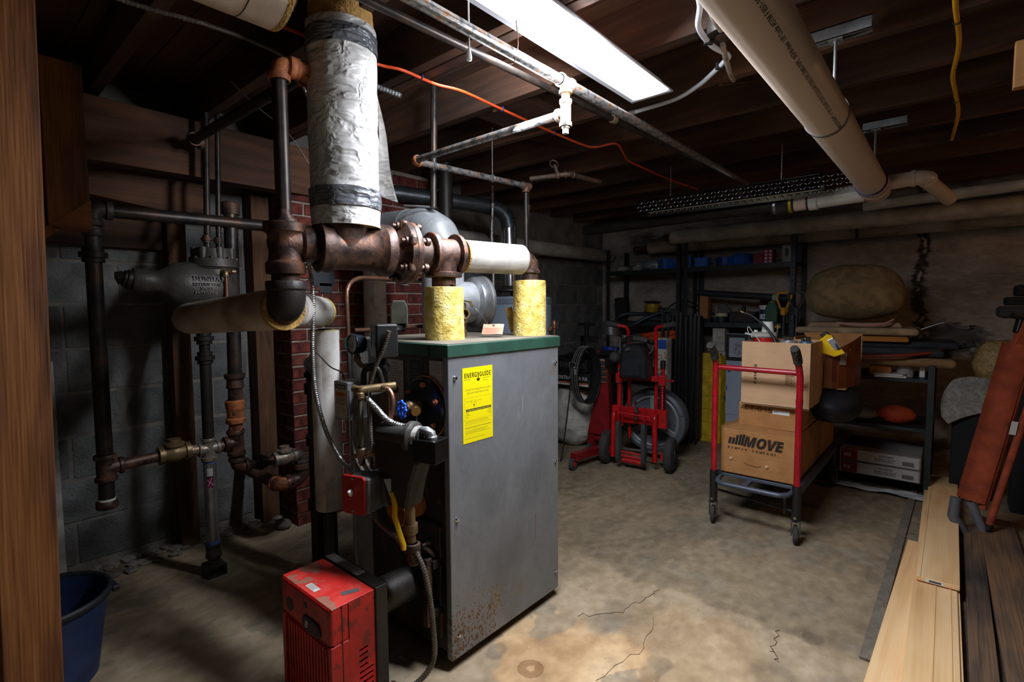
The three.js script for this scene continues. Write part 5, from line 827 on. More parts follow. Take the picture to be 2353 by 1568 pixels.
// ---------- under the joists ----------
{ // lit shop light
  const zc = (SHOP.z0 + SHOP.z1) / 2, L = SHOP.z1 - SHOP.z0, t = thing('shop_light', 'lit white fluorescent shop light with dented reflector under the joists', 'lamp', [SHOP.x, SHOP.y - 0.02, zc]);
  const enamel = M(0xb9bcc4, { r: 0.5 });
  part('housing', bx(SHOP.x - 0.045, SHOP.x + 0.045, SHOP.y + 0.012, CEIL - 0.002, SHOP.z0 + 0.01, SHOP.z1 - 0.01, 0.003), enamel, t);
  for (const s of [-1, 1]) part('reflector_wing', xf(ext(poly([[0.044, 0.03], [0.088, -0.008], [0.09, -0.004], [0.046, 0.034]]), L, 0), [SHOP.x, SHOP.y, s > 0 ? SHOP.z0 : SHOP.z1], [0, s > 0 ? 0 : Math.PI, 0]), enamel, t);
  const lens = M(0xffffff, { r: 0.6, emissive: 0xf4f7ff, ei: 2.2 });
  const lg = ext(poly([[-0.08, 0.0], [-0.045, -0.008], [0.045, -0.008], [0.08, 0.0], [0.05, 0.01], [-0.05, 0.01]]), L - 0.04, 0); lg.translate(SHOP.x, SHOP.y, SHOP.z0 + 0.02); part('lens', lg, lens, t, { label: 'glowing white underside' });
  for (const z of [SHOP.z0 + 0.004, SHOP.z1 - 0.016]) part('end_plate', xf(ext(poly([[-0.085, -0.008], [0.085, -0.008], [0.046, 0.034], [-0.046, 0.034]]), 0.012, 0.002), [SHOP.x, SHOP.y, z]), enamel, t);
  const c = thing('pull_chain', 'white beaded pull cord with a bell knob hanging under the shop light', 'cord', [-1.03, 1.93, -1.02]);
  part('cord', sweep(Array.from({ length: 60 }, (_, i) => [-1.032, 2.11 - i * 0.0026, -1.02]), (u, i) => [0.003, 0.0018][i % 2], 6), mat.white, c);
  part('knob', revs([-1.032, 1.925, -1.02], UP, [[0, 0], [0.0075, 0.003], [0.008, 0.012], [0.004, 0.032], [0.003, 0.034], [0, 0.034]], 16), mat.white, c);
}
{ // warm bulb out of view
  const t = thing('ceiling_bulb', 'bare warm bulb in a porcelain holder further right under the joists', 'lamp', [BULB[0], BULB[1] - 0.04, BULB[2]]);
  part('holder', [revs([BULB[0], BULB[1] + 0.06, BULB[2]], UP, [[0.02, 0], [0.024, 0.02], [0.05, 0.06], [0.055, 0.155], [0, 0.158]], 24)], mat.white, t);
  part('bulb', [flat(new THREE.SphereGeometry(0.03, 20, 14)).translate(BULB[0], BULB[1], BULB[2]), cyl([BULB[0], BULB[1] + 0.025, BULB[2]], [BULB[0], BULB[1] + 0.065, BULB[2]], 0.016, 0.014)], M(0xffe0b0, { r: 0.4, emissive: 0xffb870, ei: 2 }), t);
}
{ // galvanised pipes parallel to the light
  const t = thing('water_pipe', 'mottled galvanised water pipe running beside the shop light with a drop tee', 'pipe', [-1.012, 1.86, -1.5]);
  part('pipe', cyl([-1.03, 2.0, -0.2], [-1.014, 2.0, -1.42], 0.0165), mat.galvPipe, t);
  part('pipe', cyl([-1.012, 2.0, -1.48], [-0.99, 2.0, -3.6], 0.0165), mat.galvPipe, t);
  part('tee', [tee([-1.012, 2.0, -1.452], ZN, DN, 0.0185, 0.034, 0.036)], mat.galvOld, t);
  part('nipple', cyl([-1.012, 1.97, -1.452], [-1.012, 1.945, -1.452], 0.014), mat.rustBright, t);
  part('tee', [tee([-1.012, 1.9, -1.452], UP, XN, 0.0175, 0.044, 0.036)], mat.galvOld, t);
  part('plug', [hex([-1.012, 1.858, -1.452], DN, 0.014, 0.008), box(0.016, 0.02, 0.016, [-1.012, 1.842, -1.452], 0.002)], mat.galvOld, t);
  part('pipe', cyl([-1.045, 1.9, -1.452], [-1.82, 1.9, -1.458], 0.0145), mat.galvPipe, t, { label: 'branch pipe crossing to the left' });
  part('elbow', [...elbow([-1.835, 1.9, -1.46], XP, ZN, 0.0165, 0.034)], mat.rustBright, t);
  part('pipe', cyl([-1.832, 1.9, -1.48], [-1.765, 1.9, -2.14], 0.0145), mat.galvPipe, t);
  part('tee', [tee([-1.764, 1.9, -2.16], [0.1, 0, -1], DN, 0.017, 0.03, 0.034)], mat.ironRust, t);
  part('pipe', cyl([-1.764, 1.88, -2.16], [-1.765, 1.2, -2.165], 0.0115), mat.ironPipe, t, { label: 'thin drop pipe beside the water heater' });
  part('hanger', [cyl([-1.787, 1.885, -1.92], [-1.785, CEIL, -1.92], 0.0018, 0.0018, 6), flat(new THREE.TorusGeometry(0.018, 0.002, 6, 20)).translate(-1.787, 1.9, -1.92)], mat.galv, t);
  part('hook', tube([[-1.015, CEIL, -1.19], [-1.0, 2.03, -1.19], [-1.015, 1.978, -1.19], [-1.038, 1.98, -1.19]], 0.0016, 20, 6), mat.copper, t);
  const s = thing('water_pipe', 'thinner dull iron pipe running left of the galvanised pipe', 'pipe', [-1.2, 2.05, -1.6]);
  part('pipe', cyl([-1.26, 2.085, -0.3], [-1.175, 2.08, -2.06], 0.0125), mat.ironPipe, s);
  part('coupling', cplg([-1.175, 2.08, -2.04], [0.05, 0, -1], 0.014, 0.03), mat.galvOld, s);
  part('pipe', cyl([-1.174, 2.08, -2.06], [-1.12, 2.08, -3.3], 0.0115), mat.ironPipe, s);
  const v = thing('valve_branch', 'dark branch pipe with a round handwheel valve far under the joists', 'pipe', [-1.58, 1.93, -2.35]);
  part('pipe', cyl([-1.73, 1.93, -2.15], [-1.57, 1.95, -2.27], 0.0125), mat.ironRust, v);
  part('elbow', [...elbow([-1.56, 1.95, -2.28], [-0.8, -0.1, 0.6], [0.08, 0, -1], 0.014, 0.03)], mat.ironRust, v);
  part('pipe', cyl([-1.558, 1.95, -2.3], [-1.535, 1.95, -2.54], 0.0125), mat.ironRust, v);
  part('valve', [cyl([-1.61, 1.945, -2.24], [-1.625, 2.0, -2.23], 0.009), flat(new THREE.SphereGeometry(0.018, 12, 10)).translate(-1.61, 1.945, -2.24), flat(new THREE.TorusGeometry(0.024, 0.004, 6, 20)).rotateX(0.9).translate(-1.627, 2.004, -2.228)], mat.ironRust, v);
  const r = thing('vent_stack', 'upright dark iron pipe between joists and flue', 'pipe', [-1.875, 1.72, -1.62]);
  part('pipe', cyl([-1.87, 1.72, -1.6], [-1.885, 2.3, -1.63], 0.0155), mat.ironPipe, r);
  part('bracket', [cyl([-1.99, 1.735, -1.52], [-1.86, 1.722, -1.605], 0.005, 0.005, 8)], mat.galv, r);
  const r2 = thing('vent_stack', 'thick dark upright stack in front of the chimney top', 'pipe', [-2.45, 1.75, -2.4]);
  part('pipe', cyl([-2.45, 1.5, -2.2], [-2.45, 2.3, -2.2], 0.045), mat.castBlack, r2);
}
{ // cables
  const cord = (name, label, pts, r, m) => solo(name, label, 'cable', tube(pts, r, pts.length * 10, 8), m);
  cord('orange_cable', 'thin orange cable stapled along the joists', [[-1.63, 2.14, -0.5], [-1.626, 2.135, -0.82], [-1.618, 2.135, -1.118], [-1.578, 2.13, -1.213], [-1.578, 2.13, -1.37], [-1.545, 2.128, -1.48], [-1.562, 2.135, -1.693], [-1.558, 2.13, -1.883], [-1.573, 2.135, -2.106], [-1.556, 2.128, -2.398], [-1.523, 2.128, -2.478], [-1.416, 2.13, -2.504], [-1.47, 2.13, -2.685], [-1.531, 2.135, -2.866], [-1.529, 2.13, -3.065], [-1.531, 2.13, -3.468], [-1.506, 2.135, -3.9]], 0.0058, mat.orangeCord);
  for (const [x, z, lab] of [[-1.577, -1.3, 'nearest'], [-1.561, -1.745, 'second'], [-1.573, -2.155, 'third']]) { solo('cable_tie', `small dark blue tie holding the orange cable, ${lab} along it`, 'tie', flat(new THREE.TorusGeometry(0.009, 0.003, 6, 16)).translate(x, 2.135, z), M(0x1c2a5a, { r: 0.5 }), { group: 'ties on the orange cable' }); }
  solo('armoured_cable', 'armoured ribbed cable crossing below the beams at the top left', 'cable', flex([[-1.78, 2.12, -0.2], [-1.76, 2.1, -0.405], [-1.722, 2.1, -0.6], [-1.735, 2.105, -0.8], [-1.79, 2.1, -0.98], [-1.85, 2.12, -1.2]], 0.008, 0.011, 8), mat.flexDark);
  solo('armoured_cable', 'armoured cable hanging down behind the wrapped riser', 'cable', flex([[-1.74, 2.1, -0.85], [-1.75, 2.03, -0.91], [-1.77, 1.96, -0.96], [-1.79, 1.87, -1.0]], 0.006, 0.009, 8), mat.flexMetal);
  solo('armoured_cable', 'short grey conduit end poking out right of the wrapped riser', 'cable', flex([[-1.75, 2.12, -1.1], [-1.69, 2.09, -1.2], [-1.65, 2.07, -1.26]], 0.011, 0.012, 10), mat.galv);
  const w = thing('grey_conduit', 'pale plastic conduit bending from the junction box to the far end of the shop light', 'conduit', [-0.8, 2.08, -1.9]);
  part('conduit', tube([[-0.56, 2.11, -1.3], [-0.568, 2.1, -1.462], [-0.622, 2.1, -1.6], [-0.63, 2.1, -1.74], [-0.612, 2.1, -1.84], [-0.64, 2.1, -1.88], [-0.7, 2.1, -1.94], [-0.78, 2.1, -2.01], [-0.9, 2.1, -2.075], [-1.09, 2.1, -2.09]], 0.0085, 110, 10), M(0xb8bcc2, { r: 0.35 }), w);
  part('connector', [hex([-1.085, 2.1, -2.09], XN, 0.013, 0.03), cyl([-1.11, 2.1, -2.09], [-1.14, 2.1, -2.09], 0.01)], mat.galvOld, w);
  for (const p of [[-0.66, 2.1, -1.9], [-0.628, 2.1, -1.7]]) part('clip', box(0.03, 0.024, 0.014, p, 0.003, [0, 0.6, 0]), mat.black, w);
  const j = thing('junction_box', 'dark octagonal junction box with conduits beside the plastic drain pipe', 'junction box', [-0.59, 2.08, -1.7]);
  part('box', [flat(new THREE.CylinderGeometry(0.05, 0.05, 0.045, 8)).translate(-0.585, 2.125, -1.7)], mat.castBlack, j);
  part('knockout', cyl([-0.585, 2.1, -1.7], [-0.585, 2.095, -1.7], 0.02), mat.rust, j);
  part('conduit', flex([[-0.6, 2.11, -1.74], [-0.62, 2.09, -1.84], [-0.64, 2.08, -1.96], [-0.66, 2.1, -2.05]], 0.009, 0.01, 8), mat.galvOld, j);
  part('conduit', flex([[-0.575, 2.1, -1.66], [-0.56, 2.085, -1.56], [-0.55, 2.1, -1.45]], 0.009, 0.01, 8), mat.galvOld, j);
  cord('yellow_cable', 'yellow cable stapled across the joists at the upper right', [[-0.03, 2.14, -1.6], [-0.03, 2.13, -2.008], [-0.02, 2.13, -2.34], [-0.036, 2.125, -2.632], [-0.028, 2.13, -2.878], [-0.018, 2.125, -3.175], [-0.042, 2.14, -3.7]], 0.0075, mat.yellowCord);
  for (const [z, lab] of [[-2.155, 'nearest'], [-2.565, 'middle'], [-2.975, 'farthest']]) solo('cable_tie', `black staple over the yellow cable, ${lab} of three`, 'tie', flat(new THREE.TorusGeometry(0.011, 0.002, 6, 14)).translate(-0.026, 2.13, z), mat.black, { group: 'staples on the yellow cable' });
  solo('thin_wire', 'thin grey wire sagging behind the bare riser', 'cable', tube([[-1.95, 2.05, -0.75], [-1.93, 1.98, -0.83], [-1.9, 1.9, -0.93], [-1.86, 1.75, -1.02]], 0.0016, 24, 5), mat.galv);
}
{ // plastic drain pipe with print
  const X = -0.342, Y = 1.872, r = 0.064, t = thing('plastic_drain_pipe', 'long beige plastic drain pipe with black printed lettering under the joists', 'pipe', [X, Y - r, -1.6]);
  part('pipe', cyl([X, Y, -0.1], [X, Y, -3.24], r, r, 44), mat.pvc, t);
  const c = document.createElement('canvas'); c.width = 2048; c.height = 128; const x = c.getContext('2d'); x.fillStyle = '#000'; x.fillRect(0, 0, 2048, 128); x.fillStyle = '#fff'; x.font = '56px sans-serif';
  const txt = 'CHARLOTTE PIPE™   4" IPS SCH 40 COEX CELLULAR CORE PVC-DWV PIPE   NSF®-dwv  UP Code ASTM F 891-16   NOT FOR PRESSURE'; x.save(); x.translate(6, 64); x.scale(2030 / x.measureText(txt).width, 1.05); x.fillText(txt, 0, 20); x.restore();
  const at = new THREE.CanvasTexture(c), pm = M(0x17130f, { r: 0.6 }); pm.alphaMap = at; pm.transparent = true;
  const g = new THREE.CylinderGeometry(r + 0.0006, r + 0.0006, 1.15, 8, 1, true, -0.25, 0.5); // v along the length
  { const uv = g.attributes.uv; for (let i = 0; i < uv.count; i++) { const a = uv.getX(i), b = uv.getY(i); uv.setXY(i, b, 1 - a); } }
  g.rotateX(Math.PI / 2); g.rotateZ(0.72); g.translate(X, Y, -1.43);
  part('print', g, pm, t, { uv: true, label: 'black printed lettering' });
  part('coupling', [revs([X, Y, -3.18], ZN, [[r, 0], [r * 1.13, 0.004], [r * 1.13, 0.055], [r * 1.04, 0.062], [r * 1.04, 0.085], [r * 1.15, 0.09], [r * 1.15, 0.15], [r, 0.155]], 40)], mat.pvc, t);
  for (const z of [-3.176, -3.242, -3.34]) part('primer_ring', revs([X, Y, z], ZN, [[r, 0], [r * 1.135, 0.001], [r * 1.135, 0.007], [r, 0.008]], 40), mat.purple, t, { label: 'purple primer ring' });
  part('wye', [cyl([X, Y, -3.3], [X, Y, -3.4], r * 1.1, r * 1.1, 36), rev([X, Y, -3.4], ZN, [[r * 1.1, 0], [r * 1.05, 0.03], [r * 0.8, 0.055], [0, 0.065]], 36), cyl([X, Y + 0.02, -3.38], [X + 0.16, Y + 0.03, -3.4], 0.038, 0.038, 26)], mat.pvc, t, { label: 'beige wye fitting' });
  part('elbow', [...elbow([X + 0.2, Y + 0.03, -3.4], XN, [0.35, -0.2, -0.9], 0.038, 0.05, 1.12)], mat.pvc, t);
  part('pipe', cyl([X + 0.21, Y + 0.02, -3.44], [X + 0.3, Y - 0.04, -3.75], 0.036, 0.036, 24), mat.pvc, t);
  for (const [z, n] of [[-1.98, 0], [-3.1, 1]]) {
    if (!n) part('hanger_ring', revs([X, Y, z], ZN, [[r, 0], [r + 0.003, 0], [r + 0.003, 0.014], [r, 0.014]], 40), mat.steel, t);
    part('hanger_rod', cyl([X + 0.02, Y + r - 0.01, z - 0.005], [X + 0.02, 2.11, z - 0.005], 0.005, 0.005, 8), mat.galv, t);
  }
  const st = (name, lab, z, x0, x1) => { const s = thing(name, lab, 'bracket', [(x0 + x1) / 2, 2.108, z]); part('channel', [bx(x0, x1, 2.145, 2.149, z - 0.021, z + 0.021), bx(x0, x1, 2.108, 2.149, z + 0.019, z + 0.021), bx(x0, x1, 2.108, 2.149, z - 0.021, z - 0.019), bx(x0, x1, 2.108, 2.111, z + 0.011, z + 0.021), bx(x0, x1, 2.108, 2.111, z - 0.021, z - 0.011)], mat.galv, s); part('channel_nut', [hex([X + 0.02, 2.1, z], UP, 0.011, 0.012), box(0.04, 0.005, 0.04, [X + 0.02, 2.106, z])], mat.galv, s); };
  st('strut_channel', 'galvanised strut channel over the near end of the beige drain pipe', -1.99, -0.4, -0.225); st('strut_channel', 'galvanised strut channel over the far end of the beige drain pipe', -3.12, -0.375, -0.2);
  const w = thing('white_drain_pipe', 'white plastic drain pipe joined to the beige wye with a banded black coupling', 'pipe', [-0.55, 1.7, -3.4]);
  part('pipe', cyl([X - 0.05, Y - 0.01, -3.4], [-0.64, Y - 0.018, -3.4], 0.05, 0.05, 30), mat.pvcWhite, w);
  part('hub', revs([-0.61, Y - 0.017, -3.4], XN, [[0.05, 0], [0.058, 0.003], [0.058, 0.045], [0.05, 0.048]], 30), mat.pvcWhite, w);
  part('primer_ring', revs([-0.66, Y - 0.018, -3.4], XN, [[0.049, 0], [0.0525, 0.001], [0.0525, 0.007], [0.049, 0.008]], 30), mat.purple, w);
  part('stub', cyl([-0.667, Y - 0.018, -3.4], [-0.74, Y - 0.02, -3.4], 0.05, 0.05, 30), mat.pvc, w);
  part('rubber_coupling', revs([-0.73, Y - 0.02, -3.4], XN, [[0.049, 0], [0.055, 0.002], [0.055, 0.12], [0.049, 0.122]], 30), mat.rubber, w);
  for (const [dx, m] of [[0.012, mat.yellow], [0.095, mat.steel]]) part('clamp_band', [revs([-0.73 - dx, Y - 0.02, -3.4], XN, [[0.055, 0], [0.057, 0.001], [0.057, 0.014], [0.055, 0.015]], 30)], dx > 0.05 ? mat.steel : M(0xb7a42a, { r: 0.35, m: 0.4 }), w);
  part('iron_pipe', cyl([-0.84, Y - 0.02, -3.4], [-2.2, Y - 0.03, -3.42], 0.04, 0.04, 26), mat.castBlack, w, { label: 'dark iron pipe beyond the coupling' });
}
{ // unlit tread-plate shop light
  const x0 = -1.61, x1 = -0.56, y = 1.885, z = -3.2, t = thing('shop_light', 'unlit shop light with a shiny diamond plate housing at the far end', 'lamp', [(x0 + x1) / 2, y - 0.02, z]);
  const plate = M(0x6e7176, { r: 0.22, m: 1 }), bright = M(0xd6d8dc, { r: 0.14, m: 1 });
  part('housing', bx(x0, x1, y + 0.035, y + 0.06, z - 0.06, z + 0.06, 0.003), plate, t);
  part('skirt', box(x1 - x0, 0.085, 0.003, [(x0 + x1) / 2, y + 0.015, z + 0.072], 0, [-0.28, 0, 0]), plate, t, { label: 'front skirt of diamond tread plate' });
  part('skirt', box(x1 - x0, 0.06, 0.003, [(x0 + x1) / 2, y + 0.0, z - 0.072], 0, [0.28, 0, 0]), plate, t);
  part('pan', bx(x0 + 0.005, x1 - 0.005, y + 0.012, y + 0.016, z - 0.06, z + 0.06), M(0x4a4c50, { r: 0.5, m: 0.5 }), t);
  const dg = flat(new THREE.SphereGeometry(1, 8, 5)).scale(0.011, 0.0035, 0.0035); boxUV(dg);
  const studs = []; for (let i = 0; i < 58; i++) for (let k = 0; k < 3; k++) { const g = dg.clone(); g.rotateZ((i + k) % 2 ? 0.8 : -0.8); g.rotateX(-0.28); const u = -0.026 + k * 0.026; g.translate(x0 + 0.012 + i * 0.0207, y + 0.015 + u * 0.96, z + 0.0735 - u * 0.276); studs.push(g); if (k === 0) { const q = dg.clone(); q.rotateZ(i % 2 ? 0.8 : -0.8); q.rotateX(0.28); q.translate(x0 + 0.012 + i * 0.0207, y - 0.012, z - 0.067); studs.push(q); } }
  part('tread_pattern', studs, bright, t, { kind: 'stuff', label: 'raised diamond tread pattern' });
  for (const dz of [-0.04, 0.04]) part('tube', cyl([x0 + 0.03, y + 0.005, z + dz], [x1 - 0.03, y + 0.005, z + dz], 0.013, 0.013, 14), mat.white, t);
  for (const x of [x0 + 0.2, x1 - 0.2]) part('chain', sweep(Array.from({ length: 24 }, (_, i) => [x, y + 0.05 + i * (CEIL - y - 0.05) / 23, z]), (u, i) => (i % 2 ? 0.002 : 0.004), 6), mat.galv, t);
}
{ // insulated pipes along the back wall
  const a = thing('insulated_back_pipe', 'long pale insulated pipe along the back wall, upper of the pair', 'pipe', [-0.5, 1.83, -4.7]);
  part('sleeve', revs([-2.04, 1.9, -4.68], [1, -0.004, 0], [[0.03, 0], [0.066, 0], [0.067, 1.1], [0.068, 1.105], [0.068, 1.14], [0.067, 1.145], [0.067, 4.0], [0.03, 4.0]], 32), mat.jacketPlain, a);
  part('pipe', cyl([-2.12, 1.9, -4.68], [1.98, 1.885, -4.68], 0.03), mat.ironRust, a);
  part('fibre_edge', revs([-2.045, 1.9, -4.68], XP, [[0.03, 0], [0.068, 0], [0.068, 0.01]], 32), mat.fibreEdge, a);
  const b = thing('insulated_back_pipe', 'long shaded insulated pipe along the back wall, lower of the pair', 'pipe', [-0.4, 1.75, -5.0]);
  part('sleeve', revs([-2.42, 1.855, -5.0], XP, [[0.03, 0], [0.066, 0], [0.066, 4.4], [0.03, 4.4]], 32), mat.jacketTan, b);
  part('band', revs([-0.62, 1.855, -5.0], XP, [[0.067, 0], [0.067, 0.02]], 32), mat.black, b);
  part('pipe', cyl([-2.6, 1.855, -5.0], [1.98, 1.855, -5.0], 0.03), mat.ironRust, b);
  solo('plastic_pipe', 'thin white plastic pipe rising to the right above the back wall pipes', 'pipe', cyl([-0.5, 1.93, -4.3], [1.9, 2.0, -4.3], 0.035), mat.jacketPlain);
  solo('cardboard_sheet', 'tan cardboard flap hanging at the upper right edge', 'cardboard', bx(0.1, 0.4, 1.84, 1.965, -2.02, -1.99, 0.003), mat.cardboard);
}

// ---------- cart with boxes ----------
const onFace = (w, h, ppm, draw, pos, rot, name, parent, o = {}) => part(name, xf(flat(new THREE.PlaneGeometry(w, h)), pos, rot), sheet(w, h, ppm, draw, { r: 0.8 }), parent, { uv: true, ...o });
// print on bare cardboard: only the ink is laid on
function ink(w, h, ppm, draw, pos, rot, name, parent, color = 0x1c140e, o = {}) {
  const c = document.createElement('canvas'); c.width = Math.min(2048, Math.round(w * ppm)); c.height = Math.min(2048, Math.round(h * ppm)); const x = c.getContext('2d'); x.fillStyle = '#000'; x.fillRect(0, 0, c.width, c.height); x.fillStyle = x.strokeStyle = '#fff'; draw(x, c.width, c.height);
  const m = M(color, { r: 0.85 }); m.alphaMap = new THREE.CanvasTexture(c); m.transparent = true; return part(name, xf(flat(new THREE.PlaneGeometry(w, h)), pos, rot), m, parent, { uv: true, ...o });
}
{
  const c = thing('hand_cart', 'red tubular hand cart with black grips and four wheels, loaded with boxes', 'cart', [-0.79, 0, -3.4]);
  const zf = -2.93, XL = -1.008, XR = -0.582, steelBlue = M(0x4a5260, { r: 0.4, m: 0.3 });
  for (const [x, s] of [[XL, -1], [XR, 1]]) {
    part('upright', sweep([[x, 0.29, zf], [x, 0.6, zf], [x, 0.88, zf], [x - s * 0.004, 0.93, zf + 0.012], [x - s * 0.006, 0.98, zf + 0.045]], () => 0.0165, 16), mat.redCart, c, { label: 'red tubular upright' });
    part('sleeve', [revs([x, 0.74, zf], UP, [[0.0165, 0], [0.018, 0.001], [0.018, 0.024], [0.0165, 0.025]], 16)], mat.redCart, c);
    const g = part('grip', sweep([[x - s * 0.005, 0.955, zf + 0.03], [x - s * 0.006, 0.985, zf + 0.05], [x - s * 0.006, 1.02, zf + 0.09], [x - s * 0.006, 1.035, zf + 0.115]], (u, i) => [0.021, 0.0225, 0.0225, 0.02][i], 14), mat.rubber, c, { label: 'black rubber grip' });
    for (let i = 0; i < 4; i++) part('finger_ridge', flat(new THREE.SphereGeometry(0.009, 8, 6)).translate(x, 0.968 + i * 0.013, zf + 0.055 + i * 0.016), mat.rubber, g);
    part('lower_leg', [cyl([x, 0.12, zf], [x, 0.31, zf], 0.0215, 0.0215, 18)], mat.black, c, { label: 'black steel lower leg' });
    part('bolt', hex([x, 0.145, zf + 0.02], ZP, 0.008, 0.008), mat.steel, c);
  }
  part('crossbar', cyl([XL, 0.905, zf], [XR, 0.9, zf], 0.0145), mat.redCart, c, { label: 'red top crossbar' });
  part('bumper_bar', path([[XL + 0.02, 0.265, zf - 0.05], [XL + 0.035, 0.262, zf + 0.07], [XR - 0.035, 0.262, zf + 0.07], [XR - 0.02, 0.265, zf - 0.05]], 0.014, 0.06, 14), steelBlue, c, { label: 'grey curved bumper bar' });
  part('platform', [bx(XL, XR, 0.262, 0.28, -4.1, -3.0, 0.003), bx(XL - 0.008, XL + 0.016, 0.24, 0.285, -4.1, zf, 0.003), bx(XR - 0.016, XR + 0.008, 0.24, 0.285, -4.1, zf, 0.003)], steelBlue, c);
  part('brace', bx(-0.85, -0.82, 0.25, 0.264, -4.05, zf + 0.06, 0.003), steelBlue, c);
  part('tie_rod', cyl([XL, 0.2, zf], [XR, 0.17, zf], 0.007, 0.007, 10), mat.black, c);
  part('tie_plate', bx(XR - 0.06, XR - 0.05, 0.15, 0.26, zf - 0.015, zf + 0.005), mat.black, c);
  for (const x of [XL, XR]) for (const [z, a] of [[zf, 0.25], [-4.04, 0.1]]) {
    const w = part('wheel', [revs([x - 0.012 * Math.cos(a), 0.05, z + 0.012 * Math.sin(a)], [Math.cos(a), 0, -Math.sin(a)], [[0.01, 0], [0.034, 0], [0.046, 0.002], [0.05, 0.006], [0.05, 0.018], [0.046, 0.022], [0.034, 0.024], [0.01, 0.024]], 28)], mat.rubber, c);
    part('hub', revs([x - 0.014 * Math.cos(a), 0.05, z + 0.014 * Math.sin(a)], [Math.cos(a), 0, -Math.sin(a)], [[0, 0], [0.012, 0], [0.03, 0.003], [0.03, 0.025], [0.012, 0.028], [0, 0.028]], 20), mat.galv, w);
    part('fork', [box(0.005, 0.085, 0.03, [x - 0.02, 0.085, z], 0.001, [0, a, 0]), box(0.005, 0.085, 0.03, [x + 0.02, 0.085, z], 0.001, [0, a, 0]), box(0.05, 0.008, 0.035, [x, 0.122, z], 0.002)], mat.castGrey, c);
    if (z < -4) part('post', cyl([x, 0.12, z], [x, 0.25, z], 0.014), mat.black, c);
  }
}
{ // long box with printed logo
  const x0 = -0.995, x1 = -0.605, y0 = 0.287, z0 = -3.0, z1 = -4.15, t = thing('cardboard_box', 'long brown carton with a black bumper company logo lying on the cart', 'box', [-0.8, y0, -3.9]);
  part('carton', bx(x0, x1, y0, 0.548, z1, z0, 0.006), mat.cardboard, t);
  part('flap', box(x1 - x0 + 0.004, 0.004, 0.14, [(x0 + x1) / 2, 0.551, z0 - 0.07], 0.001, [0.02, 0, -0.01]), mat.cardboard, t, { label: 'top flap' });
  ink(0.3, 0.13, 3000, (x, w, h) => {
    const bars = [[0.0, 0.3], [0.065, 0.3], [0.125, 0.45], [0.185, 0.5], [0.24, 0.52]]; bars.forEach(([a, k]) => { x.save(); x.transform(1, 0, -0.18, 1, 0, 0); x.fillRect(w * (0.08 + a * 0.95), h * (0.56 - k * 0.95), w * 0.045, h * k * 0.95); x.restore(); });
    x.font = `italic bold ${h * 0.62}px sans-serif`; x.save(); x.translate(w * 0.3, h * 0.56); x.scale((w * 0.68) / x.measureText('MOVE').width, 0.95); x.lineWidth = 18; x.strokeText('MOVE', 0, 0); x.globalCompositeOperation = 'source-over'; x.fillStyle = '#000'; x.lineWidth = 8; x.strokeStyle = '#000'; x.strokeText('MOVE', 0, 0); x.fillStyle = '#fff'; x.fillText('MOVE', 0, 0); x.restore();
    x.fillStyle = '#fff'; x.font = `bold ${h * 0.14}px sans-serif`; const s = 'BUMPER COMPANY.'; [...s].forEach((k, i) => x.fillText(k, w * (0.03 + i * 0.063), h * 0.78));
  }, [-0.815, 0.465, z0 + 0.0012], [0, 0, -0.02], 'logo', t, 0x17110c, { label: 'black printed logo' });
  for (const [x, y] of [[-0.935, 0.375], [-0.745, 0.36]]) part('tear', box(0.016, 0.014, 0.012, [x, y, z0 + 0.003], 0.003, [0.3, 0.4, 0.6]), mat.cardboardEdge, t);
  part('hand_hole', [path([[-0.865, 0.362, z0 + 0.001], [-0.845, 0.352, z0 + 0.001], [-0.79, 0.348, z0 + 0.001], [-0.775, 0.36, z0 + 0.001]], 0.0015, 0.01, 6)], M(0x4a3018, { r: 1 }), t);
}
{ // middle carton with handwriting
  const x0 = -0.93, x1 = -0.605, y0 = 0.552, y1 = 0.688, zf = -3.1, t = thing('cardboard_box', 'brown carton marked by hand in pencil below the tall pale box', 'box', [-0.77, y0, -3.4]);
  part('carton', bx(x0, x1, y0, y1, -3.7, zf, 0.005), mat.cardboard, t);
  ink(0.18, 0.065, 2600, (x, w, h) => { x.lineWidth = 7; x.lineCap = 'round'; x.font = `${h * 0.55}px sans-serif`; x.save(); x.translate(4, h * 0.6); x.rotate(0.03); x.fillText('AC-T  G 15', 0, 0); x.restore(); x.fillRect(w * 0.84, h * 0.62, w * 0.12, 6); }, [-0.832, 0.655, zf + 0.0012], [0, 0, 0], 'handwriting', t, 0x2c2118, { label: 'handwritten marking' });
  onFace(0.085, 0.024, 2600, (x, w, h) => { x.fillStyle = '#d6d6da'; x.fillRect(0, 0, w, h); lines(x, w * 0.08, h * 0.3, w * 0.3, 2, h * 0.25, h * 0.1, 51); }, [-0.705, 0.652, zf + 0.0014], [0, 0, -0.02], 'address_label', t, { label: 'white address label' });
}
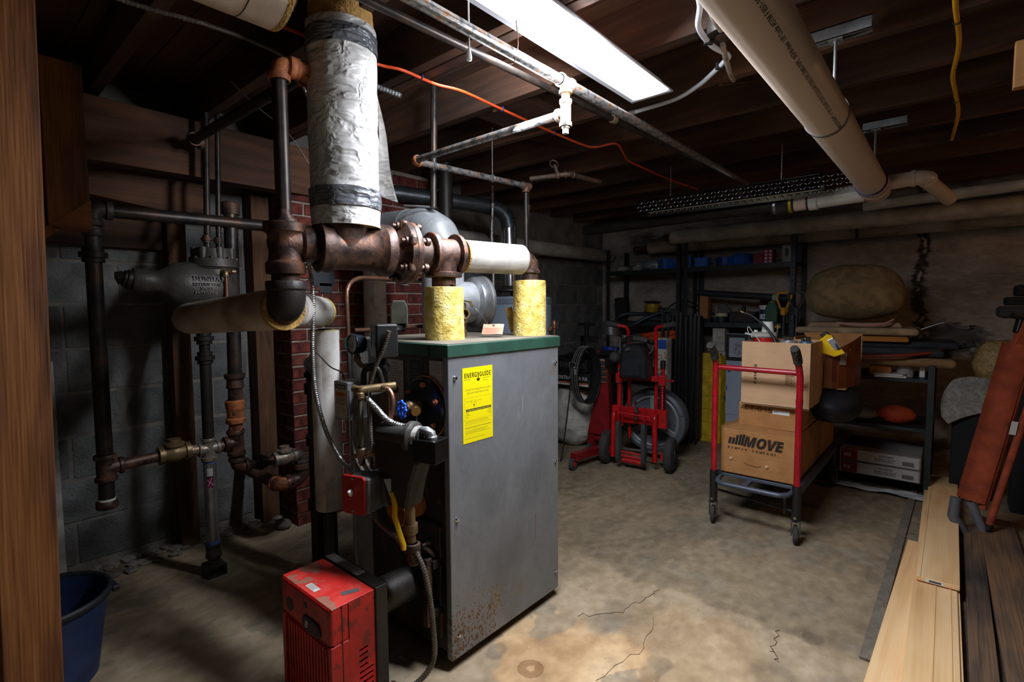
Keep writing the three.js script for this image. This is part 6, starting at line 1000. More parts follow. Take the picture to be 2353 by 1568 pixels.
{ // tall pale carton, open at the top
  const x0 = -0.905, x1 = -0.56, y0 = 0.69, y1 = 1.047, zf = -3.05, zb = -3.42, th = 0.006, t = thing('cardboard_box', 'tall pale open carton with a part number on top of the cart', 'box', [-0.73, y0, -3.23]);
  part('front', bx(x0, x1, y0, y1, zf - th, zf, 0.002), mat.cardboardPale, t); part('side', bx(x1 - th, x1, y0, y1, zb, zf - th), mat.cardboardPale, t); part('side', bx(x0, x0 + th, y0, y1, zb, zf - th), mat.cardboardPale, t); part('back', bx(x0, x1, y0, y1, zb, zb + th), mat.cardboardPale, t); part('bottom', bx(x0, x1, y0, y0 + th, zb, zf), mat.cardboardPale, t);
  part('fill', bx(x0 + th, x1 - th, y0 + 0.25, 0.985, zb + th, zf - th), mat.cardboard, t, { label: 'packing inside' });
  ink(0.11, 0.022, 2600, (x, w, h) => { x.font = `bold ${h * 0.95}px sans-serif`; x.save(); x.translate(0, h * 0.85); x.scale(w / x.measureText('P-B14R38').width, 1); x.fillText('P-B14R38', 0, 0); x.restore(); }, [-0.83, 0.865, zf + 0.0012], [0, 0, Math.PI / 2], 'part_number', t, 0x1f1812, { label: 'printed part number' });
  ink(0.045, 0.07, 2600, (x, w, h) => { x.lineWidth = 4; x.strokeRect(4, 4, w - 8, h - 8); for (let i = 0; i < 4; i++) x.strokeRect(8 + i * w * 0.23, h * 0.08, w * 0.19, h * 0.3); lines(x, w * 0.1, h * 0.48, w * 0.8, 4, h * 0.12, h * 0.05, 55, '#fff'); }, [-0.655, 0.855, zf + 0.0012], [0, 0, 0], 'print_panel', t, 0x3c2c20);
}
{ // things in and on the open carton
  const can = thing('paint_can', 'grey tin with a silver screw top in the open carton', 'tin', [-0.69, 0.99, -3.16]); part('body', revs([-0.69, 0.99, -3.16], UP, [[0, 0], [0.046, 0], [0.046, 0.05], [0.042, 0.062], [0.022, 0.066]], 28), M(0x77767c, { r: 0.35 }), can); part('cap', revs([-0.69, 1.055, -3.16], UP, [[0.024, 0], [0.026, 0.002], [0.026, 0.02], [0.022, 0.024], [0, 0.024]], 24), mat.chrome, can);
  const can2 = thing('paint_can', 'blue-grey tin with a silver screw top in the open carton', 'tin', [-0.6, 0.99, -3.15]); part('body', revs([-0.602, 0.988, -3.15], UP, [[0, 0], [0.036, 0], [0.036, 0.05], [0.033, 0.062], [0.02, 0.066]], 28), M(0x3b566c, { r: 0.35 }), can2); part('cap', revs([-0.602, 1.053, -3.15], UP, [[0.022, 0], [0.024, 0.002], [0.024, 0.02], [0.02, 0.024], [0, 0.024]], 24), mat.chrome, can2);
  const lid = thing('work_lamp', 'white lamp base with a cone cap and red body sticking out of the carton', 'lamp', [-0.84, 0.99, -3.25]);
  part('body', revs([-0.84, 0.988, -3.25], UP, [[0, 0], [0.055, 0], [0.055, 0.075], [0, 0.075]], 28), M(0xb01a1a, { r: 0.4 }), lid); part('rim', revs([-0.845, 1.063, -3.26], UP, [[0, 0], [0.07, 0], [0.074, 0.008], [0.072, 0.022], [0.06, 0.03], [0, 0.031]], 32), mat.whiteDirty, lid); part('cone', revs([-0.83, 1.094, -3.28], UP, [[0.034, 0], [0.028, 0.045], [0.028, 0.058], [0.024, 0.06], [0, 0.06]], 24), mat.white, lid); part('knob', cyl([-0.885, 1.09, -3.24], [-0.885, 1.105, -3.24], 0.01), mat.white, lid); part('wire_bail', tube([[-0.9, 1.06, -3.22], [-0.925, 1.1, -3.22], [-0.92, 1.125, -3.22], [-0.89, 1.1, -3.18], [-0.83, 1.04, -3.13]], 0.002, 40, 6), mat.white, lid); part('flap', box(0.05, 0.004, 0.03, [-0.915, 1.08, -3.22], 0.001, [0.2, 0.3, -0.3]), mat.white, lid);
  const hose = thing('rubber_hose', 'thin black hose with a brass tip poking out of the carton', 'hose', [-0.82, 1.0, -3.18]); part('hose', tube([[-0.74, 0.99, -3.15], [-0.765, 1.06, -3.16], [-0.82, 1.13, -3.18], [-0.9, 1.19, -3.2], [-0.945, 1.208, -3.2]], 0.0075, 50, 10), mat.blackCord, hose); part('tip', cyl([-0.943, 1.207, -3.2], [-0.962, 1.216, -3.2], 0.007, 0.006), mat.brass, hose);
  const bt = thing('brass_fitting', 'small brass star fitting on a black stem in the carton', 'fitting', [-0.76, 1.0, -3.19]); part('stem', cyl([-0.765, 0.99, -3.17], [-0.757, 1.115, -3.2], 0.005), mat.black, bt); part('head', [0, 1, 2, 3].map((i) => flat(new THREE.SphereGeometry(0.007, 8, 6)).translate(-0.757 + 0.009 * Math.cos(i * 1.57), 1.126 + 0.009 * Math.sin(i * 1.57), -3.2)).concat(flat(new THREE.SphereGeometry(0.008, 8, 6)).translate(-0.757, 1.124, -3.2)), mat.brass, bt);
}
{ // second open carton with a tape gun
  const t = thing('cardboard_box', 'glossy taped brown carton bulging open behind the tall pale box', 'box', [-0.46, 0.76, -3.55]);
  const wall = (p, h0, h1) => { const pos = []; for (let i = 0; i < p.length - 1; i++) { const [ax, az, at] = p[i], [bx_, bz, bt] = p[i + 1]; const A = [ax, h0, az], B = [bx_, h0, bz], C = [bx_, bt, bz], D = [ax, at, az]; pos.push(...A, ...B, ...C, ...A, ...C, ...D); const o = 0.006; const A2 = [ax - o, h0, az - o], B2 = [bx_ - o, h0, bz - o], C2 = [bx_ - o, bt, bz - o], D2 = [ax - o, at, az - o]; pos.push(...B2, ...A2, ...C2, ...A2, ...D2, ...C2, ...D, ...C, ...C2, ...D, ...C2, ...D2); } const g = new THREE.BufferGeometry(); g.setAttribute('position', new THREE.Float32BufferAttribute(pos, 3)); g.computeVertexNormals(); return flat(g); };
  const glossy = M(0, { map: mat.cardboard.map, tint: 0xb98f78, r: 0.32 });
  part('front_panel', wall([[-0.55, -3.4, 0.985], [-0.515, -3.405, 0.985], [-0.485, -3.43, 1.0], [-0.455, -3.48, 1.02], [-0.425, -3.56, 1.045], [-0.41, -3.66, 1.065]], 0.77, 1), glossy, t);
  part('back_panel', bx(-0.72, -0.41, 0.77, 1.075, -3.72, -3.714), mat.cardboard, t); part('left_panel', bx(-0.72, -0.714, 0.77, 1.06, -3.72, -3.43), mat.cardboard, t); part('bottom', bx(-0.72, -0.45, 0.762, 0.77, -3.72, -3.43), mat.cardboard, t);
  ink(0.15, 0.03, 2200, (x, w, h) => { x.font = `bold ${h}px sans-serif`; x.save(); x.translate(0, h * 0.88); x.scale(w / x.measureText('SAMED').width, 1); x.fillText('SAMED', 0, 0); x.restore(); }, [-0.506, 0.885, -3.4045], [0, 0.45, Math.PI / 2], 'print', t, 0x5a1512);
  part('loose_tape', box(0.045, 0.07, 0.001, [-0.467, 0.94, -3.44], 0, [0, 0.95, -0.1]), M(0xd8cdbf, { r: 0.15, trans: 0.7, physical: true }), t);
  const g = thing('tape_gun', 'yellow tape dispenser with a silver blade guard resting in the open carton', 'tool', [-0.54, 0.95, -3.4]);
  part('body', xf(ext(poly([[-0.05, -0.035], [0.03, -0.06], [0.075, -0.04], [0.03, 0.02], [0.01, 0.055], [-0.01, 0.06], [-0.05, 0.02]]), 0.04, 0.004), [-0.535, 1.02, -3.4], [0, 0.15, 0]), M(0xe8bb12, { r: 0.35 }), g); part('guard', xf(box(0.07, 0.035, 0.034, [0, 0, 0], 0.004, [0, 0, -0.95]), [-0.505, 1.03, -3.372], [0, 0.15, 0]), M(0xdadde2, { r: 0.2, m: 0.7 }), g); part('strap', sweep([[-0.57, 1.07, -3.375], [-0.545, 1.088, -3.375], [-0.52, 1.07, -3.372], [-0.495, 1.03, -3.365], [-0.478, 1.0, -3.365]], () => 0.01, 10), mat.black, g);
  solo('tape_roll', 'orange tape roll lying inside the open carton', 'tape', flat(new THREE.TorusGeometry(0.045, 0.016, 10, 30)).rotateX(Math.PI / 2).translate(-0.5, 0.99, -3.53), M(0xd98a1e, { r: 0.5 }));
  solo('dark_bag', 'crumpled dark navy bag under the bulging carton', 'bag', lumpAt(-0.52, 0.66, -3.56, 0.14, 0.11, 0.27, 691), M(0x10151f, { r: 0.6 }));
}
// ---------- drain machine, stand and bag ----------
{
  const t = local('drain_machine', 'red drain cleaning machine on two tyres with a big grey cable drum', 'machine', [-1.815, 0, -3.58], 0.18), RP = mat.redPaint;
  const tube2 = (n, pts, r, o = {}) => part(n, path(pts, r, 0.04, 14), RP, t, o);
  for (const s of [-1, 1]) {
    const xi = s < 0 ? -0.098 : 0.115;
    tube2('handle', [[xi, 0.2, -0.1], [xi, 1.0, -0.06], [xi + 0.0, 1.09, -0.03], [xi + s * 0.14, 1.115, 0.02]], 0.014, { label: 'bent red handle tube' });
    part('grip', sweep([[xi + s * 0.075, 1.103, -0.005], [xi + s * 0.14, 1.115, 0.02], [xi + s * 0.16, 1.118, 0.03]], () => 0.021, 14), mat.rubber, t, { label: 'black grip' });
    const xo = s < 0 ? -0.152 : 0.182;
    part('outer_upright', cyl([xo, 0.42, 0.0], [xo, 0.8, -0.01], 0.017), RP, t);
    part('clamp', [box(0.052, 0.08, 0.05, [xo, 0.69, -0.005], 0.006)], RP, t);
    for (const y of [0.66, 0.76]) part('bolt', hex([xo, y, 0.018], ZP, 0.008, 0.012), mat.steel, t);
    const xl = s < 0 ? -0.178 : 0.15;
    tube2('lower_loop', [[xl, 0.44, 0.02], [xl - s * 0.006, 0.42, 0.07], [xl, 0.08, 0.07]], 0.019, { label: 'red lower loop' });
    const w = part('tyre', [revs([s * 0.25 - 0.035, 0.13, 0], XP, [[0.06, 0], [0.1, 0], [0.125, 0.01], [0.131, 0.022], [0.132, 0.035], [0.131, 0.048], [0.125, 0.06], [0.1, 0.07], [0.06, 0.07]], 40), ...[0.02, 0.035, 0.05].map((o) => flat(new THREE.TorusGeometry(0.131, 0.002, 4, 40)).rotateY(Math.PI / 2).translate(s * 0.25 - 0.035 + o, 0.13, 0))], mat.rubber, t);
    part('rim', [revs([s * 0.25 - 0.03, 0.13, 0], XP, [[0, 0.02], [0.02, 0.01], [0.04, 0.02], [0.062, 0.005], [0.064, 0.055], [0.04, 0.04], [0.02, 0.05], [0, 0.04]], 24)], mat.galv, w);
    part('axle_block', box(0.035, 0.055, 0.04, [s * 0.2, 0.12, 0.02], 0.003), RP, t);
    const xb = s < 0 ? -0.115 : 0.08; // stair climbing belts
    part('climber_belt', [xf(ext((() => { const sh = new THREE.Shape(); sh.absarc(0, 0.13, 0.028, 0, Math.PI); sh.absarc(0, -0.13, 0.028, Math.PI, 2 * Math.PI); sh.closePath(); const ho = new THREE.Path(); ho.absarc(0, 0.13, 0.02, 0, Math.PI); ho.absarc(0, -0.13, 0.02, Math.PI, 2 * Math.PI); ho.closePath(); sh.holes.push(ho); return sh; })(), 0.03), [xb - 0.015, 0.215, 0.12], [0, Math.PI / 2, 0])], mat.rubber, t, { label: 'black stair climber belt' });
    part('belt_bar', [box(0.008, 0.27, 0.03, [xb, 0.215, 0.12], 0.003)], mat.galv, t);
    part('belt_arm', xf(ext(poly([[-0.01, 0], [0.012, 0], [0.008, 0.16], [-0.004, 0.16]]), 0.006), [xb - s * 0.012, 0.33, 0.07], [0, Math.PI / 2, 0]), RP, t);
  }
  part('crossbar', box(0.36, 0.04, 0.025, [0.012, 0.7, 0.0], 0.004), RP, t);
  part('hook', path([[0.19, 0.7, 0.0], [0.26, 0.69, 0.02], [0.27, 0.7, 0.04]], 0.007, 0.02), RP, t);
  part('mid_plate', [box(0.36, 0.13, 0.012, [0.012, 0.4, -0.02], 0.003), box(0.06, 0.13, 0.06, [-0.17, 0.41, 0.0], 0.004), box(0.075, 0.14, 0.06, [0.185, 0.4, 0.0], 0.004)], RP, t);
  part('mid_rod', cyl([-0.13, 0.43, 0.07], [0.11, 0.415, 0.07], 0.008), RP, t);
  part('spring_latch', [path([[-0.02, 0.51, 0.0], [-0.01, 0.5, 0.05], [0.005, 0.44, 0.08]], 0.009, 0.02), cyl([0.005, 0.48, 0.05], [0.0, 0.39, 0.06], 0.014)], mat.rust, t, { label: 'rusty spring latch' });
  part('coil_spring', sweep(Array.from({ length: 200 }, (_, i) => [0.185 + 0.021 * Math.cos(i * 0.6), 0.46 + i * 0.00105, -0.005 + 0.021 * Math.sin(i * 0.6)]), () => 0.0045, 6), M(0x8a1f24, { r: 0.3, m: 0.6 }), t, { label: 'red coil spring' });
  part('spring_cap', cyl([0.185, 0.78, -0.005], [0.185, 0.84, -0.005], 0.02), mat.black, t);
  for (const y of [0.135, 0.105]) part('axle_rod', cyl([-0.1, y, 0.1], [0.08, y - 0.008, 0.1], 0.009), RP, t);
  part('axle', cyl([-0.25, 0.13, 0], [0.25, 0.13, 0], 0.012), mat.castGrey, t); part('roller', cyl([-0.09, 0.07, 0.09], [0.075, 0.062, 0.09], 0.02), RP, t);
  // motor housing
  part('motor_housing', [xf(ext(poly([[-0.105, 0], [0.085, 0], [0.08, 0.13], [0.06, 0.2], [0.03, 0.235], [-0.05, 0.235], [-0.085, 0.2], [-0.1, 0.13]]), 0.15, 0.012), [0.01, 0.72, -0.02], [0, 0, 0])], M(0x15161a, { r: 0.4 }), t, { label: 'black motor housing' });
  part('motor_panel', [xf(ext(poly([[-0.08, 0.01], [0.05, 0.01], [0.045, 0.1], [0.025, 0.14], [-0.05, 0.14], [-0.076, 0.1]]), 0.012, 0.003), [0.005, 0.725, 0.14])], M(0x22242a, { r: 0.3 }), t);
  part('ball_knob', [flat(new THREE.SphereGeometry(0.042, 20, 14)).translate(-0.165, 0.86, 0.08), cyl([-0.165, 0.89, 0.08], [-0.155, 0.95, 0.06], 0.005)], mat.rubber, t);
  const cords = part('power_cord', tube([[-0.09, 1.0, 0.1], [0.0, 1.03, 0.14], [0.12, 1.0, 0.12], [0.13, 0.97, 0.08], [0.0, 0.99, 0.05], [-0.1, 0.97, 0.1], [0.02, 1.01, 0.16], [0.14, 0.95, 0.13], [0.12, 0.9, 0.15]], 0.008, 140, 8), mat.blackCord, t, { label: 'looped black power cord' });
  part('plug_block', box(0.11, 0.035, 0.035, [0.06, 1.01, 0.16], 0.008, [0, 0, -0.15]), mat.rubber, cords);
  part('switch', [cyl([-0.04, 0.93, 0.14], [-0.04, 0.93, 0.165], 0.012)], mat.steel, t);
  // drum
  const dz = -0.2, dy = 0.33, dx = 0.06;
  const dr = part('drum', [revs([dx, dy, dz - 0.16], ZP, [[0, 0], [0.22, 0], [0.255, 0.03], [0.262, 0.08], [0.262, 0.13], [0.25, 0.16], [0.225, 0.168], [0.205, 0.16], [0.2, 0.15], [0.0, 0.14]], 56)], M(0x4c525a, { r: 0.45 }), t, { label: 'big grey cable drum' });
  part('ring', revs([dx, dy, dz - 0.01], ZP, [[0.186, 0], [0.186, 0.016], [0.198, 0.02], [0.206, 0.016], [0.206, 0]], 56), M(0x8d8f8c, { r: 0.4, m: 0.4 }), dr);
  for (let i = 0; i < 3; i++) part('spoke', box(0.045, 0.19, 0.02, [dx + 0.1 * Math.sin(i * 2.094), dy + 0.1 * Math.cos(i * 2.094), dz], 0.006, [0, 0, -i * 2.094]), M(0x8d8f8c, { r: 0.4, m: 0.4 }), dr);
  part('hub', revs([dx, dy, dz - 0.01], ZP, [[0.045, 0], [0.045, 0.03], [0.03, 0.04], [0, 0.04]], 24), M(0x6d7074, { r: 0.4, m: 0.4 }), dr);
  for (let i = 0; i < 6; i++) part('stud', hex([dx + 0.238 * Math.cos(i * 1.047 + 0.3), dy + 0.238 * Math.sin(i * 1.047 + 0.3), dz + 0.004], ZP, 0.009, 0.01), mat.steel, dr);
}
{ // red stand with castor and a leather belt hung on it
  const t = thing('red_stand', 'dark red steel stand with a small castor left of the drain machine', 'stand', [-2.2, 0, -3.6]), RD = N(0x86141c, 4, { r: 0.4 });
  part('leg', xf(bx(-0.03, 0.03, 0.07, 0.13, -0.5, 0, 0.005), [-2.16, 0.0, -3.2], [0, -0.12, 0]), RD, t); part('cross_leg', bx(-2.33, -2.11, 0.12, 0.19, -3.73, -3.67, 0.004), RD, t);
  part('leg', xf(bx(-0.03, 0.03, 0.07, 0.13, -0.2, 0, 0.005), [-2.3, 0.0, -3.66], [0, 0, 0]), RD, t);
  part('column', [xf(ext(poly([[-0.07, 0], [0.07, 0], [0.05, 0.45], [0.045, 0.7], [-0.045, 0.7], [-0.05, 0.45]]), 0.07, 0.004), [-2.2, 0.18, -3.73], [0, 0.2, 0])], RD, t); part('gusset', xf(ext(poly([[0, 0], [0.12, 0], [0.1, 0.28], [0.06, 0.28]]), 0.008), [-2.32, 0.18, -3.66], [0, 0.2, 0]), RD, t);
  part('neck', [cyl([-2.19, 0.86, -3.66], [-2.04, 0.87, -3.62], 0.03), cyl([-2.2, 0.86, -3.6], [-2.08, 0.87, -3.6], 0.014), cyl([-2.12, 0.865, -3.66], [-2.12, 0.865, -3.6], 0.012)], mat.black, t); part('head', box(0.1, 0.09, 0.07, [-2.09, 0.8, -3.66], 0.01), mat.black, t);
  for (const [x, z] of [[-2.16, -3.2], [-2.3, -3.66]]) { const w = part('castor', [revs([x - 0.016, 0.045, z], XP, [[0.008, 0], [0.04, 0], [0.045, 0.004], [0.045, 0.028], [0.04, 0.032], [0.008, 0.032]], 26)], mat.rubber, t); part('castor_hub', revs([x + 0.014, 0.045, z], XP, [[0, 0.006], [0.012, 0.006], [0.02, 0.002]], 18), M(0x9a1f1f, { r: 0.4 }), w); }
  onFace(0.08, 0.2, 1600, (x, w, h) => { x.fillStyle = '#242424'; x.fillRect(0, 0, w, h); x.fillStyle = '#d06a1a'; for (let i = 0; i < 5; i++) x.fillRect(0, h * (0.08 + i * 0.22), w, h * 0.02); lines(x, w * 0.1, h * 0.02, w * 0.8, 2, h * 0.03, h * 0.012, 61, '#ccc'); }, [-2.178, 0.72, -3.648], [0, 0.2, 0], 'warning_label', t, { label: 'black and orange warning label' });
  part('black_frame', [bx(-2.42, -2.26, 0.95, 1.0, -3.72, -3.69, 0.003), bx(-2.42, -2.38, 0.72, 1.0, -3.72, -3.69, 0.003), bx(-2.38, -2.35, 1.0, 1.12, -3.72, -3.69, 0.003), cyl([-2.44, 1.1, -3.7], [-2.28, 1.1, -3.7], 0.012)], mat.black, t);
  const b = thing('leather_belt', 'wide black stitched belt hanging as a loop on the red stand', 'belt', [-2.22, 0.45, -3.55]);
  const ring = (rx, ry) => { const sh = new THREE.Shape(); sh.absellipse(0, 0, rx, ry, 0, 2 * Math.PI); const ho = new THREE.Path(); ho.absellipse(0, 0, rx - 0.008, ry - 0.008, 0, 2 * Math.PI); sh.holes.push(ho); return sh; };
  part('strap', xf(ext(ring(0.125, 0.235), 0.1, 0.001, 30), [-2.31, 0.69, -3.55], [0, 1.25, 0.0]), N(0x232323, 4, { r: 0.5 }), b);
  for (const o of [0.012, 0.035, 0.065, 0.088]) part('stitching', xf(flat(new THREE.TorusGeometry(0.126, 0.0012, 4, 60)).scale(1, 1.87, 1).translate(0, 0, o), [-2.31, 0.69, -3.55], [0, 1.25, 0.0]), mat.whiteDirty, b);
  onFace(0.085, 0.15, 1800, (x, w, h) => { x.fillStyle = '#1a1a1a'; x.fillRect(0, 0, w, h); x.strokeStyle = '#cfcfcf'; x.lineWidth = 3; x.strokeRect(4, 4, w - 8, h - 8); x.fillStyle = '#d8d8d8'; x.save(); x.translate(w * 0.72, h * 0.5); x.rotate(Math.PI / 2); x.textAlign = 'center'; x.font = `bold ${w * 0.4}px sans-serif`; x.fillText('LOIO', 0, w * 0.12); x.restore(); x.strokeStyle = '#aaa'; x.beginPath(); x.arc(w * 0.28, h * 0.4, w * 0.14, 0, 5); x.arc(w * 0.28, h * 0.62, w * 0.14, 2, 7); x.stroke(); }, [-2.303, 0.73, -3.412], [0.13, -0.32, 0], 'belt_patch', b, { label: 'stitched patch with white lettering' });
}
{ // white sack and black tool box behind the boiler corner
  const sack = thing('canvas_sack', 'full off-white canvas sack on the floor behind the boiler', 'sack', [-2.62, 0, -3.75]);
  const g = flat(new THREE.SphereGeometry(1, 40, 28)); { const p = g.attributes.position; for (let i = 0; i < p.count; i++) { let x = p.getX(i), y = p.getY(i), z = p.getZ(i); const n = fbm((Math.atan2(z, x) / 6.2832 + 0.5), y * 0.5 + 0.5, 6, 601, 4); const k = 1 + 0.12 * (n - 0.5); p.setXYZ(i, -2.6 + x * 0.23 * k * (1 - 0.15 * y), Math.max(0.005, 0.28 + y * 0.29 * k), -3.84 + z * 0.22 * k); } g.computeVertexNormals(); }
  part('cloth', g, N(0xd0ccc0, 2, { r: 0.9, bump: coarse, bs: 0.006 }), sack);
  const box2 = thing('contractor_box', 'black box printed with white lettering on top of the white sack', 'box', [-2.62, 0.52, -3.72]);
  part('case', bx(-2.75, -2.3, 0.56, 0.68, -3.98, -3.65, 0.006), M(0x121212, { r: 0.6 }), box2);
  onFace(0.36, 0.1, 1600, (x, w, h) => { x.fillStyle = '#141414'; x.fillRect(0, 0, w, h); x.fillStyle = '#b8b8b8'; x.font = `bold ${h * 0.42}px sans-serif`; x.save(); x.translate(w * 0.03, h * 0.5); x.scale((w * 0.94) / x.measureText('CONTRACTOR PA').width, 1); x.fillText('CONTRACTOR PA', 0, 0); x.restore(); x.fillStyle = '#b85a24'; x.fillRect(0, h * 0.72, w, h * 0.1); x.fillStyle = '#bdb6b0'; x.fillRect(0, h * 0.84, w, h * 0.16); }, [-2.49, 0.62, -3.6485], [0, 0, 0], 'print', box2, { label: 'white lettering over an orange stripe' });
  const crate = thing('plastic_crate', 'black ribbed plastic crate with tangled black bags behind the boiler', 'crate', [-2.72, 0.68, -3.75]);
  part('body', bx(-2.78, -2.34, 0.682, 0.8, -3.98, -3.66, 0.01), mat.black, crate); for (let i = 0; i < 14; i++) part('slat', bx(-2.76 + i * 0.03, -2.742 + i * 0.03, 0.72, 0.77, -3.662, -3.652, 0.002), mat.rubber, crate); part('cover', [flat(new THREE.SphereGeometry(1, 20, 12)).scale(0.14, 0.04, 0.12).translate(-2.5, 0.81, -3.8)], M(0x101012, { r: 0.3 }), crate);
  solo('black_cable', 'thin black cord falling from the belt stand to the floor', 'cable', tube([[-2.36, 0.86, -3.5], [-2.33, 0.8, -3.45], [-2.335, 0.6, -3.42], [-2.35, 0.3, -3.38], [-2.36, 0.06, -3.34], [-2.35, 0.01, -3.3]], 0.006, 60, 8), mat.blackCord);
  const cyls = thing('clear_canister', 'clear canister with a steel lid between the stand and the shelves', 'canister', [-2.2, 0.5, -4.1]);
  part('jar', hollow([-2.3, 0.66, -4.0], [-2.3, 1.0, -4.0], 0.075, 0.004, 30), mat.glass, cyls); part('lid', revs([-2.3, 1.0, -4.0], UP, [[0.06, 0], [0.08, 0.002], [0.08, 0.11], [0.074, 0.116], [0, 0.116]], 30), mat.steel, cyls); part('tube', cyl([-2.17, 0.6, -4.02], [-2.17, 1.0, -4.02], 0.036), mat.steel, cyls); part('base', cyl([-2.3, 0.0, -4.0], [-2.3, 0.66, -4.0], 0.075), mat.black, cyls); part('band', revs([-2.3, 0.86, -4.0], UP, [[0.0755, 0], [0.0755, 0.03]], 30), M(0x1c2f86, { r: 0.4 }), cyls);
}

// ---------- shelving along the back wall and what stands on it ----------
{
  const unit = (x0, x1, lab) => {
    const t = thing('steel_shelving', lab, 'shelf', [(x0 + x1) / 2, 0, -4.95]);
    for (const x of [x0, x1]) for (const z of [-4.74, -5.16]) { const s = x === x0 ? 1 : -1, q = z > -5 ? -1 : 1; const p = part('post', [bx(x, x + s * 0.04, 0, 1.84, z, z + q * 0.003), bx(x, x + s * 0.003, 0, 1.84, z, z + q * 0.04)], mat.shelfBlack, t); if (z > -5) for (let i = 0; i < 16; i++) part('slot', cyl([x + s * 0.02, 0.9 + i * 0.055, z - 0.004], [x + s * 0.02, 0.9 + i * 0.055, z + 0.0012], 0.005, 0.005, 8), M(0x050505, { r: 1 }), p); }
    for (const y of [0.12, 0.58, 1.085, 1.6]) { const sh = part('shelf', [bx(x0, x1, y, y + 0.012, -5.16, -4.74)], M(0x1b1c1c, { r: 0.9 }), t); part('shelf_lip', bx(x0, x1, y - 0.03, y + 0.014, -4.742, -4.736), mat.shelfBlack, sh); }
  };
  unit(-2.78, -1.98, 'black slotted steel shelving unit in the corner, left of the pair'); unit(-1.95, -1.0, 'black slotted steel shelving unit right of the pair by the shovels');
}
{
  const T = 1.614, Mi = 1.1, L = 0.594;
  // blue bins of the top shelf
  const bin = (x, z, w, h, rot, lab) => { const t = local('blue_bin', lab, 'bin', [x, T, z], rot, 'blue plastic bins on the top shelf'); part('bin', [bx(-w / 2, w / 2, 0, 0.004, -0.07, 0.07), bx(-w / 2, w / 2, 0, h, 0.066, 0.07), bx(-w / 2, w / 2, 0, h * 0.7, -0.07, -0.066), bx(-w / 2, -w / 2 + 0.004, 0, h, -0.07, 0.07), bx(w / 2 - 0.004, w / 2, 0, h, -0.07, 0.07), bx(-w / 2 - 0.004, w / 2 + 0.004, h - 0.012, h, 0.068, 0.076)], mat.blueBin, t); };
  bin(-1.795, -4.82, 0.12, 0.085, 0.1, 'upright blue plastic bin on the top shelf right of the middle post'); bin(-1.6, -4.86, 0.13, 0.08, 0.7, 'turned blue plastic bin in the middle of the top shelf'); bin(-1.44, -4.83, 0.11, 0.095, -0.25, 'tilted blue plastic bin beside the red box'); bin(-2.16, -4.84, 0.14, 0.1, 0.8, 'blue plastic bin turned cornerwise left of the middle post'); bin(-1.96, -4.9, 0.06, 0.12, 0.2, 'small blue bin half hidden by the middle post');
  solo('red_box', 'small dark red carton on the top shelf', 'box', bx(-1.35, -1.27, T, T + 0.09, -4.93, -4.8, 0.003), M(0x7c1420, { r: 0.5 }));
  const dm = sheet(0.075, 0.12, 2000, (x, w, h) => { x.fillStyle = '#a31a44'; x.fillRect(0, 0, w, h); x.fillStyle = '#cfc7c9'; for (let j = 0; j < 4; j++) for (let i = 0; i < 2; i++) { const cx = w * (0.27 + i * 0.48), cy = h * (0.14 + j * 0.25); x.beginPath(); x.moveTo(cx, cy - h * 0.11); x.lineTo(cx + w * 0.2, cy); x.lineTo(cx, cy + h * 0.11); x.lineTo(cx - w * 0.2, cy); x.fill(); } });
  { const t = thing('patterned_box', 'red and white diamond patterned carton on the top shelf', 'box', [-1.225, T, -4.85]); part('carton', bx(-1.265, -1.19, T, T + 0.12, -4.92, -4.8, 0.002), M(0x8a1638, { r: 0.5 }), t); part('print', xf(flat(new THREE.PlaneGeometry(0.074, 0.118)), [-1.2275, T + 0.06, -4.7988]), dm, t, { uv: true, label: 'diamond print' }); }
  { const t = thing('white_carton', 'white and blue carton against the right post of the top shelf', 'box', [-1.07, T, -4.86]); part('carton', bx(-1.12, -1.012, T, T + 0.145, -4.96, -4.8, 0.003), mat.whiteDirty, t); part('stripe', bx(-1.04, -1.01, T, T + 0.146, -4.962, -4.798, 0.003), M(0x1440a0, { r: 0.4 }), t, { label: 'blue end stripe' }); part('window', bx(-1.095, -1.07, T + 0.05, T + 0.115, -4.8, -4.797), mat.black, t); }
  for (const [x, z, a, lab] of [[-1.68, -4.78, 0.3, 'thin metal rod leaning over the top shelf edge'], [-1.66, -4.77, 0.02, 'thin white rod lying along the top shelf edge']]) solo('metal_rod', lab, 'rod', cyl([x - 0.1, T + 0.005 + a * 0.2, z], [x + 0.1, T + 0.005, z], 0.0035, 0.0035, 8), mat.galv);
  solo('metal_fittings', 'heap of small metal fittings near the patterned box', 'hardware', Array.from({ length: 18 }, (_, i) => box(rr(0.015, 0.05), 0.006, 0.012, [-1.16 + rr(-0.03, 0.05), T + 0.005 + i * 0.002, -4.82 + rr(-0.03, 0.03)], 0.001, [rr(-0.6, 0.6), rr(0, 3), rr(-0.6, 0.6)])), mat.galv).userData.kind = 'stuff';
  const bagMat = M(0xaab0b6, { r: 0.25, trans: 0.35, physical: true });
  const lump = (x, y, z, sx, sy, sz, s) => { const g = flat(new THREE.IcosahedronGeometry(1, 3)); const p = g.attributes.position; for (let i = 0; i < p.count; i++) { const a = p.getX(i), b = p.getY(i), c = p.getZ(i), k = 0.8 + 0.45 * fbm(a * 0.5 + 0.5, b * 0.3 + c * 0.3 + 0.5, 5, s, 4); p.setXYZ(i, x + a * sx * k, Math.max(y - sy * 0.9, y + b * sy * k), z + c * sz * k); } return toCreasedNormals(g, 1.4); };
  solo('plastic_bag', 'crumpled clear plastic bag on the upper left shelf', 'bag', lump(-2.33, T + 0.055, -4.88, 0.12, 0.06, 0.09, 611), bagMat);
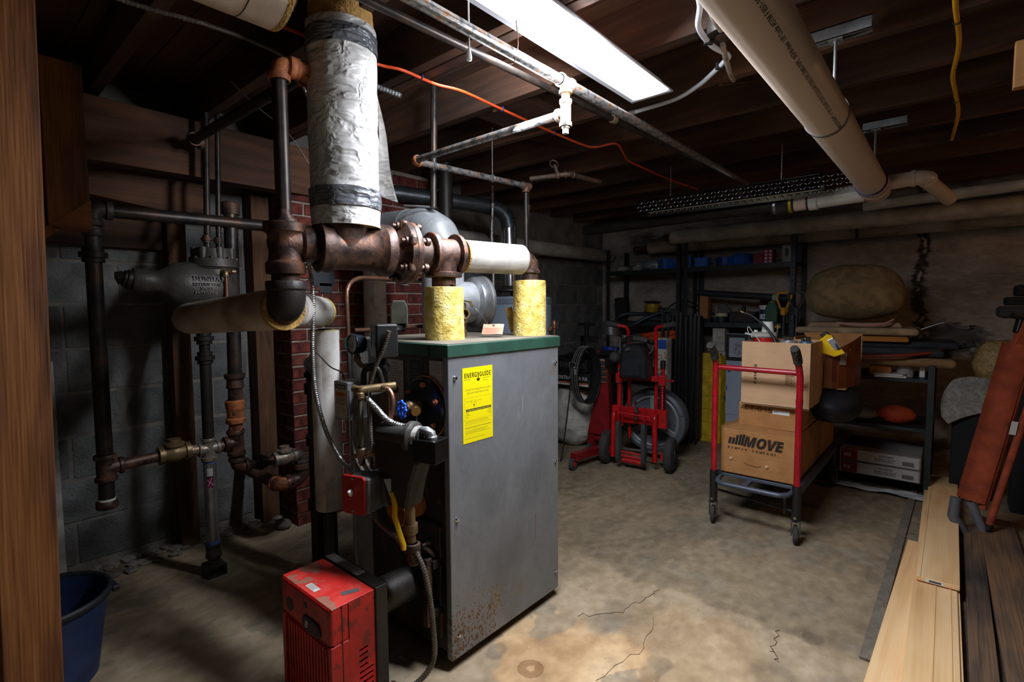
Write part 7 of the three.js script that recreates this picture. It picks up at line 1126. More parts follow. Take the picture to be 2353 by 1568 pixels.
  solo('plastic_bag', 'small crumpled clear bag left of the larger one on the upper left shelf', 'bag', lump(-2.47, T + 0.045, -4.86, 0.06, 0.05, 0.06, 613), bagMat);
  solo('white_carton', 'tiny white carton on the upper left shelf', 'box', bx(-2.5, -2.42, T, T + 0.04, -4.84, -4.78, 0.002), mat.whiteDirty);
  solo('glass_jar', 'short glass jar on the upper left shelf', 'jar', revs([-2.255, T, -4.82], UP, [[0, 0], [0.035, 0], [0.037, 0.004], [0.037, 0.06], [0.033, 0.06], [0.033, 0.006], [0, 0.006]], 24), mat.glass);
  solo('rag', 'grey crumpled rag at the left end of the top shelf', 'cloth', lump(-2.66, T + 0.03, -4.86, 0.07, 0.035, 0.06, 615), mat.whiteDirty);
  // middle shelf, left unit
  const coil = (cx, cy, cz, R0, n, r, m, name, lab, sq = 0.5, jit = 0.02) => { const pts = []; for (let i = 0; i <= n * 16; i++) { const a = i / 16 * 2 * Math.PI, q = R0 * (1 + 0.1 * Math.sin(i * 0.37)); pts.push([cx + q * Math.cos(a), cy + r + (i / 16) * r * 0.55 + jit * Math.sin(i * 0.21) * 0.5, cz + q * sq * Math.sin(a)]); } return solo(name, lab, 'cable', tube(pts, r, n * 40, 7), m); };
  coil(-2.45, Mi, -4.93, 0.16, 7, 0.008, M(0x8d877c, { r: 0.6 }), 'white_cable', 'coil of off-white cable beside the yellow spool');
  { const t = thing('wire_spool', 'black spool wound with yellow wire on the middle shelf', 'spool', [-2.36, Mi + 0.1, -4.9]); const P = [-2.34, 1.19, -4.9], D = [0.08, 1, 0.1]; part('winding', revs(P, D, [[0.03, 0], [0.066, 0.006], [0.071, 0.025], [0.071, 0.075], [0.066, 0.095], [0.03, 0.1]], 30), N(0xc09a16, 12, { r: 0.5 }), t); for (const o of [-0.006, 0.1]) part('flange', revs(add(P, mul(V(...D).normalize(), o)), D, [[0, 0], [0.088, 0], [0.088, 0.006], [0, 0.006]], 30), mat.black, t); part('spool_foot', cyl([-2.34, Mi, -4.9], [-2.34, 1.185, -4.9], 0.03), mat.black, t); }
  solo('grey_hose', 'thick dark grey hose looped over the edge of the middle shelf', 'hose', tube([[-2.0, 1.19, -4.9], [-2.15, 1.2, -4.82], [-2.3, 1.14, -4.72], [-2.45, 1.06, -4.66], [-2.6, 1.07, -4.68], [-2.65, 1.13, -4.74], [-2.58, 1.17, -4.8], [-2.4, 1.17, -4.85], [-2.2, 1.165, -4.86], [-2.05, 1.15, -4.86]], 0.02, 120, 12), M(0x33383e, { r: 0.45 }));
  coil(-2.2, Mi + 0.005, -4.8, 0.15, 6, 0.009, M(0x3a4148, { r: 0.4 }), 'grey_cable', 'flat coil of slate grey cable at the right of the left shelf', 0.35, 0.01);
  solo('black_cable', 'black cable arching behind the spool up to the middle post', 'cable', tube([[-2.26, 1.13, -4.95], [-2.2, 1.22, -4.95], [-2.1, 1.29, -4.95], [-1.99, 1.3, -4.93], [-1.85, 1.24, -4.9], [-1.7, 1.17, -4.88]], 0.008, 60, 8), mat.blackCord);
  solo('tool_tray', 'dark slanted tool tray at the far left of the middle shelf', 'tray', [box(0.13, 0.24, 0.1, [-2.68, Mi + 0.122, -4.9], 0.008, [0.12, 0.1, 0]), box(0.02, 0.2, 0.02, [-2.62, Mi + 0.13, -4.84], 0.004, [0, 0, 0.12])], M(0x1d1b17, { r: 0.7 }));
  // middle shelf, right unit
  solo('grey_pipe', 'long dark grey plastic pipe lying across the middle shelf', 'pipe', [cyl([-1.86, 1.375, -4.86], [-1.06, 1.31, -4.76], 0.03, 0.03, 24)], M(0x2c3036, { r: 0.45 }));
  solo('pipe_label', 'white and green sticker band at the right end of the dark grey pipe', 'label', revs([-1.17, 1.3185, -4.7735], [0.99, -0.08, 0.12], [[0.0303, 0], [0.0308, 0.001], [0.0308, 0.05], [0.0303, 0.051]], 24), M(0x8fa89a, { r: 0.5 }));
  solo('cardboard_tube', 'short brown cardboard block standing on the middle shelf', 'box', bx(-1.83, -1.75, Mi + 0.03, 1.345, -4.92, -4.84, 0.004), mat.cardboard);
  solo('stand_block', 'dark carton under the brown cardboard block', 'box', bx(-1.84, -1.72, Mi - 0.002, Mi + 0.03, -4.94, -4.82, 0.003), mat.black);
  { const t = thing('cream_tin', 'cream lidded green tin with a wire handle on the middle shelf', 'tin', [-1.63, Mi, -4.86]); part('tin', cyl([-1.63, Mi, -4.86], [-1.63, 1.15, -4.86], 0.045, 0.05, 28), M(0x24352c, { r: 0.5 }), t); part('lid', revs([-1.63, 1.15, -4.86], UP, [[0.05, 0], [0.056, 0.002], [0.056, 0.03], [0.05, 0.034], [0, 0.034]], 30), M(0xbdb68e, { r: 0.5 }), t); part('handle', tube([[-1.7, 1.17, -4.86], [-1.69, 1.24, -4.86], [-1.62, 1.28, -4.86], [-1.55, 1.25, -4.86], [-1.53, 1.2, -4.86]], 0.002, 40, 6), mat.castGrey, t); }
  solo('iron_block', 'dark angular iron casting on top of the cream tin', 'casting', xf(ext(poly([[-0.055, 0], [0.06, 0], [0.05, 0.04], [0.0, 0.085], [-0.045, 0.075]]), 0.06, 0.004), [-1.62, 1.186, -4.9], [0, 0.3, 0]), mat.castBlack);
  solo('brown_box', 'dark brown wooden box on the middle shelf', 'box', bx(-1.55, -1.33, Mi, 1.195, -4.98, -4.82, 0.004), M(0x2a1f19, { r: 0.7 }));
  solo('pliers', 'dark pliers standing on the brown wooden box', 'tool', [cyl([-1.44, 1.195, -4.88], [-1.44, 1.24, -4.88], 0.018), cyl([-1.44, 1.24, -4.88], [-1.435, 1.28, -4.88], 0.009, 0.003), cyl([-1.475, 1.195, -4.88], [-1.485, 1.225, -4.88], 0.005)], mat.castBlack);
  { const t = thing('plant_food_tub', 'white tub with a purple label and lid on the middle shelf', 'tub', [-1.25, Mi, -4.87]); part('tub', cyl([-1.255, Mi, -4.87], [-1.255, 1.235, -4.87], 0.045, 0.048, 28), mat.white, t); part('lid', revs([-1.255, 1.235, -4.87], UP, [[0.048, 0], [0.054, 0.002], [0.054, 0.016], [0, 0.018]], 28), mat.white, t); const m = sheet(0.12, 0.1, 2200, (x, w, h) => { x.fillStyle = '#2a2350'; x.fillRect(0, 0, w, h * 0.42); x.fillStyle = '#d5d2dc'; x.fillRect(0, h * 0.42, w, h * 0.58); x.fillStyle = '#2a2350'; x.font = `bold ${h * 0.3}px sans-serif`; x.textAlign = 'center'; x.fillText('Gro', w * 0.5, h * 0.74); x.fillRect(0, h * 0.85, w, h * 0.15); }); const g = flat(new THREE.CylinderGeometry(0.0492, 0.0472, 0.1, 20, 1, true, -0.9, 2.2)); part('label', g.translate(-1.255, 1.165, -4.87), m, t, { uv: true, label: 'purple and white label' }); }
  { const t = thing('green_jug', 'translucent green jug with a yellow cap on the middle shelf', 'bottle', [-1.185, Mi, -4.83]); part('jug', [xf(ext(poly([[-0.042, 0], [0.042, 0], [0.042, 0.125], [0.022, 0.165], [-0.022, 0.165], [-0.042, 0.125]]), 0.06, 0.006), [-1.19, Mi + 0.006, -4.86])], M(0x3d6650, { r: 0.3, trans: 0.25, physical: true }), t); part('cap', cyl([-1.19, 1.272, -4.83], [-1.19, 1.292, -4.83], 0.02), mat.yellow, t); }
  solo('red_tray', 'dark red plastic tray behind the jug on the middle shelf', 'tray', box(0.24, 0.04, 0.1, [-1.21, 1.285, -5.0], 0.012, [0.1, 0, 0.02]), M(0x5e1218, { r: 0.5 }));
  solo('tall_carton', 'tall dark carton supporting the red tray', 'box', bx(-1.33, -1.09, Mi, 1.262, -5.08, -4.95, 0.004), M(0x1c1a18, { r: 0.8 }));
  solo('caulk_tube', 'slim pale tube standing at the right end of the middle shelf', 'tube', cyl([-1.07, Mi, -4.82], [-1.07, 1.22, -4.82], 0.012), M(0x8a8150, { r: 0.5 }));
  // shovels
  const shovel = (x, z, hm, lab, hw) => { const t = thing('shovel', lab, 'shovel', [x, 0, z]); part('shaft', cyl([x, 0, z], [x + 0.006, 1.2, z - 0.04], 0.017), M(0x1b1c20, { r: 0.5 }), t); const y = 1.2, zz = z - 0.04; part('handle', [sweep([[x - 0.012, y - 0.005, zz], [x - 0.035, y + 0.06, zz], [x - hw, y + 0.125, zz], [x - hw + 0.012, y + 0.15, zz], [x, y + 0.155, zz], [x + hw - 0.012, y + 0.15, zz], [x + hw, y + 0.125, zz], [x + 0.035, y + 0.06, zz], [x + 0.012, y - 0.005, zz]], () => 0.0095, 10), cyl([x, y - 0.03, zz], [x, y + 0.03, zz], 0.022, 0.026)], hm, t, { label: 'D-shaped handle' }); part('blade', [xf(box(0.2, 0.03, 0.02, [0, 0, 0], 0.004), [x, 0.02, z + 0.01])], mat.castBlack, t); };
  shovel(-1.055, -4.58, M(0xc48a14, { r: 0.5 }), 'shovel with a yellow D handle leaning at the shelf end', 0.058); shovel(-0.955, -4.55, M(0x3a3636, { r: 0.55 }), 'shovel with a dark grey D handle beside the yellow one', 0.065);
  // below: boxes, framed picture, orange hose
  solo('storage_box', 'pale archive box with handwriting on the lower shelf', 'box', bx(-1.68, -1.57, L + 0.24, 1.045, -4.9, -4.78, 0.003), mat.whiteDirty); solo('storage_box', 'lower pale archive box under the first on the lower shelf', 'box', bx(-1.69, -1.56, L, L + 0.238, -4.92, -4.77, 0.003), mat.whiteDirty);
  { const t = thing('framed_picture', 'small framed drawing leaning in front of the shelves', 'picture', [-1.43, 0.3, -4.63]); part('frame', bx(-1.51, -1.33, 0.77, 1.0, -4.66, -4.64, 0.004), mat.black, t); part('backing', bx(-1.515, -1.325, 0.28, 1.005, -4.675, -4.66, 0.003), M(0x9aa4b4, { r: 0.6 }), t, { label: 'pale blue-grey board' }); onFace(0.13, 0.17, 1800, (x, w, h) => { x.fillStyle = '#9aa0ab'; x.fillRect(0, 0, w, h); x.strokeStyle = '#6a5560'; x.lineWidth = 3; for (let i = 0; i < 60; i++) { x.beginPath(); x.arc(w * (0.3 + 0.5 * hash(i, 1, 9)), h * (0.3 + 0.6 * hash(i, 2, 9)), 4 + 14 * hash(i, 3, 9), 0, 5); x.stroke(); } }, [-1.42, 0.885, -4.6385], [0, 0, 0], 'drawing', t, { label: 'faint drawing' }); part('tape', bx(-1.5, -1.475, 0.66, 0.69, -4.6595, -4.658), M(0x2a58a8, { r: 0.6 }), t); part('tape', bx(-1.51, -1.5, 0.5, 0.54, -4.6595, -4.658), M(0x2a58a8, { r: 0.6 }), t); part('foot', bx(-1.51, -1.33, 0.0, 0.285, -4.675, -4.66), M(0x9aa4b4, { r: 0.6 }), t); }
  { const pts = []; for (let i = 0; i <= 6 * 16; i++) { const a = i / 16 * 2 * Math.PI; pts.push([-2.08 + 0.17 * Math.cos(a), 0.93 + 0.012 * (i / 16) + 0.012 * Math.sin(i * 0.31) + 0.03 * Math.cos(a), -4.5 + 0.1 * Math.sin(a)]); } solo('orange_hose', 'coiled orange hose hanging behind the drain machine', 'hose', tube(pts, 0.012, 260, 8), M(0xb8481c, { r: 0.5 })); }
  { const t = thing('paper_sack', 'printed white and blue paper sack behind the drain machine', 'sack', [-1.93, 0, -4.3]); const m = sheet(0.1, 0.5, 1200, (x, w, h) => { x.fillStyle = '#c2bcae'; x.fillRect(0, 0, w, h); x.fillStyle = '#1f4d9c'; x.fillRect(0, 0, w, h * 0.16); for (let i = 0; i < 60; i++) { x.fillStyle = ['#8a2a22', '#b07a3a', '#3d6a2a', '#a8a090'][i % 4]; x.fillRect(hash(i, 5, 2) * w, h * (0.18 + 0.4 * hash(i, 6, 2)), 14, 12); } x.fillStyle = '#3f8fa8'; x.fillRect(0, h * 0.6, w, h * 0.4); x.fillStyle = '#5b9a2e'; x.beginPath(); x.arc(w * 0.4, h * 0.72, w * 0.3, 0, 7); x.fill(); }); part('sack', bx(-2.0, -1.9, 0.0, 0.97, -4.4, -4.28, 0.02), mat.whiteDirty, t); part('print', xf(flat(new THREE.PlaneGeometry(0.095, 0.5)), [-1.95, 0.7, -4.2785]), m, t, { uv: true, label: 'colourful print' }); }
}
{ // black folding stand, yellow crate
  const t = thing('folding_stand', 'folded bundle of black metal frame legs standing beside the drain machine', 'stand', [-1.72, 0, -4.45]);
  for (let i = 0; i < 13; i++) { const x = -1.99 + i * 0.023, z = -4.35 - (i % 3) * 0.05 - i * 0.012, h = 1.22 - (i % 2) * 0.03 - i * 0.004; part('leg', xf(bx(-0.01, 0.01, 0, h, -0.01, 0.01, 0.002), [x, 0, z], [0, 0.2, (i % 2 ? 0.018 : -0.012)]), M(0x0c0d10, { r: 0.35 }), t); part('rivet', flat(new THREE.SphereGeometry(0.005, 8, 6)).translate(x + (i % 2 ? -0.02 : 0.012), h - 0.02, z + 0.012), mat.chrome, t); if (i % 3 === 0) part('rivet', flat(new THREE.SphereGeometry(0.005, 8, 6)).translate(x, 0.35, z + 0.012), mat.chrome, t); }
  part('skirt', bx(-1.99, -1.72, 0.03, 1.16, -4.66, -4.56, 0.01), M(0x0a0b0d, { r: 0.6 }), t, { label: 'black cloth behind the legs' });
  part('clip', [cyl([-2.02, 1.225, -4.35], [-1.92, 1.23, -4.36], 0.009)], mat.chrome, t);
  const c = thing('yellow_crate', 'yellow ribbed plastic crate standing on edge behind the cart', 'crate', [-1.66, 0, -4.75]);
  const x0 = -1.75, x1 = -1.57, z = -4.67, tilt = [0, 0.0, 0];
  part('panel', bx(x0, x1, 0, 0.82, z - 0.05, z, 0.004), mat.yellowCrate, c);
  for (let j = 0; j < 6; j++) for (let i = 0; i < 2; i++) part('cell', bx(x0 + 0.008 + i * 0.085, x0 + 0.086 + i * 0.085, 0.06 + j * 0.122, 0.172 + j * 0.122, z - 0.002, z + 0.008, 0.004), mat.yellowCrate, c);
  part('side', xf(bx(0, 0.012, 0, 0.8, -0.1, 0.0, 0.003), [x1, 0.0, z + 0.005], [0, -0.35, 0]), mat.yellowCrate, c); for (let j = 0; j < 6; j++) part('hinge', bx(x1 + 0.002, x1 + 0.014, 0.1 + j * 0.12, 0.125 + j * 0.12, z - 0.008, z + 0.008, 0.002), mat.yellowCrate, c); part('latch', bx(x1 + 0.035, x1 + 0.045, 0.4, 0.44, z - 0.05, z - 0.02, 0.002), mat.black, c);
}
// ---------- rack with sack and cloths ----------
{
  const x0 = -0.93, x1 = -0.09, z0 = -4.2, z1 = -4.72, t = thing('steel_rack', 'low dark steel rack piled with cloths and a knitted sack', 'shelf', [-0.5, 0, -4.46]);
  for (const x of [x0, x1]) for (const z of [z0, z1]) part('post', bx(x - 0.018, x + 0.018, 0, 0.86, z - 0.018, z + 0.018, 0.002), mat.shelfBlack, t);
  for (const y of [0.1, 0.44, 0.765]) part('shelf', bx(x0, x1, y - 0.025, y, z1, z0, 0.003), mat.shelfBlack, t);
  const shelfY = 0.767;
  // folded cloths on top, each a soft slab
  const slab = (name, lab, cat, x, y, z, w, h, d, m, s, yaw = 0, sag = 0.03) => { const g = flat(new RoundedBoxGeometry(w, h, d, 4, Math.min(h / 2.1, 0.03))); const p = g.attributes.position; for (let i = 0; i < p.count; i++) { const a = p.getX(i) / w + 0.5, b = p.getZ(i) / d + 0.5; p.setY(i, p.getY(i) - sag * Math.pow(Math.abs(a - 0.5) * 2, 3) + 0.05 * (fbm(a * 0.99, b * 0.99, 6, s, 4) - 0.5)); p.setX(i, p.getX(i) * (1 + 0.2 * (fbm(b * 0.99, a * 0.99, 4, s + 5, 2) - 0.5))); } return solo(name, lab, cat, xf(toCreasedNormals(g, 1.0), [x, y, z], [0, yaw, 0]), m); };
  const tanC = N(0xaa9070, 3, { r: 0.95, bump: coarse, bs: 0.006 }), darkC = N(0x36373a, 3, { r: 0.95 }), brownC = N(0x9c7850, 3, { r: 0.95 }), ochre = M(0xa86a24, { r: 0.9 });
  slab('folded_tarp', 'folded brown canvas tarp at the bottom of the cloth pile', 'cloth', -0.42, 0.89, -4.42, 0.86, 0.06, 0.5, brownC, 631, 0.05);
  solo('red_hose', 'red hose lying around the edge of the brown tarp', 'hose', tube([[-0.8, 0.91, -4.12], [-0.5, 0.905, -4.1], [-0.25, 0.92, -4.12], [-0.08, 0.945, -4.22], [-0.03, 0.97, -4.36]], 0.011, 60, 10), M(0x7a2418, { r: 0.5 }));
  slab('black_mat', 'thick black folded mat in the cloth pile', 'mat', -0.45, 0.955, -4.44, 0.8, 0.05, 0.46, darkC, 633, -0.05); slab('black_mat', 'second black mat above the thick one, reaching right', 'mat', -0.36, 1.005, -4.48, 0.8, 0.045, 0.44, darkC, 635, 0.06); slab('ochre_cloth', 'ochre folded cloth under the tan drop cloth', 'cloth', -0.5, 1.043, -4.4, 0.54, 0.035, 0.4, ochre, 637, 0.05); slab('drop_cloth', 'crumpled tan drop cloth under the knitted sack', 'cloth', -0.52, 1.08, -4.42, 0.68, 0.05, 0.44, tanC, 639, 0.0, 0.02);
  slab('drop_cloth', 'striped tan cloth folded directly beneath the knitted sack', 'cloth', -0.55, 1.12, -4.46, 0.52, 0.04, 0.36, tanC, 641, 0.1);
  solo('pink_cord', 'pale pink cord curving out of the cloth pile', 'cable', tube([[-0.62, 1.125, -4.21], [-0.48, 1.112, -4.2], [-0.36, 1.12, -4.22], [-0.3, 1.15, -4.26]], 0.007, 30, 8), M(0xb08078, { r: 0.6 }));
  // knitted sack
  const knit = grey((u, v) => (0.5 + 0.5 * Math.cos(u * 2 * Math.PI * 48)) * (0.6 + 0.4 * Math.cos(v * 2 * Math.PI * 40)), 512);
  const g = new THREE.SphereGeometry(1, 64, 44); const p = g.attributes.position; for (let i = 0; i < p.count; i++) { const x = p.getX(i), y = p.getY(i), z = p.getZ(i), q = Math.pow(Math.abs(x), 2.6) + Math.pow(Math.abs(y), 2.4) + Math.pow(Math.abs(z), 2.4), k = Math.pow(q, -1 / 2.5), f = 0.012 * Math.sin(y * 7 + x * 3) * (1 - y * y) + 0.015 * fbm(x * 0.5 + 0.5, y * 0.5 + 0.5, 4, 651, 3); p.setXYZ(i, x * k * (0.305 - 0.02 * y), y * k * 0.2 + f, z * k * 0.22 + 0.01); } g.computeVertexNormals(); { const uv = g.attributes.uv; for (let i = 0; i < uv.count; i++) uv.setXY(i, uv.getX(i) * 7, uv.getY(i) * 2.6); }
  solo('knitted_sack', 'big stuffed tan knitted sack on top of the cloth pile', 'sack', xf(flat(g), [-0.555, 1.335, -4.46], [0, 0.1, -0.03]), M(0, { map: neutral, tint: 0xa68a5e, r: 1, bump: knit, bs: 0.004 }), { uv: true });
  // shelf contents
  solo('paint_jar', 'orange and purple labelled packet on the rack shelf', 'packet', bx(-0.42, -0.3, shelfY, 0.838, -4.34, -4.24, 0.004), M(0xc2701c, { r: 0.5 })); solo('paper_stack', 'stack of loose white papers on the rack shelf', 'paper', [box(0.17, 0.012, 0.16, [-0.31, shelfY + 0.006, -4.26], 0, [0, 0.1, 0]), box(0.16, 0.01, 0.15, [-0.3, shelfY + 0.018, -4.26], 0, [0, -0.2, 0])], mat.white); solo('white_tub', 'white paper tub on the rack shelf', 'tub', cyl([-0.23, shelfY, -4.3], [-0.23, 0.84, -4.3], 0.045, 0.05, 24), mat.whiteDirty); solo('white_bottle', 'white bottle at the right end of the rack shelf', 'bottle', bx(-0.155, -0.125, shelfY, 0.84, -4.34, -4.28, 0.006), mat.white);
  solo('orange_bag', 'bright orange and black tool bag on the rack middle shelf', 'bag', lumpAt(-0.27, 0.505, -4.3, 0.1, 0.062, 0.08, 693), M(0xa83a16, { r: 0.7 })); solo('grey_bag', 'grey cloth bundle on the rack middle shelf', 'bag', flat(new THREE.SphereGeometry(1, 18, 12)).scale(0.1, 0.05, 0.08).translate(-0.46, 0.492, -4.32), mat.whiteDirty);
  for (const [y, s, lab] of [[0.1, 71, 'lower flooring carton of the pair under the rack'], [0.185, 73, 'upper flooring carton of the pair under the rack']]) { const f = thing('flooring_carton', lab, 'box', [-0.32, y, -4.3]); part('carton', bx(-0.56, -0.12, y, y + 0.08, -4.6, -4.12, 0.004), M(0x8a8684, { r: 0.7 }), f); onFace(0.42, 0.07, 1500, (x, w, h) => { x.fillStyle = '#b3afac'; x.fillRect(0, 0, w, h); x.fillStyle = '#7a1f1a'; x.fillRect(0, 0, w * 0.22, h); x.fillStyle = '#c9c4c0'; x.font = `bold ${h * 0.5}px sans-serif`; x.fillText('HE', w * 0.03, h * 0.7); x.fillStyle = '#3a3634'; x.font = `bold ${h * 0.26}px sans-serif`; x.fillText('HICKORY', w * 0.5, h * 0.36); lines(x, w * 0.45, h * 0.5, w * 0.28, 2, h * 0.18, h * 0.07, s); for (let i = 0; i < 24; i++) x.fillRect(w * (0.8 + i * 0.006), h * 0.45, w * 0.003 * (1 + (i * 7 % 3) * 0.4), h * 0.4); }, [-0.34, y + 0.04, -4.1185], [0, 0, 0], 'print', f, { label: 'printed carton end' }); }
  solo('plastic_sheet', 'crumpled pale plastic sheet on the floor in front of the rack', 'sheet', (() => { const q = new THREE.PlaneGeometry(0.5, 0.1, 30, 6); const a = q.attributes.position; for (let i = 0; i < a.count; i++) a.setZ(i, 0.012 + 0.035 * fbm(a.getX(i) + 0.5, a.getY(i) * 3 + 0.5, 9, 661, 3) - 0.01); q.computeVertexNormals(); return xf(flat(q), [-0.34, 0.0, -4.11], [-Math.PI / 2, 0, 0]); })(), M(0xbfc4c8, { r: 0.25 }));
}
// ---------- right edge ----------
{
  const b = (name, lab, x0, x1, y0, y1, z0, z1, yaw, m, off, extra) => { const t = local(name, lab, 'board', [(x0 + x1) / 2, y0, (z0 + z1) / 2], yaw); const w = x1 - x0, L = Math.abs(z1 - z0), h = y1 - y0; part('board', bx(-w / 2, w / 2, 0, h, -L / 2, L / 2, 0.003), m, t, { grain: 2, off }); if (extra) extra(t, w, h, L); return t; };
  const lip = (t, w, h, L) => { part('bead', bx(w / 2 - 0.026, w / 2 - 0.02, h - 0.001, h + 0.0025, -L / 2, L / 2), mat.pine, t, { grain: 2 }); part('bead', bx(-0.004, 0.004, h - 0.001, h + 0.0025, -L / 2, L / 2), mat.pine, t, { grain: 2, label: 'milled centre bead' }); part('tongue', bx(w / 2, w / 2 + 0.007, h * 0.35, h * 0.65, -L / 2, L / 2), mat.pine, t, { grain: 2 }); };
  b('pine_board', 'uppermost pale pine board lying at the right, its end tag facing the view', -0.08, 0.065, 0.058, 0.078, -4.5, -2.755, 0.0, mat.pine, 1, (t, w, h, L) => { part('bead', bx(-w / 2 + 0.012, -w / 2 + 0.016, h - 0.001, h + 0.002, -L / 2, L / 2), mat.pine, t, { grain: 2 }); onFace(0.06, 0.014, 2000, (x, q, k) => { x.fillStyle = '#d8d8d2'; x.fillRect(0, 0, q, k); for (let i = 0; i < 30; i++) { x.fillStyle = '#333'; x.fillRect(q * (0.2 + i * 0.022), k * 0.2, 2 + (i % 3), k * 0.6); } }, [-0.01, h / 2, L / 2 + 0.001], [0, 0, 0], 'end_tag', t, { label: 'small barcode tag' }); });
  b('pine_board', 'grooved pale pine board under the uppermost one, running towards the view', -0.09, 0.055, 0.03, 0.052, -4.3, -1.9, 0.008, mat.pine, 2, lip);
  b('pine_board', 'bright knotty pine board slanting out at the bottom of the pine pile', -0.155, -0.02, 0.004, 0.026, -3.3, -1.93, -0.03, mat.pine, 3);
  b('dark_plank', 'weathered grey-brown plank right of the pine boards, narrow', 0.085, 0.16, 0.0, 0.035, -3.7, -1.9, 0.0, mat.darkPlank, 4); b('dark_plank', 'wide rough dark plank at the right edge', 0.165, 0.31, 0.0, 0.04, -3.9, -1.9, 0.015, mat.darkPlank, 5); b('dark_plank', 'grey dirty floor strip left of the pine boards', -0.19, -0.15, 0.0, 0.012, -4.3, -2.1, -0.015, N(0x7d7466, 3, { r: 0.9 }), 6);
  // folded terracotta cot leaning
  const c = local('folding_cot', 'folded terracotta canvas cot leaning upright with grey plastic feet', 'cot', [0.118, 0.06, -3.66], [0.0, 0.42, -0.19]);
  { const g = new THREE.PlaneGeometry(0.105, 0.86, 8, 40); const p = g.attributes.position; for (let i = 0; i < p.count; i++) p.setZ(i, 0.012 * Math.sin((p.getX(i) / 0.105) * 4) + 0.008 * fbm(p.getX(i) * 3 + 0.5, p.getY(i) + 0.5, 6, 671, 3)); g.computeVertexNormals(); const back = g.clone(); back.translate(0, 0, -0.03); part('canvas', [xf(flat(g), [-0.045, 0.56, 0.03]), xf(flat(back), [-0.045, 0.56, 0.03])], mat.canvasRed, c, { label: 'folded terracotta canvas' }); }
  part('canvas_roll', [sweep([[0.015, 0.1, 0.02], [0.017, 0.5, 0.02], [0.014, 0.99, 0.02]], (u) => 0.02, 16), xf(ext(poly([[-0.06, 0], [0.12, 0], [0.12, 0.12], [-0.05, 0.12]]), 0.03, 0.004), [0.0, 0.99, 0.0])], mat.canvasRed, c, { label: 'rolled canvas edge' });
  part('pole', cyl([0.055, 0.02, 0.035], [0.078, 1.06, 0.03], 0.0165), mat.canvasRed, c, { label: 'terracotta covered pole' });
  part('tag', box(0.028, 0.07, 0.002, [0.03, 0.56, 0.045], 0, [0, 0, 0.05]), mat.white, c, { label: 'white sewn tag' });
  part('foot', [sweep([[-0.115, 0.13, 0.03], [-0.11, 0.03, 0.04], [-0.06, -0.04, 0.05], [0.02, -0.1, 0.05]], (u) => 0.024 + 0.006 * u, 12), box(0.05, 0.07, 0.03, [0.02, -0.095, 0.05], 0.006, [0, 0, 0.6])], M(0x55555a, { r: 0.5 }), c, { label: 'grey plastic foot' });
  part('foot', [cyl([-0.04, 0.12, 0.02], [0.05, -0.03, 0.03], 0.02)], M(0x6a6a70, { r: 0.5 }), c); part('end_cap', cyl([0.056, 0.03, 0.035], [0.054, -0.05, 0.035], 0.02), mat.black, c);
  part('loop', flat(new THREE.TorusGeometry(0.014, 0.003, 6, 20)).translate(0.12, 0.87, 0.055), mat.chrome, c);
  part('head_bar', [cyl([-0.1, 1.13, 0.02], [0.22, 1.12, 0.02], 0.015), box(0.2, 0.09, 0.04, [0.03, 1.09, 0.01], 0.01)], mat.black, c, { label: 'black top bar' });
  const k = thing('black_case', 'stack of black cases above the cot at the right edge', 'case', [0.36, 1.14, -4.2]); part('lower_case', bx(0.2, 0.6, 1.165, 1.235, -4.4, -4.12, 0.02), mat.rubber, k); part('middle_case', bx(0.23, 0.6, 1.24, 1.29, -4.38, -4.14, 0.012), mat.blackMatte, k); part('upper_case', bx(0.27, 0.6, 1.295, 1.36, -4.36, -4.16, 0.012), mat.blackMatte, k); part('support', bx(0.3, 0.6, 0, 1.165, -4.4, -4.2, 0.01), mat.blackMatte, k, { label: 'dark cupboard carrying the cases' });
  const carpet = thing('carpet_roll', 'curled piece of grey patterned carpet behind the cot', 'carpet', [0.08, 0.4, -4.4]); { const sh = new THREE.Shape(); sh.moveTo(-0.05, 0.02); sh.quadraticCurveTo(-0.075, 0.16, 0.0, 0.26); sh.quadraticCurveTo(0.08, 0.31, 0.2, 0.27); sh.lineTo(0.2, 0.08); sh.quadraticCurveTo(0.08, 0.06, -0.02, -0.02); sh.closePath(); part('pile', xf(ext(sh, 0.012, 0.003, 16), [0.02, 0.5, -4.3], [-0.2, 0.1, 0]), N(0xa49c92, 9, { r: 1, bump: fine, bs: 0.004 }), carpet); part('stand', bx(0.02, 0.22, 0, 0.56, -4.5, -4.34, 0.01), mat.blackMatte, carpet, { label: 'dark crate under the carpet' }); }
  solo('straw_bundle', 'plastic wrapped bundle of golden straw behind the cot', 'bundle', lumpAt(0.24, 0.86, -4.55, 0.13, 0.16, 0.1, 683), N(0xc8a468, 6, { r: 0.35, bump: rep(fibre, 4), bs: 0.01 }));
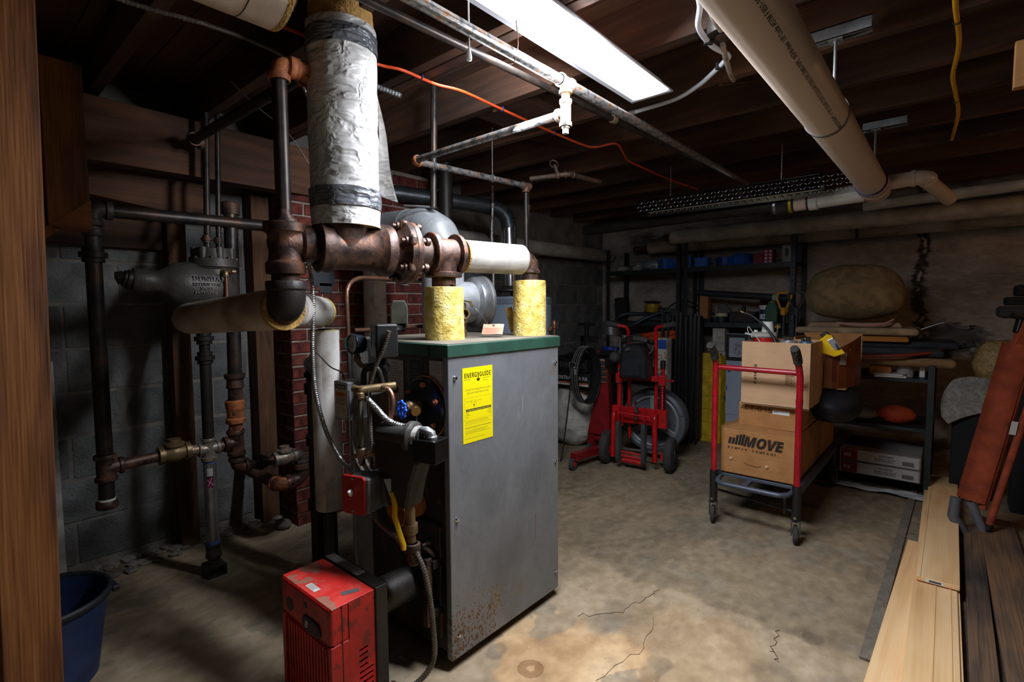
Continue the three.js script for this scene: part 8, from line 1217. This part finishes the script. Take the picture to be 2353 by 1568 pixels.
  for (const [a, z, lab] of [[[-0.08, 1.1, -5.0], 0, 'bent steel rod with a black tip sticking out of the pile near the wall']]) { const t = thing('steel_rod', lab, 'rod', [0, 1.05, -4.95]); part('rod', tube([[-0.24, 1.04, -4.62], [-0.07, 1.115, -4.62], [-0.03, 1.12, -4.62], [0.02, 1.092, -4.62], [0.06, 1.085, -4.62], [0.09, 1.09, -4.62]], 0.006, 40, 8), mat.steel, t); part('tip', cyl([0.085, 1.089, -4.62], [0.11, 1.092, -4.62], 0.013), mat.black, t); const h = thing('black_bracket', 'black clamp handle pointing right below the steel rod', 'tool', [0.05, 0.9, -4.9]); part('bar', cyl([-0.16, 0.88, -4.62], [0.08, 0.965, -4.62], 0.011), mat.black, h); part('jaw', box(0.05, 0.04, 0.03, [0.095, 0.975, -4.62], 0.006, [0, 0, 0.4]), mat.black, h); }
  // right frame edge bits
  solo('timber_offcut', 'grey weathered timber offcut at the right frame edge', 'timber', box(0.05, 0.35, 0.06, [0.28, 0.22, -2.75], 0.004, [0, 0.2, -0.05]), mat.darkPlank, { grain: 1 });
  solo('turned_leg', 'turned orange wooden furniture leg at the right frame edge', 'leg', revs([0.335, 0.04, -2.85], UP, [[0, 0], [0.025, 0], [0.03, 0.1], [0.02, 0.2], [0.035, 0.3], [0.025, 0.4], [0.036, 0.45], [0.0, 0.47]], 24), mat.pine);
  solo('plastic_bowl', 'rounded grey plastic bowl above the turned leg at the right edge', 'bowl', [flat(new THREE.SphereGeometry(0.045, 18, 12)).scale(1, 0.8, 1).translate(0.335, 0.55, -2.85), cyl([0.335, 0.5, -2.85], [0.335, 0.53, -2.85], 0.03)], M(0x85898c, { r: 0.4 }));
}
function lumpAt(x, y, z, sx, sy, sz, s) { const g = flat(new THREE.IcosahedronGeometry(1, 4)); const p = g.attributes.position; for (let i = 0; i < p.count; i++) { const a = p.getX(i), b = p.getY(i), c = p.getZ(i), k = 0.85 + 0.3 * fbm(a * 0.5 + 0.5, b * 0.3 + c * 0.3 + 0.5, 6, s, 4); p.setXYZ(i, x + a * sx * k, y + b * sy * k, z + c * sz * k); } return toCreasedNormals(g, 1.4); }

renderer.render(scene, camera);
